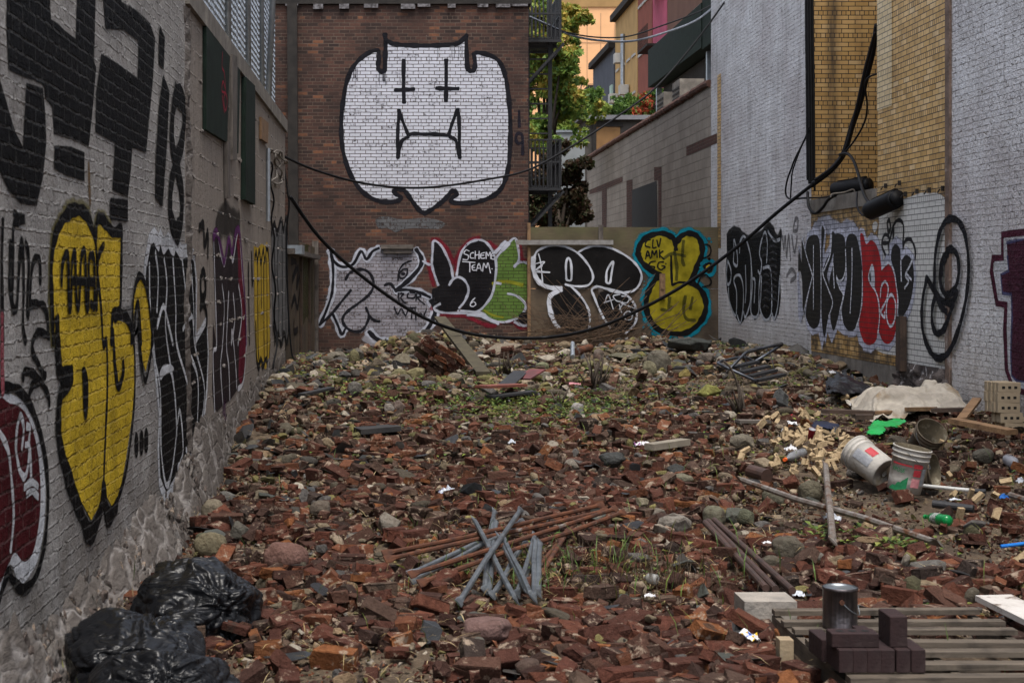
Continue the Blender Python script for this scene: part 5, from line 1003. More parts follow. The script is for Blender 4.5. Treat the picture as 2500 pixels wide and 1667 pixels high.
def proto_brick(r, L, W, Hh, cuts, bev=.0035, rough=.005):
    bm = bmesh.new(); bmesh.ops.create_cube(bm, size=1); bmesh.ops.scale(bm, vec=(L, W, Hh), verts=bm.verts)
    for _ in range(cuts):
        n = Vector((r.uniform(-1, 1), r.uniform(-.6, .6), r.uniform(-.7, .7))).normalized(); d = r.uniform(.25, .5)*L
        gres = bmesh.ops.bisect_plane(bm, geom=bm.verts[:]+bm.edges[:]+bm.faces[:], plane_co=n*d, plane_no=n, clear_outer=True)
        ed = [e for e in gres['geom_cut'] if isinstance(e, bmesh.types.BMEdge)]
        if ed: bmesh.ops.contextual_create(bm, geom=ed)
    bmesh.ops.bevel(bm, geom=bm.edges[:], offset=bev, segments=1, affect='EDGES', clamp_overlap=True)
    bmesh.ops.recalc_face_normals(bm, faces=bm.faces)
    for v in bm.verts: v.co += Vector((r.uniform(-1, 1), r.uniform(-1, 1), r.uniform(-1, 1)))*rough
    o = bm_np(bm); bm.free(); return o
def proto_rock(r, sx, sy, sz, n=22, bev=.006):
    bm = bmesh.new()
    for _ in range(n):
        v = Vector((r.gauss(0, 1), r.gauss(0, 1), r.gauss(0, 1))).normalized()*r.uniform(.75, 1.0); bm.verts.new((v.x*sx/2, v.y*sy/2, v.z*sz/2))
    res = bmesh.ops.convex_hull(bm, input=bm.verts)
    bmesh.ops.delete(bm, geom=[g_ for g_ in res['geom_interior'] if isinstance(g_, bmesh.types.BMVert)], context='VERTS')
    bmesh.ops.dissolve_limit(bm, angle_limit=.3, verts=bm.verts, edges=bm.edges)
    if bev: bmesh.ops.bevel(bm, geom=bm.edges[:], offset=bev, segments=1, affect='EDGES', clamp_overlap=True)
    bmesh.ops.recalc_face_normals(bm, faces=bm.faces); o = bm_np(bm); bm.free(); return o
def proto_cobble(r, sx, sy, sz, sub=2, lump=.34):
    bm = bmesh.new(); bmesh.ops.create_icosphere(bm, subdivisions=sub, radius=.5); o = r.uniform(0, 99)
    V, Fc = bm_np(bm); bm.free(); d = 1+(fbm(V[:, 0]*2.2+o, V[:, 1]*2.2, V[:, 2]*2.2, 3, 4)-.5)*2*lump
    V = np.sign(V)*np.abs(V*2)**.85*.5*d[:, None]*np.array([sx, sy, sz]); return V, Fc
rr = random.Random(11)
PB = [proto_brick(rr, rr.choice([.2, .2, .2, .19]), .095, .06, 0) for _ in range(6)]+[proto_brick(rr, .2, .095, .06, rr.choice([1, 2, 2, 3, 3])) for _ in range(30)]+[proto_brick(rr, rr.uniform(.09, .15), .09, .058, 2) for _ in range(16)]+[proto_brick(rr, rr.uniform(.06, .1), .06, .05, 3) for _ in range(12)]
PR = [proto_rock(rr, rr.uniform(.1, .24), rr.uniform(.09, .18), rr.uniform(.05, .12)) for _ in range(22)]
PS = [proto_rock(rr, rr.uniform(.14, .34), rr.uniform(.12, .24), rr.uniform(.018, .035), 16, .003) for _ in range(10)]
PC = [proto_cobble(rr, rr.uniform(.14, .26), rr.uniform(.12, .2), rr.uniform(.06, .1)) for _ in range(10)]
PF = [proto_rock(rr, rr.uniform(.03, .075), rr.uniform(.025, .055), rr.uniform(.015, .04), 9, 0) for _ in range(14)]
C_BR = np.array([(.088, .033, .022), (.068, .028, .02), (.105, .04, .025), (.052, .026, .02), (.042, .024, .019), (.135, .053, .028), (.082, .042, .03), (.066, .041, .031), (.19, .075, .03), (.036, .026, .022), (.095, .065, .048)])
P_BR = np.array([.16, .15, .14, .12, .09, .11, .08, .06, .04, .04, .03]); P_BR /= P_BR.sum()
C_TN = np.array([(.2, .155, .10), (.15, .12, .08), (.26, .21, .15), (.12, .1, .07), (.17, .15, .06), (.12, .11, .05), (.3, .27, .22), (.1, .095, .09), (.2, .14, .085)])
C_SL = np.array([(.028, .031, .035), (.045, .048, .05), (.06, .055, .05), (.02, .02, .022), (.05, .055, .045)])
C_CB = np.array([(.08, .068, .05), (.1, .085, .06), (.085, .08, .045), (.11, .075, .06), (.065, .06, .052), (.12, .105, .078)])
C_BR = C_BR*1.0; C_TN = C_TN*1.0; C_SL = C_SL*.85; C_CB = C_CB*.8
def zone(x, y):
    """share of brick, tan rock, slate, cobble at a spot"""
    k = np.clip((y-9.5)/13, 0, 1)[:, None]*np.ones((1, 4))
    p = (1-k)*np.array([.83, .1, .063, .007])+k*np.array([.27, .56, .15, .02])
    lf = np.clip(1-(x-XL)/1.6, 0, 1)[:, None]*np.clip((y-11)/3, 0, 1)[:, None]
    p = p*(1-lf)+lf*np.array([.3, .32, .3, .08]); return p
def footing_stones(y0, y1, n, parent):
    r = random.Random(int(y0*10)); Vs, Fs, Cs, off = [], [], [], 0
    for q in range(n):
        y = r.uniform(y0, y1); zt = float(FOOT[0](y))*(.93+.14*math.sin(y*5)); g0 = H1(XL+.2, y); z = g0-.05+(zt-g0+.05)*r.random()**1.1
        tt = min(1, max(0, (z+.02)/(zt+.02))); V, Fc = PR[r.randrange(len(PR))]; sc = r.uniform(.4, 1.1)*(1 if y < 12 else .6)*(1-.35*tt); M = Matrix.Translation((XL+float(FOOT[1](y))*.9*(1-tt)-.012, y, z)) @ Matrix.Rotation(math.pi/2+r.gauss(0, .16), 4, 'Y') @ Matrix.Rotation(r.uniform(0, 6.28), 4, 'Z') @ Matrix.Diagonal((sc, sc, sc*.75, 1))
        W = [M @ Vector(p) for p in V]; c = r.choice([(.155, .142, .13), (.12, .108, .098), (.085, .073, .065), (.22, .206, .193), (.12, .097, .085)]); Vs += W; Cs += [(c[0], c[1], c[2], 1)]*len(W); Fs += [[a+off for a in f] for f in Fc]; off += len(W)
    o = meshobj('footing_stones', [tuple(p) for p in Vs], Fs, M_brk, parent, attrs={'col': np.array(Cs)}); o['kind'] = 'stuff'
footing_stones(4.8, YJ, 900, wl); footing_stones(YJ, YE-.2, 900, wb)
# keep-out spots of bigger things: x, y, radius
KEEP = []; LOW = []
def sample(n, y0, y1, pow_=1.0):
    y = y0+(y1-y0)*RNG.uniform(0, 1, n)**pow_; lo = np.maximum(XL+.06, -.272*y); hi = np.minimum(XR-.06, .425*y)
    x = RNG.uniform(XL, XR, n); k = (x > lo) & (x < hi); return x[k], y[k]
def quat_mats(n, tilt):
    yaw = RNG.uniform(0, 2*np.pi, n); ax = RNG.uniform(0, 2*np.pi, n); t = RNG.normal(0, 1, n)*tilt
    edge = RNG.uniform(0, 1, n) < .22; t = np.where(edge, np.pi/2+t*.6, t); ax = np.where(edge, 0, ax)
    cy, sy = np.cos(yaw), np.sin(yaw); Z = np.zeros((n, 3, 3)); Z[:, 0, 0] = cy; Z[:, 0, 1] = -sy; Z[:, 1, 0] = sy; Z[:, 1, 1] = cy; Z[:, 2, 2] = 1
    u = np.stack([np.cos(ax), np.sin(ax), 0*ax], 1); c, s_ = np.cos(t), np.sin(t); A = np.zeros((n, 3, 3))
    A[:] = np.eye(3)*c[:, None, None]; A += (1-c)[:, None, None]*u[:, :, None]*u[:, None, :]
    K_ = np.zeros((n, 3, 3)); K_[:, 0, 2] = u[:, 1]; K_[:, 1, 2] = -u[:, 0]; K_[:, 2, 0] = -u[:, 1]; K_[:, 2, 1] = u[:, 0]
    return Z @ (A+K_*s_[:, None, None])
x1, y1 = sample(12500, 5.6, 13.0); x2, y2 = sample(11500, 13, 21); x3, y3 = sample(8500, 21, 29.7)
rx = np.concatenate([x1, x2, x3]); ry = np.concatenate([y1, y2, y3])
x, y = rx, ry
# bare earth: patches on the right, at the far left corner and thin spots by noise
dens = np.ones_like(x)
dens *= 1-.8*np.exp(-((x-5.2)/1.1)**2-((y-12.3)/1.3)**2)
dens *= 1-.55*np.clip((x-2.2)/1.2, 0, 1)*(y < 13.5)
dens *= 1-.9*np.exp(-((x+.9)/.75)**2-((y-25.5)/2.6)**2)
dens *= 1-.6*np.exp(-((x-.95)/.7)**2-((y-9.0)/.9)**2)
dens *= 1-.45*np.exp(-((x-1.5)/1.2)**2-((y-18)/1.5)**2)
dens *= .16+1.0*np.clip((fbm(x*.8, y*.8, 0, 55, 4)-.38)/.2, 0, 1)
k = RNG.uniform(0, 1, len(x)) < dens; k &= x > XL+np.interp(y, [3, 6, 9, 12, 15, 22], [.1, .14, .2, .2, .08, .03]); rx, ry = x[k], y[k]
def keepout(x, y):
    k = np.ones(len(x), bool)
    for kx, ky, kr in KEEP: k &= (x-kx)**2+(y-ky)**2 > kr*kr
    return k
def scatter_all():
    x, y = rx, ry
    k = keepout(x, y); x, y = x[k], y[k]; n = len(x)
    p = zone(x, y).cumsum(1); u = RNG.uniform(0, 1, n)[:, None]*p[:, -1:]; typ = (u > p).sum(1).clip(0, 3)
    steep = np.where(y > 20, 1.15, 1.0); Rm = quat_mats(n, .42); 
    sc = (.45+.7*RNG.uniform(0, 1, n)**.8); sc = np.where(y < 9, np.maximum(sc, .62)+.04, sc)*np.where(typ == 0, 1, np.where(y > 18, RNG.choice([.7, .9, 1.1, 1.3, 1.8], n), RNG.choice([.6, .75, .9, 1.1], n)))
    hz = RNG.uniform(-.015, .03, n)+.02+.07*RNG.uniform(0, 1, n)**3; z = H(x, y)+hz
    if LOW:
        L_ = np.array(LOW); d2 = np.zeros(n, bool)
        for lx, ly, lr in L_: d2 |= (x-lx)**2+(y-ly)**2 < lr*lr
        hz = np.where(d2, np.minimum(hz, RNG.uniform(-.045, -.005, n)), hz)
    z = H(x, y)+hz
    tint = RNG.uniform(.65, 1.3, n)
    sets = [(PB, C_BR, M_brk), (PR, C_TN, M_stn), (PS, C_SL, M_slt), (PC, C_CB, M_stn)]
    vis = (x/y > (0-CX)/F-.005) & (x/y < (2500-CX)/F+.005) & ((HC-z)/y < (1690-CY)/F)
    size = sc/y
    ci = [RNG.choice(len(C_BR), n, p=P_BR), RNG.integers(0, len(C_TN), n), RNG.integers(0, len(C_SL), n), RNG.integers(0, len(C_CB), n)]
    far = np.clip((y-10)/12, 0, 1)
    NAMES = [('brick', 300), ('rock', 210), ('slate', 90), ('cobblestone', 110)]
    LAB = [['broken dark red brick lying loose among the rubble', 'broken orange red brick lying loose among the rubble', 'sooty blackish brown brick lying loose among the rubble'],
           ['rough tan lump of mortar or stone among loose bricks'], ['flat dark slate fragment lying among loose bricks'], ['rounded grey brown cobblestone half sunk in rubble']]
    CAT = ['brick', 'rock', 'slate', 'cobblestone']
    for t in range(4):
        prot, pal, mt = sets[t]; idx = np.nonzero(typ == t)[0]; pi = RNG.integers(0, len(prot), len(idx))
        ext = np.array([np.ptp(pv[0], axis=0)[:2].max() for pv in prot])[pi]
        score = np.where(vis[idx], size[idx]*ext*(1+np.clip(hz[idx], 0, .06)*8), 0); order = np.argsort(-score); lim = NAMES[t][1]
        single = order[:lim]; rest = order[lim:]
        cache = {}
        for q in single:
            i = idx[q]; key = (pi[q], ci[t][i])
            if key not in cache:
                V, Fc = prot[pi[q]]; c = np.ones((len(V), 4)); c[:, :3] = pal[ci[t][i]]*(1+.0*RNG.uniform())
                o = meshobj(NAMES[t][0], V, Fc, mt, attrs={'col': c}, smooth=(t == 3)); cache[key] = o
            else:
                o = cache[key].copy(); COL.objects.link(o)
            o.matrix_world = Matrix.Translation((x[i], y[i], z[i])) @ Matrix(Rm[i].tolist()).to_4x4() @ Matrix.Scale(float(sc[i]), 4)
            li = 0
            if t == 0: li = 1 if ci[0][i] in (5, 8, 2) else (2 if ci[0][i] in (3, 4, 9) else 0)
            setprops(o, LAB[t][li], CAT[t], ['loose dark red bricks', 'loose orange red bricks', 'loose sooty bricks'][li] if t == 0 else 'loose '+NAMES[t][0]+'s in the rubble')
        Vs, Fs, Cs, off = [], [], [], 0
        for q in rest:
            i = idx[q]; V, Fc = prot[pi[q]]; W = (V*sc[i]) @ Rm[i].T+np.array([x[i], y[i], z[i]])
            col = pal[ci[t][i]]*tint[i]
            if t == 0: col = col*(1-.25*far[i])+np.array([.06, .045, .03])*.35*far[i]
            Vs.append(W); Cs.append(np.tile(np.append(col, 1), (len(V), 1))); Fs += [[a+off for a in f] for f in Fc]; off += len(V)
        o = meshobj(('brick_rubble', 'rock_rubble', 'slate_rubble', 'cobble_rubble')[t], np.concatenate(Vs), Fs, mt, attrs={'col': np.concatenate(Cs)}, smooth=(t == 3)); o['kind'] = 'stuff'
    # small fragments
    xa, ya = sample(46000, 5.6, 14); xb_, yb_ = sample(60000, 14, 29.8); fx = np.concatenate([xa, xb_]); fy = np.concatenate([ya, yb_])
    k = keepout(fx, fy) & (RNG.uniform(0, 1, len(fx)) < .25+.9*np.clip((fbm(fx*1.7, fy*1.7, 0, 91, 3)-.35)/.25, 0, 1)); fx, fy = fx[k], fy[k]; n = len(fx)
    fz = H(fx, fy)+RNG.uniform(0, .04, n); Rf = quat_mats(n, .5); s = RNG.uniform(.3, 1.25, n)**1.3; pi = RNG.integers(0, len(PF), n)
    far = np.clip((fy-9)/12, 0, 1); isb = RNG.uniform(0, 1, n) > .42+.4*far
    col = np.where(isb[:, None], C_BR[RNG.choice(len(C_BR), n, p=P_BR)]*1.1, C_TN[RNG.integers(0, len(C_TN), n)])*RNG.uniform(.7, 1.35, n)[:, None]
    Vs, Cs, Fs, off = [], [], [], 0
    for q in range(len(PF)):
        ii = np.nonzero(pi == q)[0]; V, Fc = PF[q]; m_ = len(V)
        W = np.einsum('nij,vj->nvi', Rf[ii], V)*s[ii][:, None, None]+np.stack([fx[ii], fy[ii], fz[ii]], 1)[:, None]
        Vs.append(W.reshape(-1, 3)); Cs.append(np.repeat(np.concatenate([col[ii], np.ones((len(ii), 1))], 1), m_, 0))
        for f in Fc: 
            A = off+np.arange(len(ii))[:, None]*m_+np.array(f)[None]; Fs += A.tolist()
        off += len(ii)*m_
    o = meshobj('rubble_gravel', np.concatenate(Vs), Fs, M_brk, attrs={'col': np.concatenate(Cs)}); o['kind'] = 'stuff'
    # weeds, grass blades and straw
    def blades(name, n, y0, y1, cols, hgt, wd, lean, thr, seed, flat=False, cx=None):
        if cx is not None: bx = RNG.normal(cx[0], cx[2], n); by = RNG.normal(cx[1], cx[3], n)
        else:
            bx, by = sample(n, y0, y1); k = fbm(bx*1.2, by*1.2, 0, seed, 3) > thr; bx, by = bx[k], by[k]
        k = (bx > XL+.05) & (bx < XR-.05) & (by < 29.8); bx, by = bx[k], by[k]; n = len(bx); bz = H(bx, by)+RNG.uniform(.01, .1, n)
        a = RNG.uniform(0, 2*np.pi, n); h = hgt*RNG.uniform(.4, 1.3, n); d = np.stack([np.cos(a), np.sin(a)], 1); ln = RNG.uniform(.2, 1, n)*lean
        b = np.stack([bx, by, bz], 1); u = np.stack([-d[:, 1], d[:, 0], 0*a], 1)*wd
        if flat: tip = np.stack([d[:, 0]*h, d[:, 1]*h, h*RNG.uniform(-.1, .5, n)], 1); mid = tip*.5+np.array([0, 0, .01]); V = np.stack([b, b+mid+u*RNG.uniform(.8, 1.4, n)[:, None], b+tip, b+mid-u], 1)
        else:
            tip = np.stack([d[:, 0]*h*ln, d[:, 1]*h*ln, h], 1); mid = np.stack([d[:, 0]*h*ln*.3, d[:, 1]*h*ln*.3, h*.6], 1); V = np.stack([b-u, b+mid-u*.7, b+tip, b+mid+u*.7], 1)
        c = np.array(cols)[RNG.integers(0, len(cols), n)]*RNG.uniform(.7, 1.3, n)[:, None]; C = np.repeat(np.concatenate([c, np.ones((n, 1))], 1), 4, 0)
        o = meshobj(name, V.reshape(-1, 3), np.arange(n*4).reshape(n, 4), mleaf, attrs={'col': C}); o['kind'] = 'stuff'
    LG = [(.07, .12, .025), (.11, .15, .03), (.055, .1, .022), (.16, .17, .04)]
    for k, (cx_, n) in enumerate((((.4, 18.2, .9, 1.2), 900), ((1.7, 17.6, .7, .9), 1300), ((-1.0, 22.5, .4, 1.8), 700), ((.2, 21.0, 1.2, 1.2), 700), ((2.6, 18.5, 1.1, .8), 500), ((5.9, 26, .25, 1.6), 600), ((3.05, 10.6, .18, .2), 260), ((3.3, 10.2, .16, .12), 120), ((1.1, 9.4, .5, .4), 120), ((5.4, 19.5, .4, .8), 200))):
        blades('weeds', int(n*1.2), 0, 0, LG, .06, .02, 1, 0, k, True, cx_)
    blades('weeds', 1500, 8, 27, LG, .05, .018, 1, .6, 77, True)
    blades('grass', 900, 6.4, 16, LG, .13, .004, .9, .56, 101)
    blades('grass', 130, 0, 0, LG, .16, .006, .8, 0, 1, cx=(1.25, 9.2, .5, .4))
    blades('weeds', 2600, 14, 28, [(.10, .17, .03), (.17, .22, .035), (.22, .24, .05)], .055, .02, 1, .52, 177, True)
    blades('straw', 8000, 6.4, 22, [(.3, .22, .1), (.22, .16, .08), (.36, .28, .15)], .11, .0025, 1, .5, 113, True)
    blades('straw', 500, 0, 0, [(.3, .22, .1), (.22, .16, .08)], .13, .0025, 1, 0, 113, True, (1.0, 9.0, .55, .5))
    blades('dry_weeds', 260, 0, 0, [(.05, .035, .02), (.08, .055, .03)], .2, .003, .9, 0, 3, cx=(1.45, 8.9, .25, .25))
# ---------------------------------------------------------------- things lying in the lot
_G0 = G
def G(px, py, up=.045):
    v = _G0(px, py, up); LOW.append((v.x, v.y, .1)); return v
cR = lambda x, y: (1800+x/3.0157, 880+y/3.0157)
cQ = lambda x, y: (1700+x/2.94, 1280+y/2.94)
cS = lambda x, y: (900+x/2.8, 1240+y/2.8)
cM = lambda x, y: (1160+x/2.94, 780+y/2.94)
cN = lambda x, y: (440+x/2.94, 800+y/2.94)
def pxm(v): return F/v.y                                 # photo pixels per metre at a point

# rubbish bags
def bagmat():
    m, nt = newmat('black_bin_bag'); v = ocoord(nt)
    st = nd(nt, 'ShaderNodeMapping', {'Vector': v, 'Scale': (2.2, 5, 5), 'Rotation': (.4, .3, .7)}).outputs[0]
    n1 = math_(nt, 'ABSOLUTE', math_(nt, 'SUBTRACT', noise(nt, st, 1.7, 2, .5, 1.2), .5)); n2 = math_(nt, 'ABSOLUTE', math_(nt, 'SUBTRACT', noise(nt, v, 11, 2, .5, 1.2), .5))
    hh = math_(nt, 'ADD', math_(nt, 'MULTIPLY', n1, 2.0), math_(nt, 'MULTIPLY', n2, .25))
    out(nt, bsdf(nt, (.006, .0065, .008), .34, bump(nt, hh, .024), spec=.26)); return m
M_bag = bagmat()
def bag(name, label, c, rx, ry, rz, knot, seed, mat=None, cat='rubbish bag', folds=17, group='black rubbish bags by the left wall'):
    bm = bmesh.new(); bmesh.ops.create_icosphere(bm, subdivisions=6, radius=1); V, Fc = bm_np(bm); bm.free()
    k = np.array(knot, float); k /= np.linalg.norm(k); u = np.cross(k, [.3, .2, .9]); u /= np.linalg.norm(u); v = np.cross(k, u)
    cosz = V @ k; th = np.arccos(np.clip(cosz, -1, 1)); ph = np.arctan2(V @ v, V @ u)
    px_, py_ = np.cos(ph), np.sin(ph)
    wp = (fbm(V[:, 0]*1.7+seed, V[:, 1]*1.7, V[:, 2]*1.7, seed+20, 2)-.5)*1.3
    fold = lambda f, sd: np.abs(vnoise(np.cos(ph+wp)*f+sd, np.sin(ph+wp)*f, th*.55+sd, seed+sd)-.5)*2
    rid = fold(folds/4.0, 1); rid2 = fold(folds/2.0, 2)
    fall = np.exp(-th*.55)
    cr = lambda q, p_: np.exp(-(q/p_)**2)
    c1 = np.abs(vnoise(V[:, 0]*1.7+wp, V[:, 1]*1.7+seed, V[:, 2]*2.2, seed+9)-.5)*2; c2 = np.abs(vnoise(V[:, 0]*3.1+wp*1.5, V[:, 1]*3.1+seed, V[:, 2]*4, seed+11)-.5)*2
    rg = np.random.default_rng(seed); N_ = rg.normal(size=(46, 3)); N_ /= np.linalg.norm(N_, axis=1)[:, None]; hh_ = rg.uniform(.8, 1.0, 46)
    q_ = hh_[None]/np.maximum(V @ N_.T, .12); d = -np.log(np.exp(-q_*55).sum(1))/55
    pl = np.exp(-th*1.5); pf_ = np.abs(vnoise(np.cos(ph+wp*th)*folds/3.2+3, np.sin(ph+wp*th)*folds/3.2, th*.4, seed+1)-.5)*2
    d = d*(1-.16*pl*cr(pf_, .35)-.05*np.exp(-th*.5)*cr(rid, .2)-.085*cr(c1, .13)-.03*cr(c2, .12))+(fbm(V[:, 0]*.8+seed, V[:, 1]*.8, V[:, 2]*.8, seed, 2)-.5)*.35
    d = np.where(th < .22, d*(1-.35*(1-th/.22))+.34*(1-th/.22)**2, d)
    W = V*d[:, None]*np.array([rx, ry, rz])+np.array(c)
    base = H(W[:, 0], W[:, 1])+.02; lo = W[:, 2] < base; W[:, 2] = np.where(lo, base-.01, W[:, 2])
    o = meshobj(name, W, Fc, mat or M_bag, smooth=True); KEEP.append((c[0], c[1], max(rx, ry)*.8)); return setprops(o, label, cat, group)
bag('rubbish_bag', 'biggest black rubbish bag, its twisted neck towards the bricks', (-1.02, 7.85, .1), .38, .38, .36, (.55, -.75, .35), 3)
bag('rubbish_bag', 'slumped black rubbish bag squeezed between the wall and the other bags', (-1.22, 7.05, .06), .36, .46, .26, (.2, .3, .9), 8)
bag('rubbish_bag', 'black rubbish bag cut by the bottom edge, folds fanning from its knot', (-1.0, 6.42, .06), .38, .36, .25, (.15, -.5, .7), 14)

# loose bars and pipes
def bar(name, label, a, b, r, mat, cat, group=None, up=(.05, .05), flat=True, n=8):
    A = G(*a) if len(a) == 2 else Vector(a); B = G(*b) if len(b) == 2 else Vector(b); A = A+Vector((0, 0, up[0])); B = B+Vector((0, 0, up[1]))
    d = (B-A).normalized(); L = (B-A).length; mb = MB(); LOW.extend((A.x+d.x*L*k/8, A.y+d.y*L*k/8, .13) for k in range(9))
    if flat: mb.tube([A, A+d*.05, A+d*.1, A+d*L*.35+Vector((random.gauss(0, .006), 0, random.gauss(0, .008))), A+d*L*.68+Vector((random.gauss(0, .006), 0, random.gauss(0, .008))), B-d*.1, B-d*.05, B], r, n, rs=[(r*.25, r*1.7), (r*.3, r*1.65), r, r, r, r, (r*.3, r*1.65), (r*.25, r*1.7)])
    else: mb.tube([A, B], r, n)
    return setprops(mb.build(name, mat, smooth=False), label, cat, group)
for lab, a, b, up in (('long rusty bar at the back of the steel bundle', (95, 425), (1610, 98), (.10, .13)), ('second long rusty bar close against the rearmost one', (110, 455), (1640, 108), (.09, .10)),
                      ('rusty bar sloping under the galvanised braces', (275, 590), (1700, 112), (.11, .12)), ('rusty bar with bare steel ends in front of the bundle', (340, 612), (1755, 128), (.08, .11))):
    bar('rusty_bar', lab, cS(*a), cS(*b), .0155, M_rust, 'bar', 'rusty bars in the steel bundle', up)
for k, (lab, a, b) in enumerate((('rusty rod behind the bundle leaning towards upper right', (1395, 125), (1085, 565)), ('rusty rod parallel to the rear leaning rod', (1412, 130), (1185, 500)))):
    bar('rusty_rod', lab, cS(*a), cS(*b), .014, M_rust, 'rod', 'rusty rods in the steel bundle', (.03, .05))
for lab, a, b, u in (('galvanised brace lying farthest left, almost flat', (272, 525), (1065, 175), (.06, .09)), ('galvanised brace just in front of the leftmost one', (285, 545), (1010, 215), (.04, .07)), ('galvanised brace crossing on top from upper left', (715, 228), (1012, 692), (.16, .04)), ('galvanised brace crossing on top from lower left', (612, 715), (1045, 182), (.05, .18)),
                     ('upright galvanised brace with the highest sharp tip', (862, 105), (790, 620), (.10, .04)), ('galvanised brace right against the highest one', (872, 160), (822, 620), (.08, .03)), ('galvanised brace slanting down right through the middle', (882, 300), (1095, 668), (.12, .06)), ('galvanised brace doubling the middle slanting one', (912, 320), (1120, 690), (.13, .06)),
                     ('galvanised brace leaning left beneath the crossed ones', (1080, 282), (840, 655), (.06, .04)), ('galvanised brace standing behind the right pair', (1140, 268), (1012, 635), (.09, .03)), ('left one of the short pair at the right end', (1142, 335), (1130, 692), (.12, .05)), ('right one of the short pair at the right end', (1172, 340), (1160, 668), (.11, .06)), ('thin galvanised brace hidden under the right pair', (1125, 300), (1060, 560), (.07, .02))):
    bar('steel_brace', lab, cS(*a), cS(*b), .0165, M_galv, 'steel brace', 'galvanised braces in the steel bundle', u)
for k, (a, b) in enumerate((((62, 66), (500, 585)), ((84, 54), (570, 592)), ((128, 46), (690, 605)))):
    bar('brown_pipe', ('leftmost', 'middle', 'rightmost')[k]+' of the three brown pipes leading to the pallet', cQ(*a), cQ(*b), .021, M_brownpipe, 'pipe', 'brown pipes by the pallet', (.08, .10), False, 10)
M_scaf = mottled('scaffold_tube', (.26, .24, .22), (.15, .12, .10), 14, .6, 60, .002, .5, c3=(.13, .06, .03), s3=9, t3=(.52, .62))
bar('scaffold_brace', 'long rust flecked scaffold brace lying towards the pallet', cR(5, 985), cR(1500, 1442), .024, M_scaf, 'scaffold brace', None, (.13, .08))
bar('scaffold_brace', 'short rust flecked scaffold brace crossing the long one', cR(650, 912), cR(704, 1495), .024, M_scaf, 'scaffold brace', None, (.18, .14))
M_whp = mottled('white_plastic', (.6, .6, .58), (.5, .5, .48), 6, .5)
M_blkp = mottled('black_pipe', (.02, .021, .024), (.03, .03, .032), 5, .5)
bar('pipe', 'white plastic pipe poking out right of the standing bucket', cR(1360, 965), cR(1735, 1012), .015, M_whp, 'pipe', None, (.05, .06), False)
bar('pipe', 'black pipe end beside the white plastic pipe', cR(1720, 1005), cR(1830, 1010), .02, M_blkp, 'pipe', None, (.05, .05), False)
bar('pipe', 'black plastic pipe behind the green bottle', cR(1440, 1100), cR(1740, 1140), .03, M_blkp, 'pipe', None, (.05, .05), False, 12)
bar('pipe', 'grey pipe at the right edge beside blue rag', cR(2010, 1035), cR(2180, 1090), .025, M_scaf, 'pipe', None, (.05, .05), False)
bar('pipe', 'dark pipe poking from under the lying bucket', cR(890, 895), cR(1010, 925), .022, M_blkp, 'pipe', None, (.06, .05), False)
bar('blue_rod', 'bright blue rod at the right edge of the lot', cR(1940, 1448), cR(2150, 1432), .012, mottled('blue_plastic', (.01, .15, .5), (.01, .1, .4), 5, .4), 'rod', None, (.07, .08), False)

# pallet with a paint can and dark bricks
PX0, PX1, PY0, PY1 = 1.885, 2.945, 6.38, 7.72
M_palw = {a: woodmat('pallet_wood', (.12, .097, .074), (.06, .048, .037), (.035, .028, .022), a) for a in (0, 1)}
pal = thing('pallet', 'weathered grey wooden pallet at the lower right', 'pallet', (2.4, 7.1, 0)); ZT = .17
KEEP += [(2.1, 7.3, .3), (2.7, 7.3, .3), (2.1, 6.7, .3), (2.7, 6.7, .3), (2.4, 7.0, .35)]
yy = np.linspace(PY0, PY1-.08, 7)
for k, y in enumerate(yy):
    mb = MB(); w_ = random.uniform(.062, .082); zz_ = ZT+random.uniform(-.003, .005); mb.beam((PX0+random.uniform(-.015, .015), y+w_/2+random.uniform(-.012, .012), zz_-.012), (PX1+random.uniform(-.04, .02), y+w_/2+random.uniform(-.012, .012), zz_-.012+random.uniform(-.006, .006)), w_, .024); mb.build('deck_board', M_palw[0], pal)
for x in (PX0+.01, (PX0+PX1)/2-.02, PX1-.06):
    mb = MB(); mb.box((x, PY0+.01, ZT-.118), (x+.04, PY1-.01, ZT-.031)); mb.build('stringer', M_palw[1], pal)
for y in (PY0+.02, 7.0, PY1-.12):
    mb = MB(); mb.box((PX0, y, ZT-.14), (PX1, y+.09, ZT-.121)); mb.build('bottom_board', M_palw[0], pal)
def can(c):
    t = thing('paint_can', 'shiny steel paint can with wire handle standing on the pallet', 'paint can', c)
    m, nt = newmat('tinplate'); v = ocoord(nt); st = nd(nt, 'ShaderNodeMapping', {'Vector': v, 'Scale': (60, 60, 2)}).outputs[0]
    cc = mixc(nt, maprange(nt, noise(nt, st, 1.5, 4), .35, .65), (.10, .086, .088), (.055, .048, .05)); out(nt, bsdf(nt, cc, .34, bump(nt, noise(nt, v, 9, 3), .012), .85, .5))
    M = Matrix.Translation(c); mb = MB(); mb.lathe([(.0, .003), (.08, .003), (.083, .0), (.083, .01), (.081, .013), (.081, .178), (.084, .181), (.084, .193), (.08, .195)], 36, 0, M); mb.build('body', m, t, True)
    mb = MB(); mb.lathe([(.0795, .194), (.076, .186), (.07, .184), (.066, .188), (0, .188)], 36, 0, M); mb.build('lid', M_galv, t, True)
    mb = MB(); a = Vector(c)+Vector((-.015, -.083, .135)); mb.tube([a+Vector((0, .004, 0)), a-Vector((0, .006, 0))], .012, 12); mb.build('handle_boss', M_rust, t)
    mb = MB(); mb.tube(spline([a, a+Vector((.03, -.012, -.03)), a+Vector((.06, -.002, -.05)), a+Vector((.092, .03, -.062)), a+Vector((.1, .083, -.03))], 5), .0025, 6); mb.build('wire_handle', M_galv, t)
can((2.115, 7.28, ZT+.006))
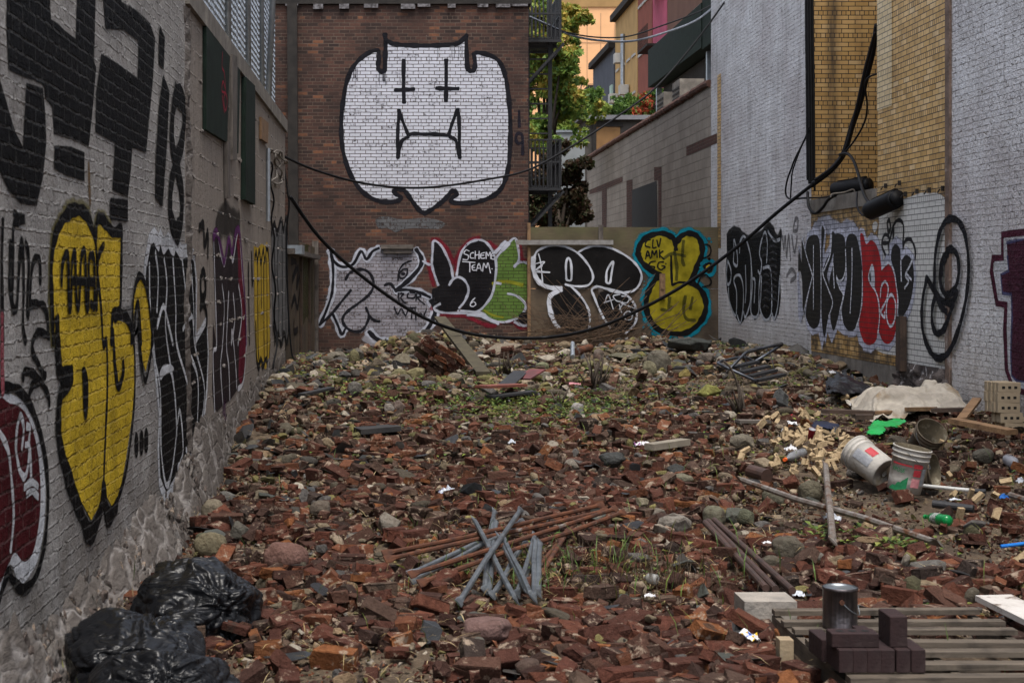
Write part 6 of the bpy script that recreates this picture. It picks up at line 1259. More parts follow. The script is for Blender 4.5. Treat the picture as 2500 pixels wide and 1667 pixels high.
M_dbr = mottled('dark_plum_brick', (.024, .011, .011), (.016, .008, .0085), 9, .8, 60, .003, c3=(.036, .022, .021), s3=5)
M_hole = mottled('core_hole', (.008, .007, .007), (.006, .005, .005), 5)
def cored_brick(label, c, axis, face, mat=M_dbr, group='dark plum bricks on the pallet', L=.2, W=.095, T=.06, name='plum_brick', jit=.02, cat='brick', rect=False):
    """axis: long direction 'x'/'y'/'z'; face: direction the cored face looks, '+z' etc. c = centre of the underside"""
    c = Vector(c); ax = {'x': Vector((1, 0, 0)), 'y': Vector((0, 1, 0)), 'z': Vector((0, 0, 1))}
    l = ax[axis]; f = ax[face[1]]; w_ = l.cross(f); half = abs(l.z)*L/2+abs(f.z)*T/2+abs(w_.z)*W/2
    M = Matrix((l, w_, f)).transposed().to_4x4(); M = Matrix.Rotation(random.uniform(-jit, jit), 4, 'Z') @ M; M.translation = c+Vector((0, 0, half))
    o_ = thing(name, label, cat, c, group); bm = bmesh.new(); bmesh.ops.create_cube(bm, size=1); bmesh.ops.scale(bm, vec=(L, W, T), verts=bm.verts); bmesh.ops.bevel(bm, geom=bm.edges[:], offset=.003, segments=1, affect='EDGES'); V, Fc = bm_np(bm); bm.free()
    V = [M @ Vector(p) for p in V]; meshobj('body', V, Fc, mat, o_)
    sg = 1 if face[0] == '+' else -1
    for k in (-1, 0, 1):
        mb = MB(); rr_ = .017; n = 4 if rect else 12; a0 = math.pi/4 if rect else 0
        ring = [M @ Vector((k*L*.27+rr_*(1.25 if rect else 1)*math.cos(a0+2*math.pi*q/n), rr_*1.1*math.sin(a0+2*math.pi*q/n), sg*(T/2+.0012))) for q in range(n)]
        mb.add(ring, [tuple(range(n))]); mb.build('core_hole', M_hole, o_)
    return o_
zb = ZT+.006
def stood(pxs, y, lab):  # brick on edge, end towards us
    s = F/y; cored_brick(lab, ((pxs-CX)/s, y+.1, zb), 'y', '+x', W=.098)
xs_ = [(1020+1130)/2, (1130+1225)/2, (1225+1325)/2, (1325+1430)/2, (1437+1537)/2, (1540+1655)/2]
for k, xq in enumerate(xs_): stood(cQ(xq, 0)[0], 6.44, ('first', 'second', 'third', 'fourth', 'fifth', 'sixth')[k]+' dark plum brick from the left in the front row on the pallet')
stood(cQ(935, 0)[0]+4, 6.62, 'dark plum brick behind the left end of the front row')
s = F/6.46
cored_brick('dark plum brick lying across the front row, its three holes upwards', ((cQ(1150, 0)[0]-CX)/s, 6.52, zb+.099), 'x', '+z')
cored_brick('dark plum brick standing highest on the right of the stack', ((cQ(1465, 0)[0]-CX)/s, 6.56, zb+.099), 'y', '+x', L=.16, W=.13, T=.075)
cored_brick('dark plum brick half hidden behind the crosswise one', ((cQ(1350, 0)[0]-CX)/s, 6.72, zb+.02), 'y', '+x')
M_tan = mottled('tan_brick', (.33, .26, .165), (.25, .19, .12), 8, .85, 70, .003, c3=(.2, .17, .13), s3=5)
g_ = G(*cQ(638, 1010)); mb = MB(); mb.box((g_.x-.032, g_.y-.03, g_.z-.02), (g_.x+.032, g_.y+.05, g_.z+.125)); setprops(mb.build('tan_brick', M_tan), 'single tan brick standing on end left of the pallet', 'brick')
g_ = G(*cQ(500, 770)); mb = MB(); mb.box((g_.x-.11, g_.y, g_.z-.05), (g_.x+.16, g_.y+.24, g_.z+.155)); setprops(mb.build('concrete_block', mottled('pale_block', (.3, .27, .235), (.2, .185, .165), 6, .9, 40, .008)), 'pale grey concrete block behind the pallet corner', 'block')
a, b = G(*cQ(2130, 700)), G(*cQ(2430, 900)); mb = MB(); mb.beam(a+Vector((0, 0, .13)), b+Vector((.1, 0, .11)), .2, .03); setprops(mb.build('white_board', mottled('chipped_white_paint', (.5, .48, .46), (.42, .39, .36), 5, .7, c3=(.12, .09, .07), s3=10, t3=(.56, .64))), 'chipped white painted board at the right edge of the pallet', 'board')

# buckets
M_pail = mottled('white_pail', (.42, .40, .37), (.33, .31, .275), 5, .6, c3=(.24, .2, .14), s3=7, t3=(.54, .7)); M_pailin = mottled('dirty_pail_inside', (.16, .13, .085), (.09, .075, .05), 7, .8, c3=(.3, .27, .2), s3=12)
M_paild = mottled('muddy_pail', (.11, .085, .058), (.065, .05, .036), 6, .75, c3=(.2, .17, .12), s3=9)
def pail(label, mouth, base, rm=.15, mat=M_pail, group='plastic buckets on the right', handle=True):
    A, B = Vector(base), Vector(mouth); d = (B-A).normalized(); L = .36; B = A+d*L
    t = thing('bucket', label, 'bucket', A, group); q = d.to_track_quat('Z', 'Y').to_matrix().to_4x4(); q.translation = A
    rb = rm*.88; mb = MB()
    mb.lathe([(0, .012), (.035, .012), (.036, .006), (rb*.86, .006), (rb*.9, 0), (rb, .004), (rb+.012*.3, .1), (rm-.012, .27), (rm, .272), (rm, .284), (rm-.01, .286), (rm-.008, .31), (rm+.002, .312), (rm+.002, .325), (rm-.006, .327), (rm-.004, .35), (rm+.004, .352), (rm+.004, .362), (rm-.004, .364)], 40, 0, q); mb.build('shell', mat, t, True)
    mb = MB(); mb.lathe([(rm-.004, .3635), (rm-.012, .33), (rb-.008, .02), (0, .016)], 40, 0, q); mb.build('lining', M_pailin, t, True)
    if handle:
        mb = MB(); pts = [q @ Vector(((rm+.008)*math.cos(a), -(rm+.008)*math.sin(a)*.55*0+.0, .335)) for a in (0,)]
        arc = [q @ Vector(((rm+.01)*math.cos(a), .07*math.sin(a), .33-.17*math.sin(a))) + Vector((0, 0, 0)) for a in np.linspace(0, math.pi, 13)]
        arc = [q @ Vector(((rm+.012)*math.cos(a), -(rm+.012)*math.sin(a), .335-.11*math.sin(a))) for a in np.linspace(0, math.pi, 17)]
        mb.tube(arc, .003, 6); mb.build('wire_handle', M_galv, t)
    return t, q, rb, rm
def label_panel(t, q, rb, rm, a0, a1, z0, z1, mat, name='label', off=.0015, n=10):
    mb = MB(); vs = []; uv = []
    for i in range(n+1):
        a = a0+(a1-a0)*i/n
        for z in (z0, z1): r = rb+.004+(rm-.012-rb)*max(0, (z-.05))/.22+off; vs.append(q @ Vector((r*math.cos(a), r*math.sin(a), z))); uv.append((i/n, (z-z0)/(z1-z0)))
    mb.add(vs, [(2*i, 2*i+2, 2*i+3, 2*i+1) for i in range(n)], 0, uv); return mb.build(name, mat, t)
M_lr = mottled('label_red', (.42, .04, .05), (.34, .03, .04), 9, .5); M_lg = mottled('label_green', (.02, .2, .08), (.015, .15, .06), 12, .5); M_lw = mottled('label_white', (.6, .6, .57), (.55, .54, .5), 9, .5); M_lgr = mottled('label_grey', (.28, .29, .31), (.2, .21, .23), 30, .5)
def ground_at(px, py, up=0): v = G(px, py); return v+Vector((0, 0, up))
b0 = ground_at(*cR(1225, 985), .03); KEEP += [(b0.x+.05, b0.y+.1, .2)]
upv = Vector((.17, -.10, .98)).normalized()
t, q, rb, rm = pail('white plastic bucket standing tilted with red and green label', b0+upv*.36, b0)
# find the angle facing the camera
loc = q.inverted() @ Vector((0, 0, HC)); fa = math.atan2(loc.y, loc.x)
sg_ = 1 if (q @ Vector((math.cos(fa+.3), math.sin(fa+.3), .1))).x > (q @ Vector((math.cos(fa-.3), math.sin(fa-.3), .1))).x else -1
A_ = lambda u: fa+sg_*u
label_panel(t, q, rb, rm, A_(-1.0), A_(.2), .222, .235, M_lr, 'label_band'); 
label_panel(t, q, rb, rm, A_(.28), A_(.85), .215, .25, M_lr, 'label_band'); label_panel(t, q, rb, rm, A_(.34), A_(.8), .15, .205, M_lr, 'label_panel'); label_panel(t, q, rb, rm, A_(.3), A_(.82), .06, .135, mottled('label_pink', (.55, .25, .26), (.5, .2, .22), 40, .5), 'label_panel')
label_panel(t, q, rb, rm, A_(.88), A_(1.2), .08, .22, M_lgr, 'label_panel')
def curved_text(s, t, q, rb, rm, u0, z0, h, mat, name='label_lettering', aspect=.75):
    cu = bpy.data.curves.new('txt', 'FONT'); cu.body = s; cu.size = h; tmp = bpy.data.objects.new('txt', cu); COL.objects.link(tmp); dg = bpy.context.evaluated_depsgraph_get(); me = bpy.data.meshes.new_from_object(tmp.evaluated_get(dg))
    V = []
    for v in me.vertices: z = z0+v.co.y; r = rb+.004+(rm-.012-rb)*max(0, z-.05)/.22+.003; a = A_(u0+v.co.x*aspect/r); V.append(q @ Vector((r*math.cos(a), r*math.sin(a), z)))
    Fc = [list(p.vertices) for p in me.polygons]; bpy.data.objects.remove(tmp); bpy.data.meshes.remove(me)
    return meshobj(name, V, Fc, mat, t)
curved_text('RPOSE', t, q, rb, rm, -.95, .165, .05, M_lg, aspect=.8)
mb = MB(); tri = [(-.95, .03), (-.6, .05), (-.25, .09), (.05, .13), (.12, .02), (-.4, .01)]
vs = []
for u, z in tri: r = rb+.004+(rm-.012-rb)*max(0, z-.05)/.22+.0028; a = A_(u); vs.append(q @ Vector((r*math.cos(a), r*math.sin(a), z)))
vs2 = []
for i in range(12):
    u = -.95+1.05*i/11; zt_ = .03+.1*(i/11)**1.3+random.uniform(-.008, .012)
    for z in (.012, zt_): r = rb+.004+(rm-.012-rb)*max(0, z-.05)/.22+.0022; a = A_(u); vs2.append(q @ Vector((r*math.cos(a), r*math.sin(a), z)))
mb.add(vs2, [(2*i, 2*i+2, 2*i+3, 2*i+1) for i in range(11)]); mb.build('label_picture', M_lg, t)
# lying bucket, its base towards us
c = G(*cR(1085, 950)); d = Vector((-.45, .75, .42)).normalized(); base = Vector((c.x+.0, c.y, c.z+.135)); KEEP.append((c.x-.05, c.y+.15, .2))
t, q, rb, rm = pail('white plastic bucket lying on its side, round base towards the camera', base+d*.36, base)
loc = q.inverted() @ Vector((-.4, 6, HC+3)); fa = math.atan2(loc.y, loc.x); sg_ = 1
label_panel(t, q, rb, rm, A_(-.5), A_(.1), .08, .26, M_lgr, 'label_panel'); label_panel(t, q, rb, rm, A_(.2), A_(.7), .1, .2, M_lr, 'label_panel')
mb = MB(); mb.lathe([(.03, -.0015), (.036, -.003), (.042, -.0015)], 30, 0, q); mb.build('base_ring', M_pailin, t, True)
# open muddy bucket, mouth towards us
c = G(*cR(1420, 665)); d = Vector((.16, -.62, .62)).normalized(); KEEP.append((c.x, c.y+.2, .25)); mth = Vector((c.x+.02, c.y, c.z+.19))
pail('muddy brown bucket tipped with its open mouth towards the camera', mth, mth-d*.36, mat=M_paild)
c = G(*cR(1440, 965)); d = Vector((.75, -.55, .12)).normalized(); mth = Vector((c.x+.05, c.y+.1, c.z+.15)); KEEP.append((c.x, c.y+.2, .2))
pail('muddy bucket lying behind the standing one, mouth to the right', mth, mth-d*.36, mat=M_paild, handle=False)

# sheets, rags, paper
def cloth(name, label, cat, outline, mat, amp=.05, res=.03, h0=.05, seed=1, group=None, dome=0.0, thick=.004, fold=6.0, wr=.35):
    """soft sheet lying over the ground inside an outline given in photo pixels (dropped onto the ground)"""
    W = [G(*p) for p in spline(outline, 5, True)]; LOW.append((sum(v.x for v in W)/len(W), sum(v.y for v in W)/len(W), .35)); poly = np.array([(v.x, v.y) for v in W]); x0, y0 = poly.min(0); x1, y1 = poly.max(0)
    nx, ny = max(6, int((x1-x0)/res)), max(6, int((y1-y0)/res)); X, Y = np.meshgrid(np.linspace(x0, x1, nx), np.linspace(y0, y1, ny)); px_, py_ = X.ravel(), Y.ravel()
    ins = np.zeros(len(px_), bool); j = len(poly)-1
    for i in range(len(poly)):
        xi, yi = poly[i]; xj, yj = poly[j]; cnd = ((yi > py_) != (yj > py_)) & (px_ < (xj-xi)*(py_-yi)/(yj-yi+1e-12)+xi); ins ^= cnd; j = i
    dist = np.min(np.hypot(px_[:, None]-poly[None, :, 0], py_[:, None]-poly[None, :, 1]), 1); ins = ins.reshape(ny, nx)
    Z = H(X, Y)+h0+(np.abs(fbm(X*fold+seed, Y*fold*.7, 0, seed, 4)-.5)*2*amp*wr*2+np.abs(fbm(X*fold*.45+Y*fold*.4, Y*fold*.3, 0, seed+5, 3)-.5)*2*amp)+dome*np.clip(dist.reshape(ny, nx)/.35, 0, 1)**.7
    q_ = ins[:-1, :-1] & ins[1:, :-1] & ins[:-1, 1:] & ins[1:, 1:]; g_ = gridnp(nx, ny)[q_.ravel()]
    V = np.stack([X, Y, Z], -1).reshape(-1, 3); used, inv = np.unique(g_, return_inverse=True); V = V[used]; g_ = inv.reshape(-1, 4)
    n = len(V); V2 = np.concatenate([V, V-np.array([0, 0, thick])]); Fc = np.concatenate([g_, g_[:, ::-1]+n])
    o = meshobj(name, V2, Fc, mat, smooth=True); return setprops(o, label, cat, group)
def crumple(name, label, cat, px, py, w_, h_, mat, seed, group=None, up=.02, d_=None, rot=0.0, patches=None):
    c = G(px, py); s = pxm(c); W, Hh = w_/s, h_/s; D = d_ or max(W*.6, Hh*1.2); r = np.random.default_rng(seed); n = 13
    U, V_ = np.meshgrid(np.linspace(-.5, .5, n), np.linspace(-.5, .5, n)); edge = (1-.35*vnoise(np.arctan2(V_, U)*2.2+seed, 0, 0, seed)*(np.hypot(U, V_) > .3))
    X = U*W*edge; Y = V_*D*edge; Z = (np.abs(fbm(U*4+seed, V_*4, 0, seed, 3)-.5)*1.8)*Hh*.7+Hh*.6*(1-np.hypot(U, V_)*1.4)
    cr, sr = math.cos(rot), math.sin(rot); P_ = np.stack([c.x+X*cr-Y*sr, c.y+X*sr+Y*cr, c.z+up+np.maximum(Z, 0)], -1).reshape(-1, 3)
    Fc = gridnp(n, n); mi = None; mats = mat
    if patches: mats = [mat]+patches; mi = [int(k) for k in np.where(r.uniform(0, 1, len(Fc)) < .35, r.integers(1, len(mats), len(Fc)), 0)]
    o = meshobj(name, P_, Fc, mats, mi=mi, smooth=False); return setprops(o, label, cat, group)
def clothmat(name, c1, c2, c3, rough=.85):
    m, nt = newmat(name); v = ocoord(nt); c = mixc(nt, maprange(nt, noise(nt, v, 5, 5), .38, .62), c1, c2); c = mixc(nt, maprange(nt, noise(nt, v, 2.5, 5, .65), .55, .68), c, c3)
    h = math_(nt, 'ADD', noise(nt, v, 9, 4, .6, 1.5), math_(nt, 'MULTIPLY', noise(nt, v, 120, 2), .06)); out(nt, bsdf(nt, c, rough, bump(nt, h, .015))); return m
M_drop = clothmat('dirty_dust_sheet', (.40, .36, .30), (.27, .24, .2), (.22, .155, .085))
o_dr = [cR(*p) for p in ((1040, 265), (1130, 232), (1190, 260), (1240, 225), (1400, 205), (1520, 190), (1640, 200), (1750, 330), (1790, 400), (1700, 435), (1560, 410), (1450, 395), (1330, 420), (1190, 395), (1100, 390), (1060, 310))]
def dropheap():
    L = [G(*cR(*p)) for p in ((1075, 400), (1330, 425), (1640, 440), (1755, 432))]
    x0, x1 = L[0].x-.3, min(L[3].x+.25, XR-.015); y0, y1 = L[1].y-.12, L[1].y+1.25
    nx, ny = 150, 100; X, Y = np.meshgrid(np.linspace(x0, x1, nx), np.linspace(y0, y1, ny))
    u = (X-x0)/(x1-x0); v = (Y-y0)/(y1-y0)
    wx = (fbm(X*2, Y*2, 0, 71, 3)-.5)*.5; wy = (fbm(X*2, Y*2, 0, 72, 3)-.5)*.5
    def ridge(f, sx, sy, sd, p_): return np.clip(1-np.abs(vnoise((X+wx)*sx*f, (Y+wy)*sy*f, 0, sd)-.5)*2/p_, 0, 1)
    m = .20*np.exp(-(np.abs(u-.40)/.30)**4-(np.abs(v-.5)/.42)**4)+.24*np.exp(-(np.abs(u-.82)/.14)**2.5-(np.abs(v-.55)/.36)**2.5)
    m = m*(.8+.4*fbm(X*3, Y*2, 0, 78, 2))+.045*ridge(1, 2.2, 3.4, 73, .5)+.035*ridge(1, 5, 2.5, 74, .45)+.022*ridge(1, 4, 9, 75, .45)-.03*ridge(1, 4, 2.2, 76, .35)
    Z = H(X, Y)+.03+np.maximum(m, 0)
    edge = np.minimum(np.minimum(u, (1-u)*3), np.minimum(v, 1-v)*.9)+(fbm(X*3, Y*3, 0, 77, 3)-.5)*.22
    ins = edge > .05; q_ = ins[:-1, :-1] & ins[1:, :-1] & ins[:-1, 1:] & ins[1:, 1:]; g_ = gridnp(nx, ny)[q_.ravel()]; V = np.stack([X, Y, Z], -1).reshape(-1, 3); used, inv = np.unique(g_, return_inverse=True)
    setprops(meshobj('dust_sheet', V[used], inv.reshape(-1, 4), M_drop, smooth=True), 'crumpled dirty white dust sheet heaped over rocks against the right wall', 'dust sheet')
    for k in range(5): LOW.append((x0+(x1-x0)*k/4, y0+.4, .45))
dropheap()
M_tarp = clothmat('black_plastic_sheet', (.014, .014, .016), (.01, .01, .012), (.02, .02, .022), .3)
cloth('plastic_sheet', 'black plastic sheet crumpled at the foot of the yellow wall', 'plastic sheet', [cR(*p) for p in ((640, 262), (745, 205), (800, 196), (870, 230), (985, 265), (965, 330), (890, 300), (760, 325), (700, 330))], M_tarp, .14, .03, .08, 5, dome=.16)
cloth('plastic_sheet', 'bright green plastic sheet lying behind the buckets', 'plastic sheet', [cR(*p) for p in ((955, 588), (962, 525), (1005, 487), (1090, 492), (1160, 462), (1250, 488), (1190, 520), (1185, 545), (1110, 535), (1085, 580))], mottled('green_plastic', (.012, .32, .07), (.01, .24, .05), 4, .4, 12, .01, c3=(.05, .4, .15), s3=3), .05, .025, .085, 7)
cloth('rag', 'navy blue rag among the tan brick pieces', 'rag', [cR(*p) for p in ((540, 500), (600, 470), (680, 478), (760, 500), (730, 525), (640, 520), (560, 530))], clothmat('navy_cloth', (.015, .02, .045), (.01, .013, .03), (.02, .02, .03)), .07, .025, .05, 9)
M_paper = mottled('white_paper', (.62, .62, .64), (.5, .5, .52), 5, .7); M_film = mottled('pale_film', (.5, .53, .58), (.4, .43, .48), 4, .35)
LITTER = [(375, 490, 160, 45, 'crumpled white plastic bag upper left of the tan brick pieces', M_paper), (395, 680, 110, 50, 'white paper bag on a brick beside the clear bottle', M_paper), (890, 660, 100, 30, 'torn white paper behind the lying bucket', M_paper), (690, 1200, 150, 80, 'white plastic film caught under the scaffold braces', M_film), (905, 725, 55, 30, 'white paper scrap touching the lying bucket', M_paper), (222, 1368, 80, 25, 'small white paper scrap beside the big grey cobble', M_paper), (838, 355, 30, 40, 'white tissue scrap under the black plastic sheet', M_paper), (345, 545, 50, 40, 'small white film beneath the navy rag', M_film), (1600, 1045, 90, 18, 'clear plastic strip near the tan bits on the right', M_film), (2085, 925, 70, 60, 'clear plastic bag at the right edge', M_film)]
for k, (x_, y_, w_, h_, lab, m) in enumerate(LITTER): crumple('litter', lab, 'litter', *cR(x_, y_), w_/3.0157, h_/3.0157, m, 30+k)
crumple('litter', 'white paper with purple print among bricks in mid lot', 'litter', *cM(1205, 930), 55, 20, M_paper, 51, patches=[mottled('purple_ink', (.2, .05, .2), (.15, .04, .15))])
crumple('litter', 'small crumpled pale film left of mid lot', 'litter', *cM(262, 908), 20, 13, M_film, 52)
crumple('litter', 'grey patterned plastic wrapper beside an orange brick', 'litter', *cN(1920, 1215), 55, 26, M_film, 53, patches=[mottled('violet_ink', (.1, .09, .2), (.2, .2, .28))])
crumple('litter', 'pale film scrap on dark slate in the left middle', 'litter', *cN(1445, 738), 22, 10, M_paper, 54)
crumple('litter', 'white wrapper with yellow and blue print left of the pallet', 'litter', *cQ(350, 880), 84, 42, M_paper, 55, patches=[mottled('yellow_ink', (.55, .38, .02), (.5, .33, .02)), mottled('blue_ink', (.03, .1, .45), (.02, .07, .35)), M_black], up=.02)
crumple('litter', 'torn newsprint beside a brick in the foreground weeds', 'litter', *cS(1920, 635), 32, 14, M_paper, 56)
crumple('litter', 'clear film scrap on the bricks behind the pallet pipes', 'litter', *cQ(735, 545), 38, 18, M_film, 57)
crumple('litter', 'crumpled blue plastic at the right edge', 'litter', *cR(1965, 1038), 30, 15, mottled('blue_film', (.02, .12, .4), (.015, .08, .3)), 58)
crumple('litter', 'white bag scrap on rubble by the step frame', 'litter', *cR(700, 110), 16, 12, M_paper, 59)
crumple('litter', 'bright pink plastic strip in the far rubble', 'litter', *cM(700, 478), 46, 8, mottled('pink_plastic', (.5, .22, .25), (.4, .17, .2)), 60)
crumple('litter', 'red rag scrap above the white plastic bag', 'litter', *cR(405, 440), 26, 12, mottled('red_cloth', (.35, .03, .04), (.25, .02, .03)), 61)
# bottles
def glassy(name, c, rough=.15): 
    m, nt = newmat(name); b = bsdf(nt, c, rough, spec=.6); t = nd(nt, 'ShaderNodeBsdfTransparent', {0: c4(tuple(.3+.7*v for v in c))}).outputs[0]; out(nt, nd(nt, 'ShaderNodeMixShader', {0: .55, 1: t, 2: b}).outputs[0]); return m
def bottle(label, a, b, r, mat, cap=None, capend=1, lab=None, up=.06):
    A, B = G(*a), G(*b); A.z += up; B.z += up; d = (B-A).normalized(); L = (B-A).length; t = thing('bottle', label, 'bottle', A)
    pr = [(0, .3), (.03, .9), (.1, 1), (.3, .96), (.34, 1), (.62, 1), (.7, .9), (.82, .5), (.9, .32), (.96, .32)]
    if capend == 0: A, B, d = B, A, -d
    mb = MB(); mb.tube([A+d*L*k for k, _ in pr], r, 18, rs=[r*v for _, v in pr]); mb.build('shell', mat, t, True)
    if cap: mb = MB(); mb.tube([A+d*L*.955, A+d*L*1.02], r*.42, 14); mb.build('cap', cap, t)
    if lab: mb = MB(); mb.tube([A+d*L*.36, A+d*L*.6], r*1.015, 18, cap=False); mb.build('label', lab, t, True)
bottle('clear plastic bottle with orange cap beside the tan brick pieces', cR(350, 778), cR(492, 720), .042, glassy('clear_plastic', (.32, .33, .35)), mottled('orange_cap', (.75, .14, .02), (.65, .1, .02)), 0, mottled('dark_label', (.1, .1, .11), (.2, .2, .2)))
bottle('green plastic bottle with white barcode label lying on bricks', cR(1385, 1208), cR(1560, 1240), .042, glassy('green_bottle', (.01, .3, .08)), mottled('green_cap', (.01, .3, .07), (.01, .2, .05)), 0, mottled('dark_green_label', (.02, .07, .035), (.4, .42, .4), 60))
bottle('crushed clear bottle on bare earth at the right edge', cR(1985, 775), cR(2060, 815), .05, glassy('clear_plastic_b', (.35, .36, .4)))
bottle('small clear jar with yellow label in the foreground weeds', cS(1885, 540), cS(1975, 560), .03, glassy('clear_glass', (.4, .4, .38)), mottled('yellow_label', (.5, .42, .05), (.6, .6, .5), 30), 0)
g_ = G(*cR(535, 610)); mb = MB(); q = Vector((.1, -.35, .9)).to_track_quat('Z', 'Y').to_matrix().to_4x4(); q.translation = g_+Vector((0, 0, .04)); mb.lathe([(0, 0), (.022, 0), (.035, .11), (.036, .112)], 16, 0, q); mb.lathe([(.034, .111), (.021, .004), (0, .004)], 16, 1, q); setprops(mb.build('paper_cup', [mottled('red_cup', (.3, .02, .04), (.25, .02, .03)), M_paper], smooth=True), 'red paper cup stuck upright in the tan brick pieces', 'cup')

# tan brick pieces and the stack of cored tan bricks
TB = [proto_brick(rr, .2, .1, .06, rr.choice([1, 2, 2, 3]), .002, .001) for _ in range(12)]; protoT = {}
heap = [(280, 640), (340, 590), (420, 570), (500, 560), (520, 530), (600, 545), (700, 560), (790, 600), (820, 660), (770, 690), (680, 640), (620, 620), (560, 650), (470, 620), (400, 600), (640, 700), (560, 760), (700, 770), (640, 800), (780, 740), (880, 690), (860, 650), (500, 780), (310, 790), (290, 810), (450, 640), (530, 690), (600, 590), (740, 700), (830, 700), (920, 680), (410, 830), (230, 470), (190, 500), (280, 450), (505, 425), (590, 435), (480, 420), (600, 830), (540, 850)]
extra = [(920, 1275), (970, 1280), (1600, 1000), (1720, 1020), (1560, 905), (1640, 1170), (1910, 1170), (1900, 1025), (1500, 650), (1770, 1060), (60, 710), (30, 745), (1980, 945), (790, 310), (860, 315), (930, 320), (2090, 1500)]
pts = []
for (x_, y_) in heap:
    for q in range(3): pts.append((x_+random.gauss(0, 26) if q else x_, y_+random.gauss(0, 17) if q else y_, True))
pts += [(x_, y_, False) for x_, y_ in extra]
for k, (x_, y_, hp) in enumerate(pts):
    g_ = G(*cR(x_, y_)); q = random.randrange(len(TB)); V, Fc = TB[q]
    if q not in protoT: o = meshobj('tan_brick_piece', V, Fc, M_chip, attrs={'col': np.tile([.42, .32, .19, 1] if q % 3 else [.36, .27, .16, 1], (len(V), 1))}); protoT[q] = o
    else: o = protoT[q].copy(); COL.objects.link(o)
    e = random.uniform(.28, .6) if hp else .5
    o.matrix_world = Matrix.Translation(g_+Vector((0, 0, random.uniform(.03, .07)))) @ Quaternion((random.gauss(0, 1), random.gauss(0, 1), random.gauss(0, .6), random.gauss(0, 1))).normalized().to_matrix().to_4x4() @ Matrix.Scale(e, 4)
    setprops(o, 'broken pale tan brick piece in the spill left of the buckets' if hp else 'stray pale tan brick piece on dark earth', 'brick piece', 'tan brick pieces in the spill' if hp else 'stray tan brick pieces')
M_tanb = mottled('tan_cored_brick', (.33, .265, .18), (.27, .21, .14), 6, .85, 60, .003)
# stack: rows of bricks on edge, cored faces towards us
sx = G(*cR(1960, 530)); s = 245.
rows = [(1960, 510, 2), (1965, 510, 2), (1935, 440, 3), (1910, 285, 3), (1915, 350, 3)]
zz = sx.z-.03; Yb2 = 15.15
for k, (lx, n) in enumerate(((1965, 3), (1938, 3), (1915, 4), (1912, 4), (1912, 4))):
    for q in range(n):
        X = (cR(lx, 0)[0]-CX)*Yb2/F+.12; yq = Yb2+.03+q*.066
        cored_brick(('bottom', 'second', 'third', 'fourth', 'top')[k]+' row of the tan cored brick stack, '+('front brick with three square holes', 'second brick back', 'third brick back', 'rearmost brick')[q], (X-.012*q+random.uniform(-.008, .008), yq, zz), 'x', '-y', M_tanb, 'tan cored bricks stacked at the right edge', .22, .1, .062, 'tan_cored_brick', .05, rect=True)
    zz += .101
for q in range(2): cored_brick(('front', 'rear')[q]+' tan cored brick right of the stack\'s bottom rows, cut by the picture edge', ((2498-CX)*Yb2/F+.06, Yb2+.05+q*.07, sx.z+.02), 'x', '-y', M_tanb, 'tan cored bricks stacked at the right edge', .22, .1, .062, 'tan_cored_brick', .03, rect=True)
KEEP.append((6.15, 15.2, .3))

# boards and planks on the ground
def plank(label, a, b, w_, t, mat, up=(.08, .08), name='plank', cat='plank', group=None):
    A, B = G(*a), G(*b); A.z += up[0]; B.z += up[1]; mb = MB(); LOW.extend((A.x+(B.x-A.x)*k/8, A.y+(B.y-A.y)*k/8-.05, .16) for k in range(9)); mb.beam(A, B, w_, t); return setprops(mb.build(name, mat), label, cat, group)
plank('dark wet plank in front of the dust sheet, left one', cR(620, 425), cR(1060, 440), .14, .04, M_darkw[0])
plank('pale board end beneath the dust sheet', cR(1050, 440), cR(1180, 425), .12, .03, M_tanw[0])
plank('warm brown board under the front of the dust sheet', cR(1265, 440), cR(1440, 440), .13, .04, M_tanw[0], (.12, .12))
plank('dark board right of the warm brown one under the sheet', cR(1440, 450), cR(1715, 445), .16, .04, M_darkw[0], (.12, .12))
plank('long tan plank lying towards the tan brick stack', cR(1590, 545), cR(2025, 590), .15, .05, M_tanw[0], (.14, .08))
plank('short tan offcut propped diagonally behind the muddy bucket', cR(1650, 505), cR(1765, 425), .09, .03, M_tanw[0], (.1, .2))
plank('broken dark timber behind the green sheet', cR(870, 470), cR(1000, 470), .12, .05, M_darkw[0])
plank('mossy plank leaning over the masonry lumps before the silver lettering', (1180, 915), (1074, 834), .2, .05, mottled('mossy_plank', (.07, .06, .036), (.04, .034, .023), 7, .85), (.02, .42))
plank('charred board lying flat in the centre of the lot', cN(1270, 790), cN(1560, 765), .26, .05, mottled('charred', (.02, .02, .021), (.035, .033, .032), 6, .7), (.07, .07))
plank('reddish metal flashing bent on the far rubble', cM(45, 580), cM(330, 540), .2, .03, mottled('red_flashing', (.2, .065, .045), (.13, .045, .035), 5, .6), (.16, .12), 'flashing', 'flashing')
plank('black underside flashing in front of the reddish one', cM(100, 590), cM(405, 560), .16, .025, M_blkp, (.06, .07), 'flashing', 'flashing')
plank('dark red bent flashing piece behind the long flashing', cM(340, 495), cM(450, 470), .22, .02, mottled('wine_flashing', (.15, .04, .04), (.08, .03, .03), 5, .5), (.12, .2), 'flashing', 'flashing')
plank('black torn roofing felt strip behind the flashing', cM(215, 520), cM(330, 470), .2, .015, M_blkp, (.08, .18), 'roofing_felt', 'roofing felt')
plank('pale narrow batten on the far rubble', cM(375, 440), cM(530, 445), .07, .04, mottled('pale_batten', (.3, .27, .22), (.22, .2, .16), 6), (.12, .1))
plank('pale stone lintel piece lying right of the purple printed paper', cM(1250, 975), cM(1510, 935), .12, .06, mottled('pale_stone', (.24, .21, .165), (.17, .15, .12), 6), (.08, .08), 'stone_bar', 'stone')
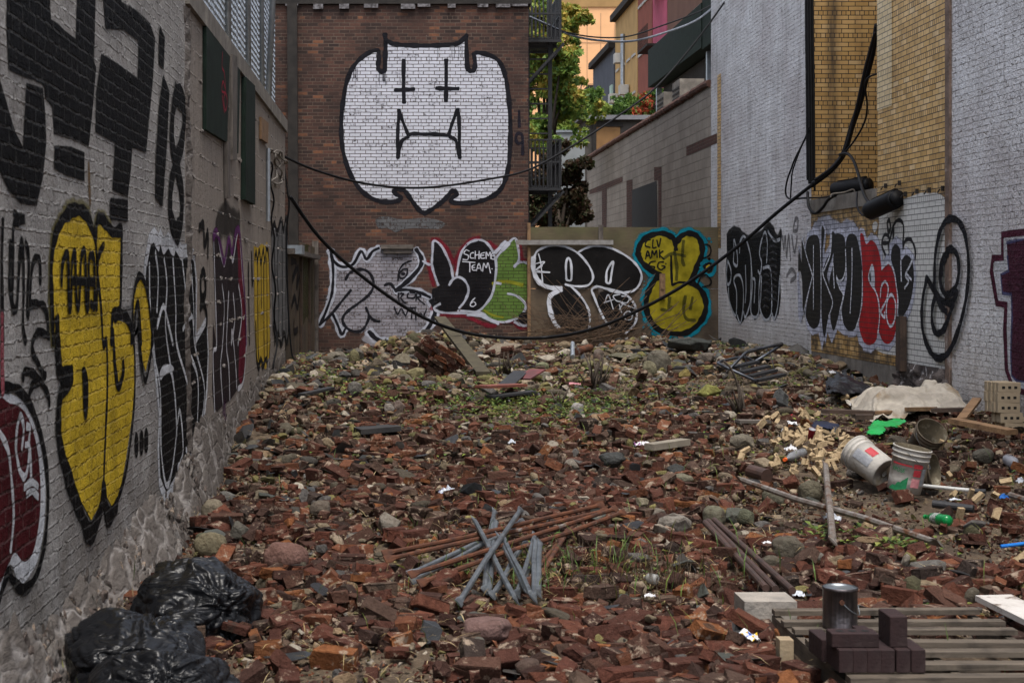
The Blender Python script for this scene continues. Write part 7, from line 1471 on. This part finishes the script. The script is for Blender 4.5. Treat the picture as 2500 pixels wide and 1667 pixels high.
plank('grey mossy board left of the white plastic bag', cR(0, 488), cR(230, 490), .14, .03, M_greyw[0], (.06, .06))
plank('black plastic strip lying on dirt at the far left', cN(870, 512), cN(1085, 468), .1, .03, M_blkp, (.05, .06), 'plastic_strip', 'plastic strip')
# big stones and lumps
def rock(label, px, py, wpx, hpx, kind_, col, seed, name='rock', cat='rock', group=None, rot=None, moss=False, lift=.35):
    c = G(px, py+hpx*.5); s = pxm(c); w_, h_ = wpx/s, hpx/s; r = random.Random(seed)
    V, Fc = proto_cobble(r, w_, w_*.75, h_*1.25, 4, .32) if kind_ == 'c' else (proto_rock(r, w_*1.05, w_*.8, h_*1.3, 26, .012) if kind_ == 'r' else proto_rock(r, w_*1.05, w_*.8, h_*1.1, 18, .008))
    V = np.array(V); rz = rot if rot is not None else r.uniform(-.3, .3); V = V @ np.array(Matrix.Rotation(rz, 3, 'Z')).T
    V = V+np.array([c.x, c.y+w_*.3, c.z+h_*lift]); C = np.tile(np.append(np.array(col), 1), (len(V), 1))
    o = meshobj(name, V, Fc, M_stn, attrs={'col': C}, smooth=kind_ == 'c'); KEEP.append((c.x, c.y+w_*.3, w_*.38)); return setprops(o, label, cat, group)
GY, OL, PK, TN_, DK = (.1, .095, .08), (.13, .12, .05), (.15, .085, .07), (.19, .155, .105), (.05, .053, .052)
rock('big pinkish boulder left of the steel bundle', 697, 1358, 100, 66, 'c', PK, 2); rock('grey boulder at the foot of the left wall', 582, 1292, 60, 44, 'r', GY, 3); rock('mossy tan boulder next to the grey one by the left wall', 512, 1325, 82, 50, 'c', (.16, .14, .09), 4)
rock('greenish boulder lowest along the left wall footing', 500, 1318, 50, 30, 'c', (.09, .095, .06), 44)
rock('round brown cobble among bricks at left of centre', 782, 1240, 52, 36, 'c', (.12, .1, .08), 5); rock('rough grey mortar lump in the left foreground', 950, 1275, 66, 56, 'r', (.2, .18, .15), 6)
rock('flat pinkish stone in front of the steel bundle', 1190, 1535, 128, 48, 'c', (.16, .1, .09), 7, rot=-.15); rock('small pale cobble by the flat pinkish stone', 1170, 1565, 30, 20, 'c', GY, 8)
for k, (x_, y_, w_, h_, kd_, cl, lab) in enumerate(((280, 1000, 160, 95, 'c', (.12, .115, .085), 'flat topped grey cobble left of the crossing braces'), (555, 965, 180, 130, 'c', (.11, .1, .07), 'large mossy cobble behind the crossing braces'), (380, 1375, 230, 130, 'c', (.095, .085, .065), 'largest rounded cobble below the long scaffold brace'), (258, 1480, 140, 80, 'c', (.09, .08, .06), 'small rounded cobble near the brown pipes'), (335, 262, 160, 140, 'r', (.09, .095, .095), 'upright grey blue rock below the step frame'), (210, 235, 150, 105, 'r', (.11, .085, .07), 'reddish grey rock left of the grey blue one'), (185, 745, 220, 110, 's', (.22, .18, .125), 'flat tan flagstone left of the clear bottle'), (60, 590, 240, 130, 's', (.15, .135, .105), 'long grey flagstone at the left of the tan pieces'), (600, 1440, 120, 80, 'r', (.16, .15, .13), 'pale mortar lump below the short brace'), (1480, 1520, 420, 110, 's', (.115, .11, .1), 'wide cracked grey paving slab above the pallet'), (75, 1150, 160, 130, 'r', (.085, .09, .06), 'greenish rock at the left end of the long brace'), (1190, 600, 200, 110, 'r', (.08, .07, .055), 'earthy brown rock under the green sheet'), (1830, 690, 180, 120, 'r', (.085, .08, .065), 'dark rock under the long tan plank'), (870, 820, 140, 90, 'r', (.14, .13, .12), 'rough mortar lump touching the lying bucket'), (1600, 160, 150, 110, 'r', (.12, .11, .095), 'grey rock under the top of the dust sheet'), (1020, 330, 110, 130, 'r', (.1, .085, .075), 'dark rock left of the dust sheet'))):
    px_, py_ = cR(x_, y_); rock(lab, px_, py_, w_/3.0157, h_/3.0157, kd_, cl, 60+k)
for k, (x_, y_, w_, h_, kd_, cl, lab) in enumerate(((985, 1000, 235, 130, 'r', DK, 'long dark slate boulder in the centre of the lot'), (700, 1030, 150, 100, 's', (.2, .18, .15), 'flat pale stone left of the dark slate boulder'), (735, 625, 110, 80, 'r', (.3, .29, .28), 'white faced block in the middle of the rubble'), (1320, 305, 180, 160, 'c', (.13, .12, .095), 'largest upright boulder on the far rubble'), (1258, 355, 110, 100, 'c', (.15, .14, .09), 'mossy boulder touching the largest upright one'), (435, 390, 150, 80, 'c', OL, 'round olive boulder on the far rubble'), (485, 330, 100, 50, 'c', (.17, .18, .11), 'pale greenish boulder behind the round olive one'), (1510, 385, 120, 70, 'r', (.2, .16, .055), 'yellowish mossy rock before the long dark slab'), (1690, 510, 190, 100, 'r', (.2, .2, .06), 'bright moss covered rock left of the step frame'), (1480, 490, 130, 60, 's', (.18, .18, .08), 'flat moss topped rock in the far rubble'), (820, 320, 110, 60, 'r', (.17, .165, .08), 'flat topped mossy rock behind the dead stalks'), (890, 240, 100, 80, 'r', (.16, .13, .11), 'smooth brown rock at the foot of the brush'), (1720, 1410, 160, 130, 'c', (.13, .125, .09), 'lichen spotted boulder beside the greenish rock'), (1440, 1450, 300, 150, 'r', (.2, .185, .16), 'broad rough concrete lump behind the steel bundle'), (1320, 1390, 130, 100, 'r', (.2, .18, .15), 'rough mortar lump left of the broad concrete one'), (1460, 1070, 160, 100, 's', DK, 'dark slate plank shaped rock right of centre'), (1500, 1140, 150, 70, 'c', (.15, .14, .1), 'smooth pale cobble below the dark slate rock'), (1205, 1310, 130, 80, 'r', (.19, .17, .12), 'pale rock in the right middle ground'), (1890, 1400, 200, 130, 'r', (.085, .09, .075), 'large dark green rock below the brace tip'), (1110, 260, 330, 60, 's', (.12, .115, .08), 'long flat stone on the dirt mound'), (1415, 180, 60, 40, 'c', (.15, .14, .11), 'small round stone on the mound'), (1215, 128, 50, 28, 'c', (.3, .29, .26), 'white pebble on top of the mound'))):
    px_, py_ = cM(x_, y_); rock(lab, px_, py_, w_/2.94, h_/2.94, kd_, cl, 90+k)
for k, (x_, y_, w_, h_, kd_, cl, lab) in enumerate(((1590, 225, 180, 120, 'r', (.17, .15, .11), 'rounded tan lump before the silver lettering'), (1250, 205, 70, 110, 'c', (.14, .13, .07), 'small mossy cobble leaning on the far left rocks'), (1120, 200, 200, 80, 'r', (.16, .145, .115), 'flat grey lumps nearest the wooden post'), (1270, 180, 110, 90, 'r', (.15, .14, .12), 'crumbly mortar lump at the left of the row'), (1465, 220, 90, 90, 'r', (.2, .17, .12), 'pale lump beside the dark red brick at the back'), (1700, 320, 160, 100, 'r', (.19, .17, .09), 'broad mossy lump in front of the masonry'), (1580, 325, 140, 80, 'r', (.17, .155, .085), 'yellowish lump left of the broad mossy one'), (1250, 430, 140, 110, 'r', (.11, .105, .095), 'grey hollow block standing in the far left dirt'), (1185, 330, 120, 70, 's', (.06, .06, .06), 'dark slate slab behind the hollow block'), (1975, 350, 110, 60, 'c', (.17, .15, .11), 'smooth tan cobble at the plank foot'), (2200, 360, 120, 40, 'c', OL, 'olive cobble right of the plank foot'), (1500, 570, 90, 90, 'r', (.2, .18, .16), 'pale broken lump right of centre left'), (1560, 560, 120, 110, 'r', (.13, .1, .085), 'brown upright block in the left middle'), (330, 1210, 170, 100, 'r', (.13, .125, .115), 'grey rock against the footing of the left wall'), (230, 1300, 160, 130, 'c', (.19, .165, .12), 'tan boulder leaning on the left footing'))):
    px_, py_ = cN(x_, y_); rock(lab, px_, py_, w_/2.94, h_/2.94, kd_, cl, 130+k)
rock('long dark stone slab lying across the top of the far heap', 1690, 842, 122, 40, 'r', (.05, .055, .05), 200, 'stone_slab', 'stone slab', rot=.0, lift=.55); rock('grey stone propping the right end of the dark slab', 1728, 872, 50, 34, 'r', (.14, .12, .1), 201)
# lumps of brick masonry
def masonry(label, px, py, wpx, hpx, ang, seed, tilt):
    c = G(px, py+hpx*.5); s = pxm(c); w_, h_ = wpx/s, hpx/s; t = thing('masonry_lump', label, 'masonry', c); r = random.Random(seed)
    M = Matrix.Translation(c+Vector((0, w_*.25, h_*.42))) @ Matrix.Rotation(ang, 4, 'Z') @ Matrix.Rotation(tilt, 4, 'Y') @ Matrix.Rotation(.25, 4, 'X')
    Vr, Fr = proto_rock(r, w_, w_*.6, h_*.95, 20, .01); meshobj('mortar_core', [M @ Vector(p) for p in Vr], Fr, M_stn, t, attrs={'col': np.tile([.2, .17, .13, 1], (len(Vr), 1))})
    rows = max(3, int(h_/.075)); cols = max(2, int(w_/.16))
    for i in range(rows):
        for j in range(cols):
            if r.random() < .3: continue
            V, Fc = PB[r.randrange(len(PB))]; lx = (j-(cols-1)/2)*w_*.72/cols+r.uniform(-.02, .02); lz = (i-(rows-1)/2)*h_*.78/rows
            Mb = M @ Matrix.Translation((lx, -w_*.22+r.uniform(-.02, .02), lz)) @ Matrix.Rotation(r.uniform(-.12, .12), 4, 'Y'); meshobj('brick', [Mb @ Vector(p) for p in V], Fc, M_brk, t, attrs={'col': np.tile(np.append(C_BR[r.choice([0, 1, 3, 5, 7])]*1.1, 1), (len(V), 1))})
    KEEP.append((c.x, c.y+w_*.25, w_*.42))
masonry('big leaning lump of bonded brick masonry under the mossy plank', 1062, 868, 150, 105, .3, 5, .55); masonry('long lump of brick masonry with pale mortar near the fence corner', 1228, 858, 128, 50, -.1, 9, -.22)
a = G(1045, 870); 
# folding step frame
t = thing('step_frame', 'broken black folding step frame with four treads lying on rubble', 'step frame', G(1840, 925)); b_ = G(1845, 940); Yt = b_.y; LOW += [(b_.x+dx, b_.y+dy, .35) for dx in (-.5, -.2, .1, .4) for dy in (-.2, .3, .8)]
def pt(x_, y_, dy=0): return P(*cM(x_, y_-6), Yt+dy)+Vector((0, 0, .05))
M_tread = mottled('black_tread', (.018, .018, .02), (.03, .03, .033), 20, .6); M_tube = mottled('scuffed_tube', (.09, .1, .12), (.03, .033, .04), 9, .4, 60, .001, .6)
for nm, L in (('frame_tube', [(2018, 475, 0), (1840, 395, .1), (1752, 352, .25), (1752, 340, .35), (1800, 325, .5), (1930, 302, .9), (2000, 335, 1.0)]), ('arm_tube', [(1828, 388, .2), (1890, 325, .3), (1960, 262, .45), (2080, 235, .6), (2200, 208, .75)]), ('arm_tube', [(1980, 352, .8), (2090, 285, .85), (2205, 212, .8)]), ('link_rod', [(1935, 300, .5), (1955, 370, .4), (1975, 450, .2)]), ('link_rod', [(2112, 260, .7), (2130, 320, .6), (2150, 400, .4)])):
    mb = MB(); mb.tube(spline([pt(*p) for p in L], 5), .02 if 'tube' in nm else .007, 8); mb.build(nm, M_tube if 'tube' in nm else M_tread, t, True)
mb = MB(); mb.tube([pt(1955, 266, .44), pt(2020, 248, .52)], .024, 8); mb.build('grip', M_tread, t); mb = MB(); mb.tube([pt(2140, 222, .68), pt(2205, 206, .76)], .024, 8); mb.build('grip', M_tread, t)
for (x0, y0, x1, y1, dy) in ((1828, 382, 2022, 335, .3), (1905, 412, 2102, 368, .22), (1965, 442, 2150, 397, .14), (2015, 472, 2210, 428, .06)):
    mb = MB(); mb.beam(pt(x0, y0, dy), pt(x1, y1, dy+.25), .12, .035); mb.build('tread', M_tread, t)
# rusty pipe stub, dead stalks and brush
bar('pipe_stub', 'short wide rusty pipe stub at the foot of the brush', cM(730, 265), cM(825, 245), .065, M_rust, 'pipe', None, (.08, .1), False, 14)
bar('drinks_can', 'crushed drinks can standing beside the rusty pipe stub', cM(700, 275), cM(700, 240), .035, M_fence, 'can', None, (.02, .16), False, 12)
bar('pipe_stub', 'dark broken clay pipe on rubble left of centre right', cM(1980, 1130), cM(2095, 1165), .06, M_brownpipe, 'pipe', None, (.05, .05), False, 14)
def stalks(label, px, py, n, hgt, spread, seed):
    c = G(px, py); r = random.Random(seed); t = thing('dead_plant', label, 'dead plant', c); mb = MB()
    for k in range(n):
        a = r.uniform(0, 6.28); h = hgt*r.uniform(.5, 1.1); d = Vector((math.cos(a), math.sin(a), 0))*spread*r.uniform(.1, 1); b = c+Vector((r.gauss(0, .04), r.gauss(0, .04), -.03)); rr_ = r.uniform(.006, .018)
        mb.tube([b, b+d*.5+Vector((0, 0, h*.55)), b+d+Vector((r.uniform(-.03, .03), 0, h))], rr_, 6, rs=[rr_*1.4, rr_, rr_*.5])
    mb.build('stems', M_bark, t, True)
stalks('cut dead shrub stalks standing in the far rubble', 1453, 945, 14, .42, .25, 2); stalks('dead root stump with a curved shoot before the step frame', 1806, 1010, 10, .34, .22, 4); stalks('thin dead stalks on rubble left of the cut shrub', 1235, 910, 9, .3, .18, 6); stalks('short dark roots sticking up in the left middle', 1367, 985, 6, .2, .15, 8)
mb = MB(); c = G(1806, 1010); mb.tube(spline([c, c+Vector((-.02, 0, .3)), c+Vector((-.1, 0, .5)), c+Vector((-.18, 0, .58))], 5), .012, 6); setprops(mb.build('dead_shoot', M_bark, smooth=True), 'curved bare shoot rising from the dead root stump', 'dead shoot')
t = thing('brush_pile', 'pile of dry brown twigs along the foot of the plywood fence', 'brush', (4.0, 29.3, .4)); mb = MB(); r = random.Random(5)
for k in range(420):
    x0_ = r.uniform(2.6, 4.9); z0_ = .35+r.random()**1.6*.75*math.exp(-((x0_-3.6)/1.1)**2); y0_ = 29.3+r.gauss(0, .2); L = r.uniform(.25, 1.1); a = r.gauss(0, .3)+(math.pi if r.random() < .5 else 0); up_ = r.gauss(.05, .22) if r.random() < .75 else r.uniform(.4, 1.2)
    p0 = Vector((x0_, min(y0_, 29.8), z0_)); p2 = p0+Vector((math.cos(a)*L, r.gauss(0, .08), up_*L)); p2.y = min(p2.y, 29.82); p1 = (p0+p2)/2+Vector((0, 0, r.gauss(.03, .06))); rr_ = r.uniform(.003, .009)
    mb.tube([p0, p1, p2], rr_, 4, cap=False)
o = mb.build('twigs', mottled('dry_twig', (.12, .075, .045), (.06, .04, .028), 6), t); o['kind'] = 'stuff'
for k, L in enumerate((((1240, 815), (1330, 808), (1440, 815), (1500, 825)), ((1280, 828), (1380, 800), (1470, 812)), ((1300, 838), (1420, 832), (1560, 800)))):
    mb = MB(); mb.tube(spline([P(p[0], p[1], 29.3-.1*k) for p in L], 6), .012, 5); setprops(mb.build('branch', mottled('bare_branch', (.16, .1, .06), (.1, .065, .04), 6), smooth=True), ('longest upper', 'middle arching', 'lowest')[k]+' bare branch lying over the brush pile', 'branch')
scatter_all()
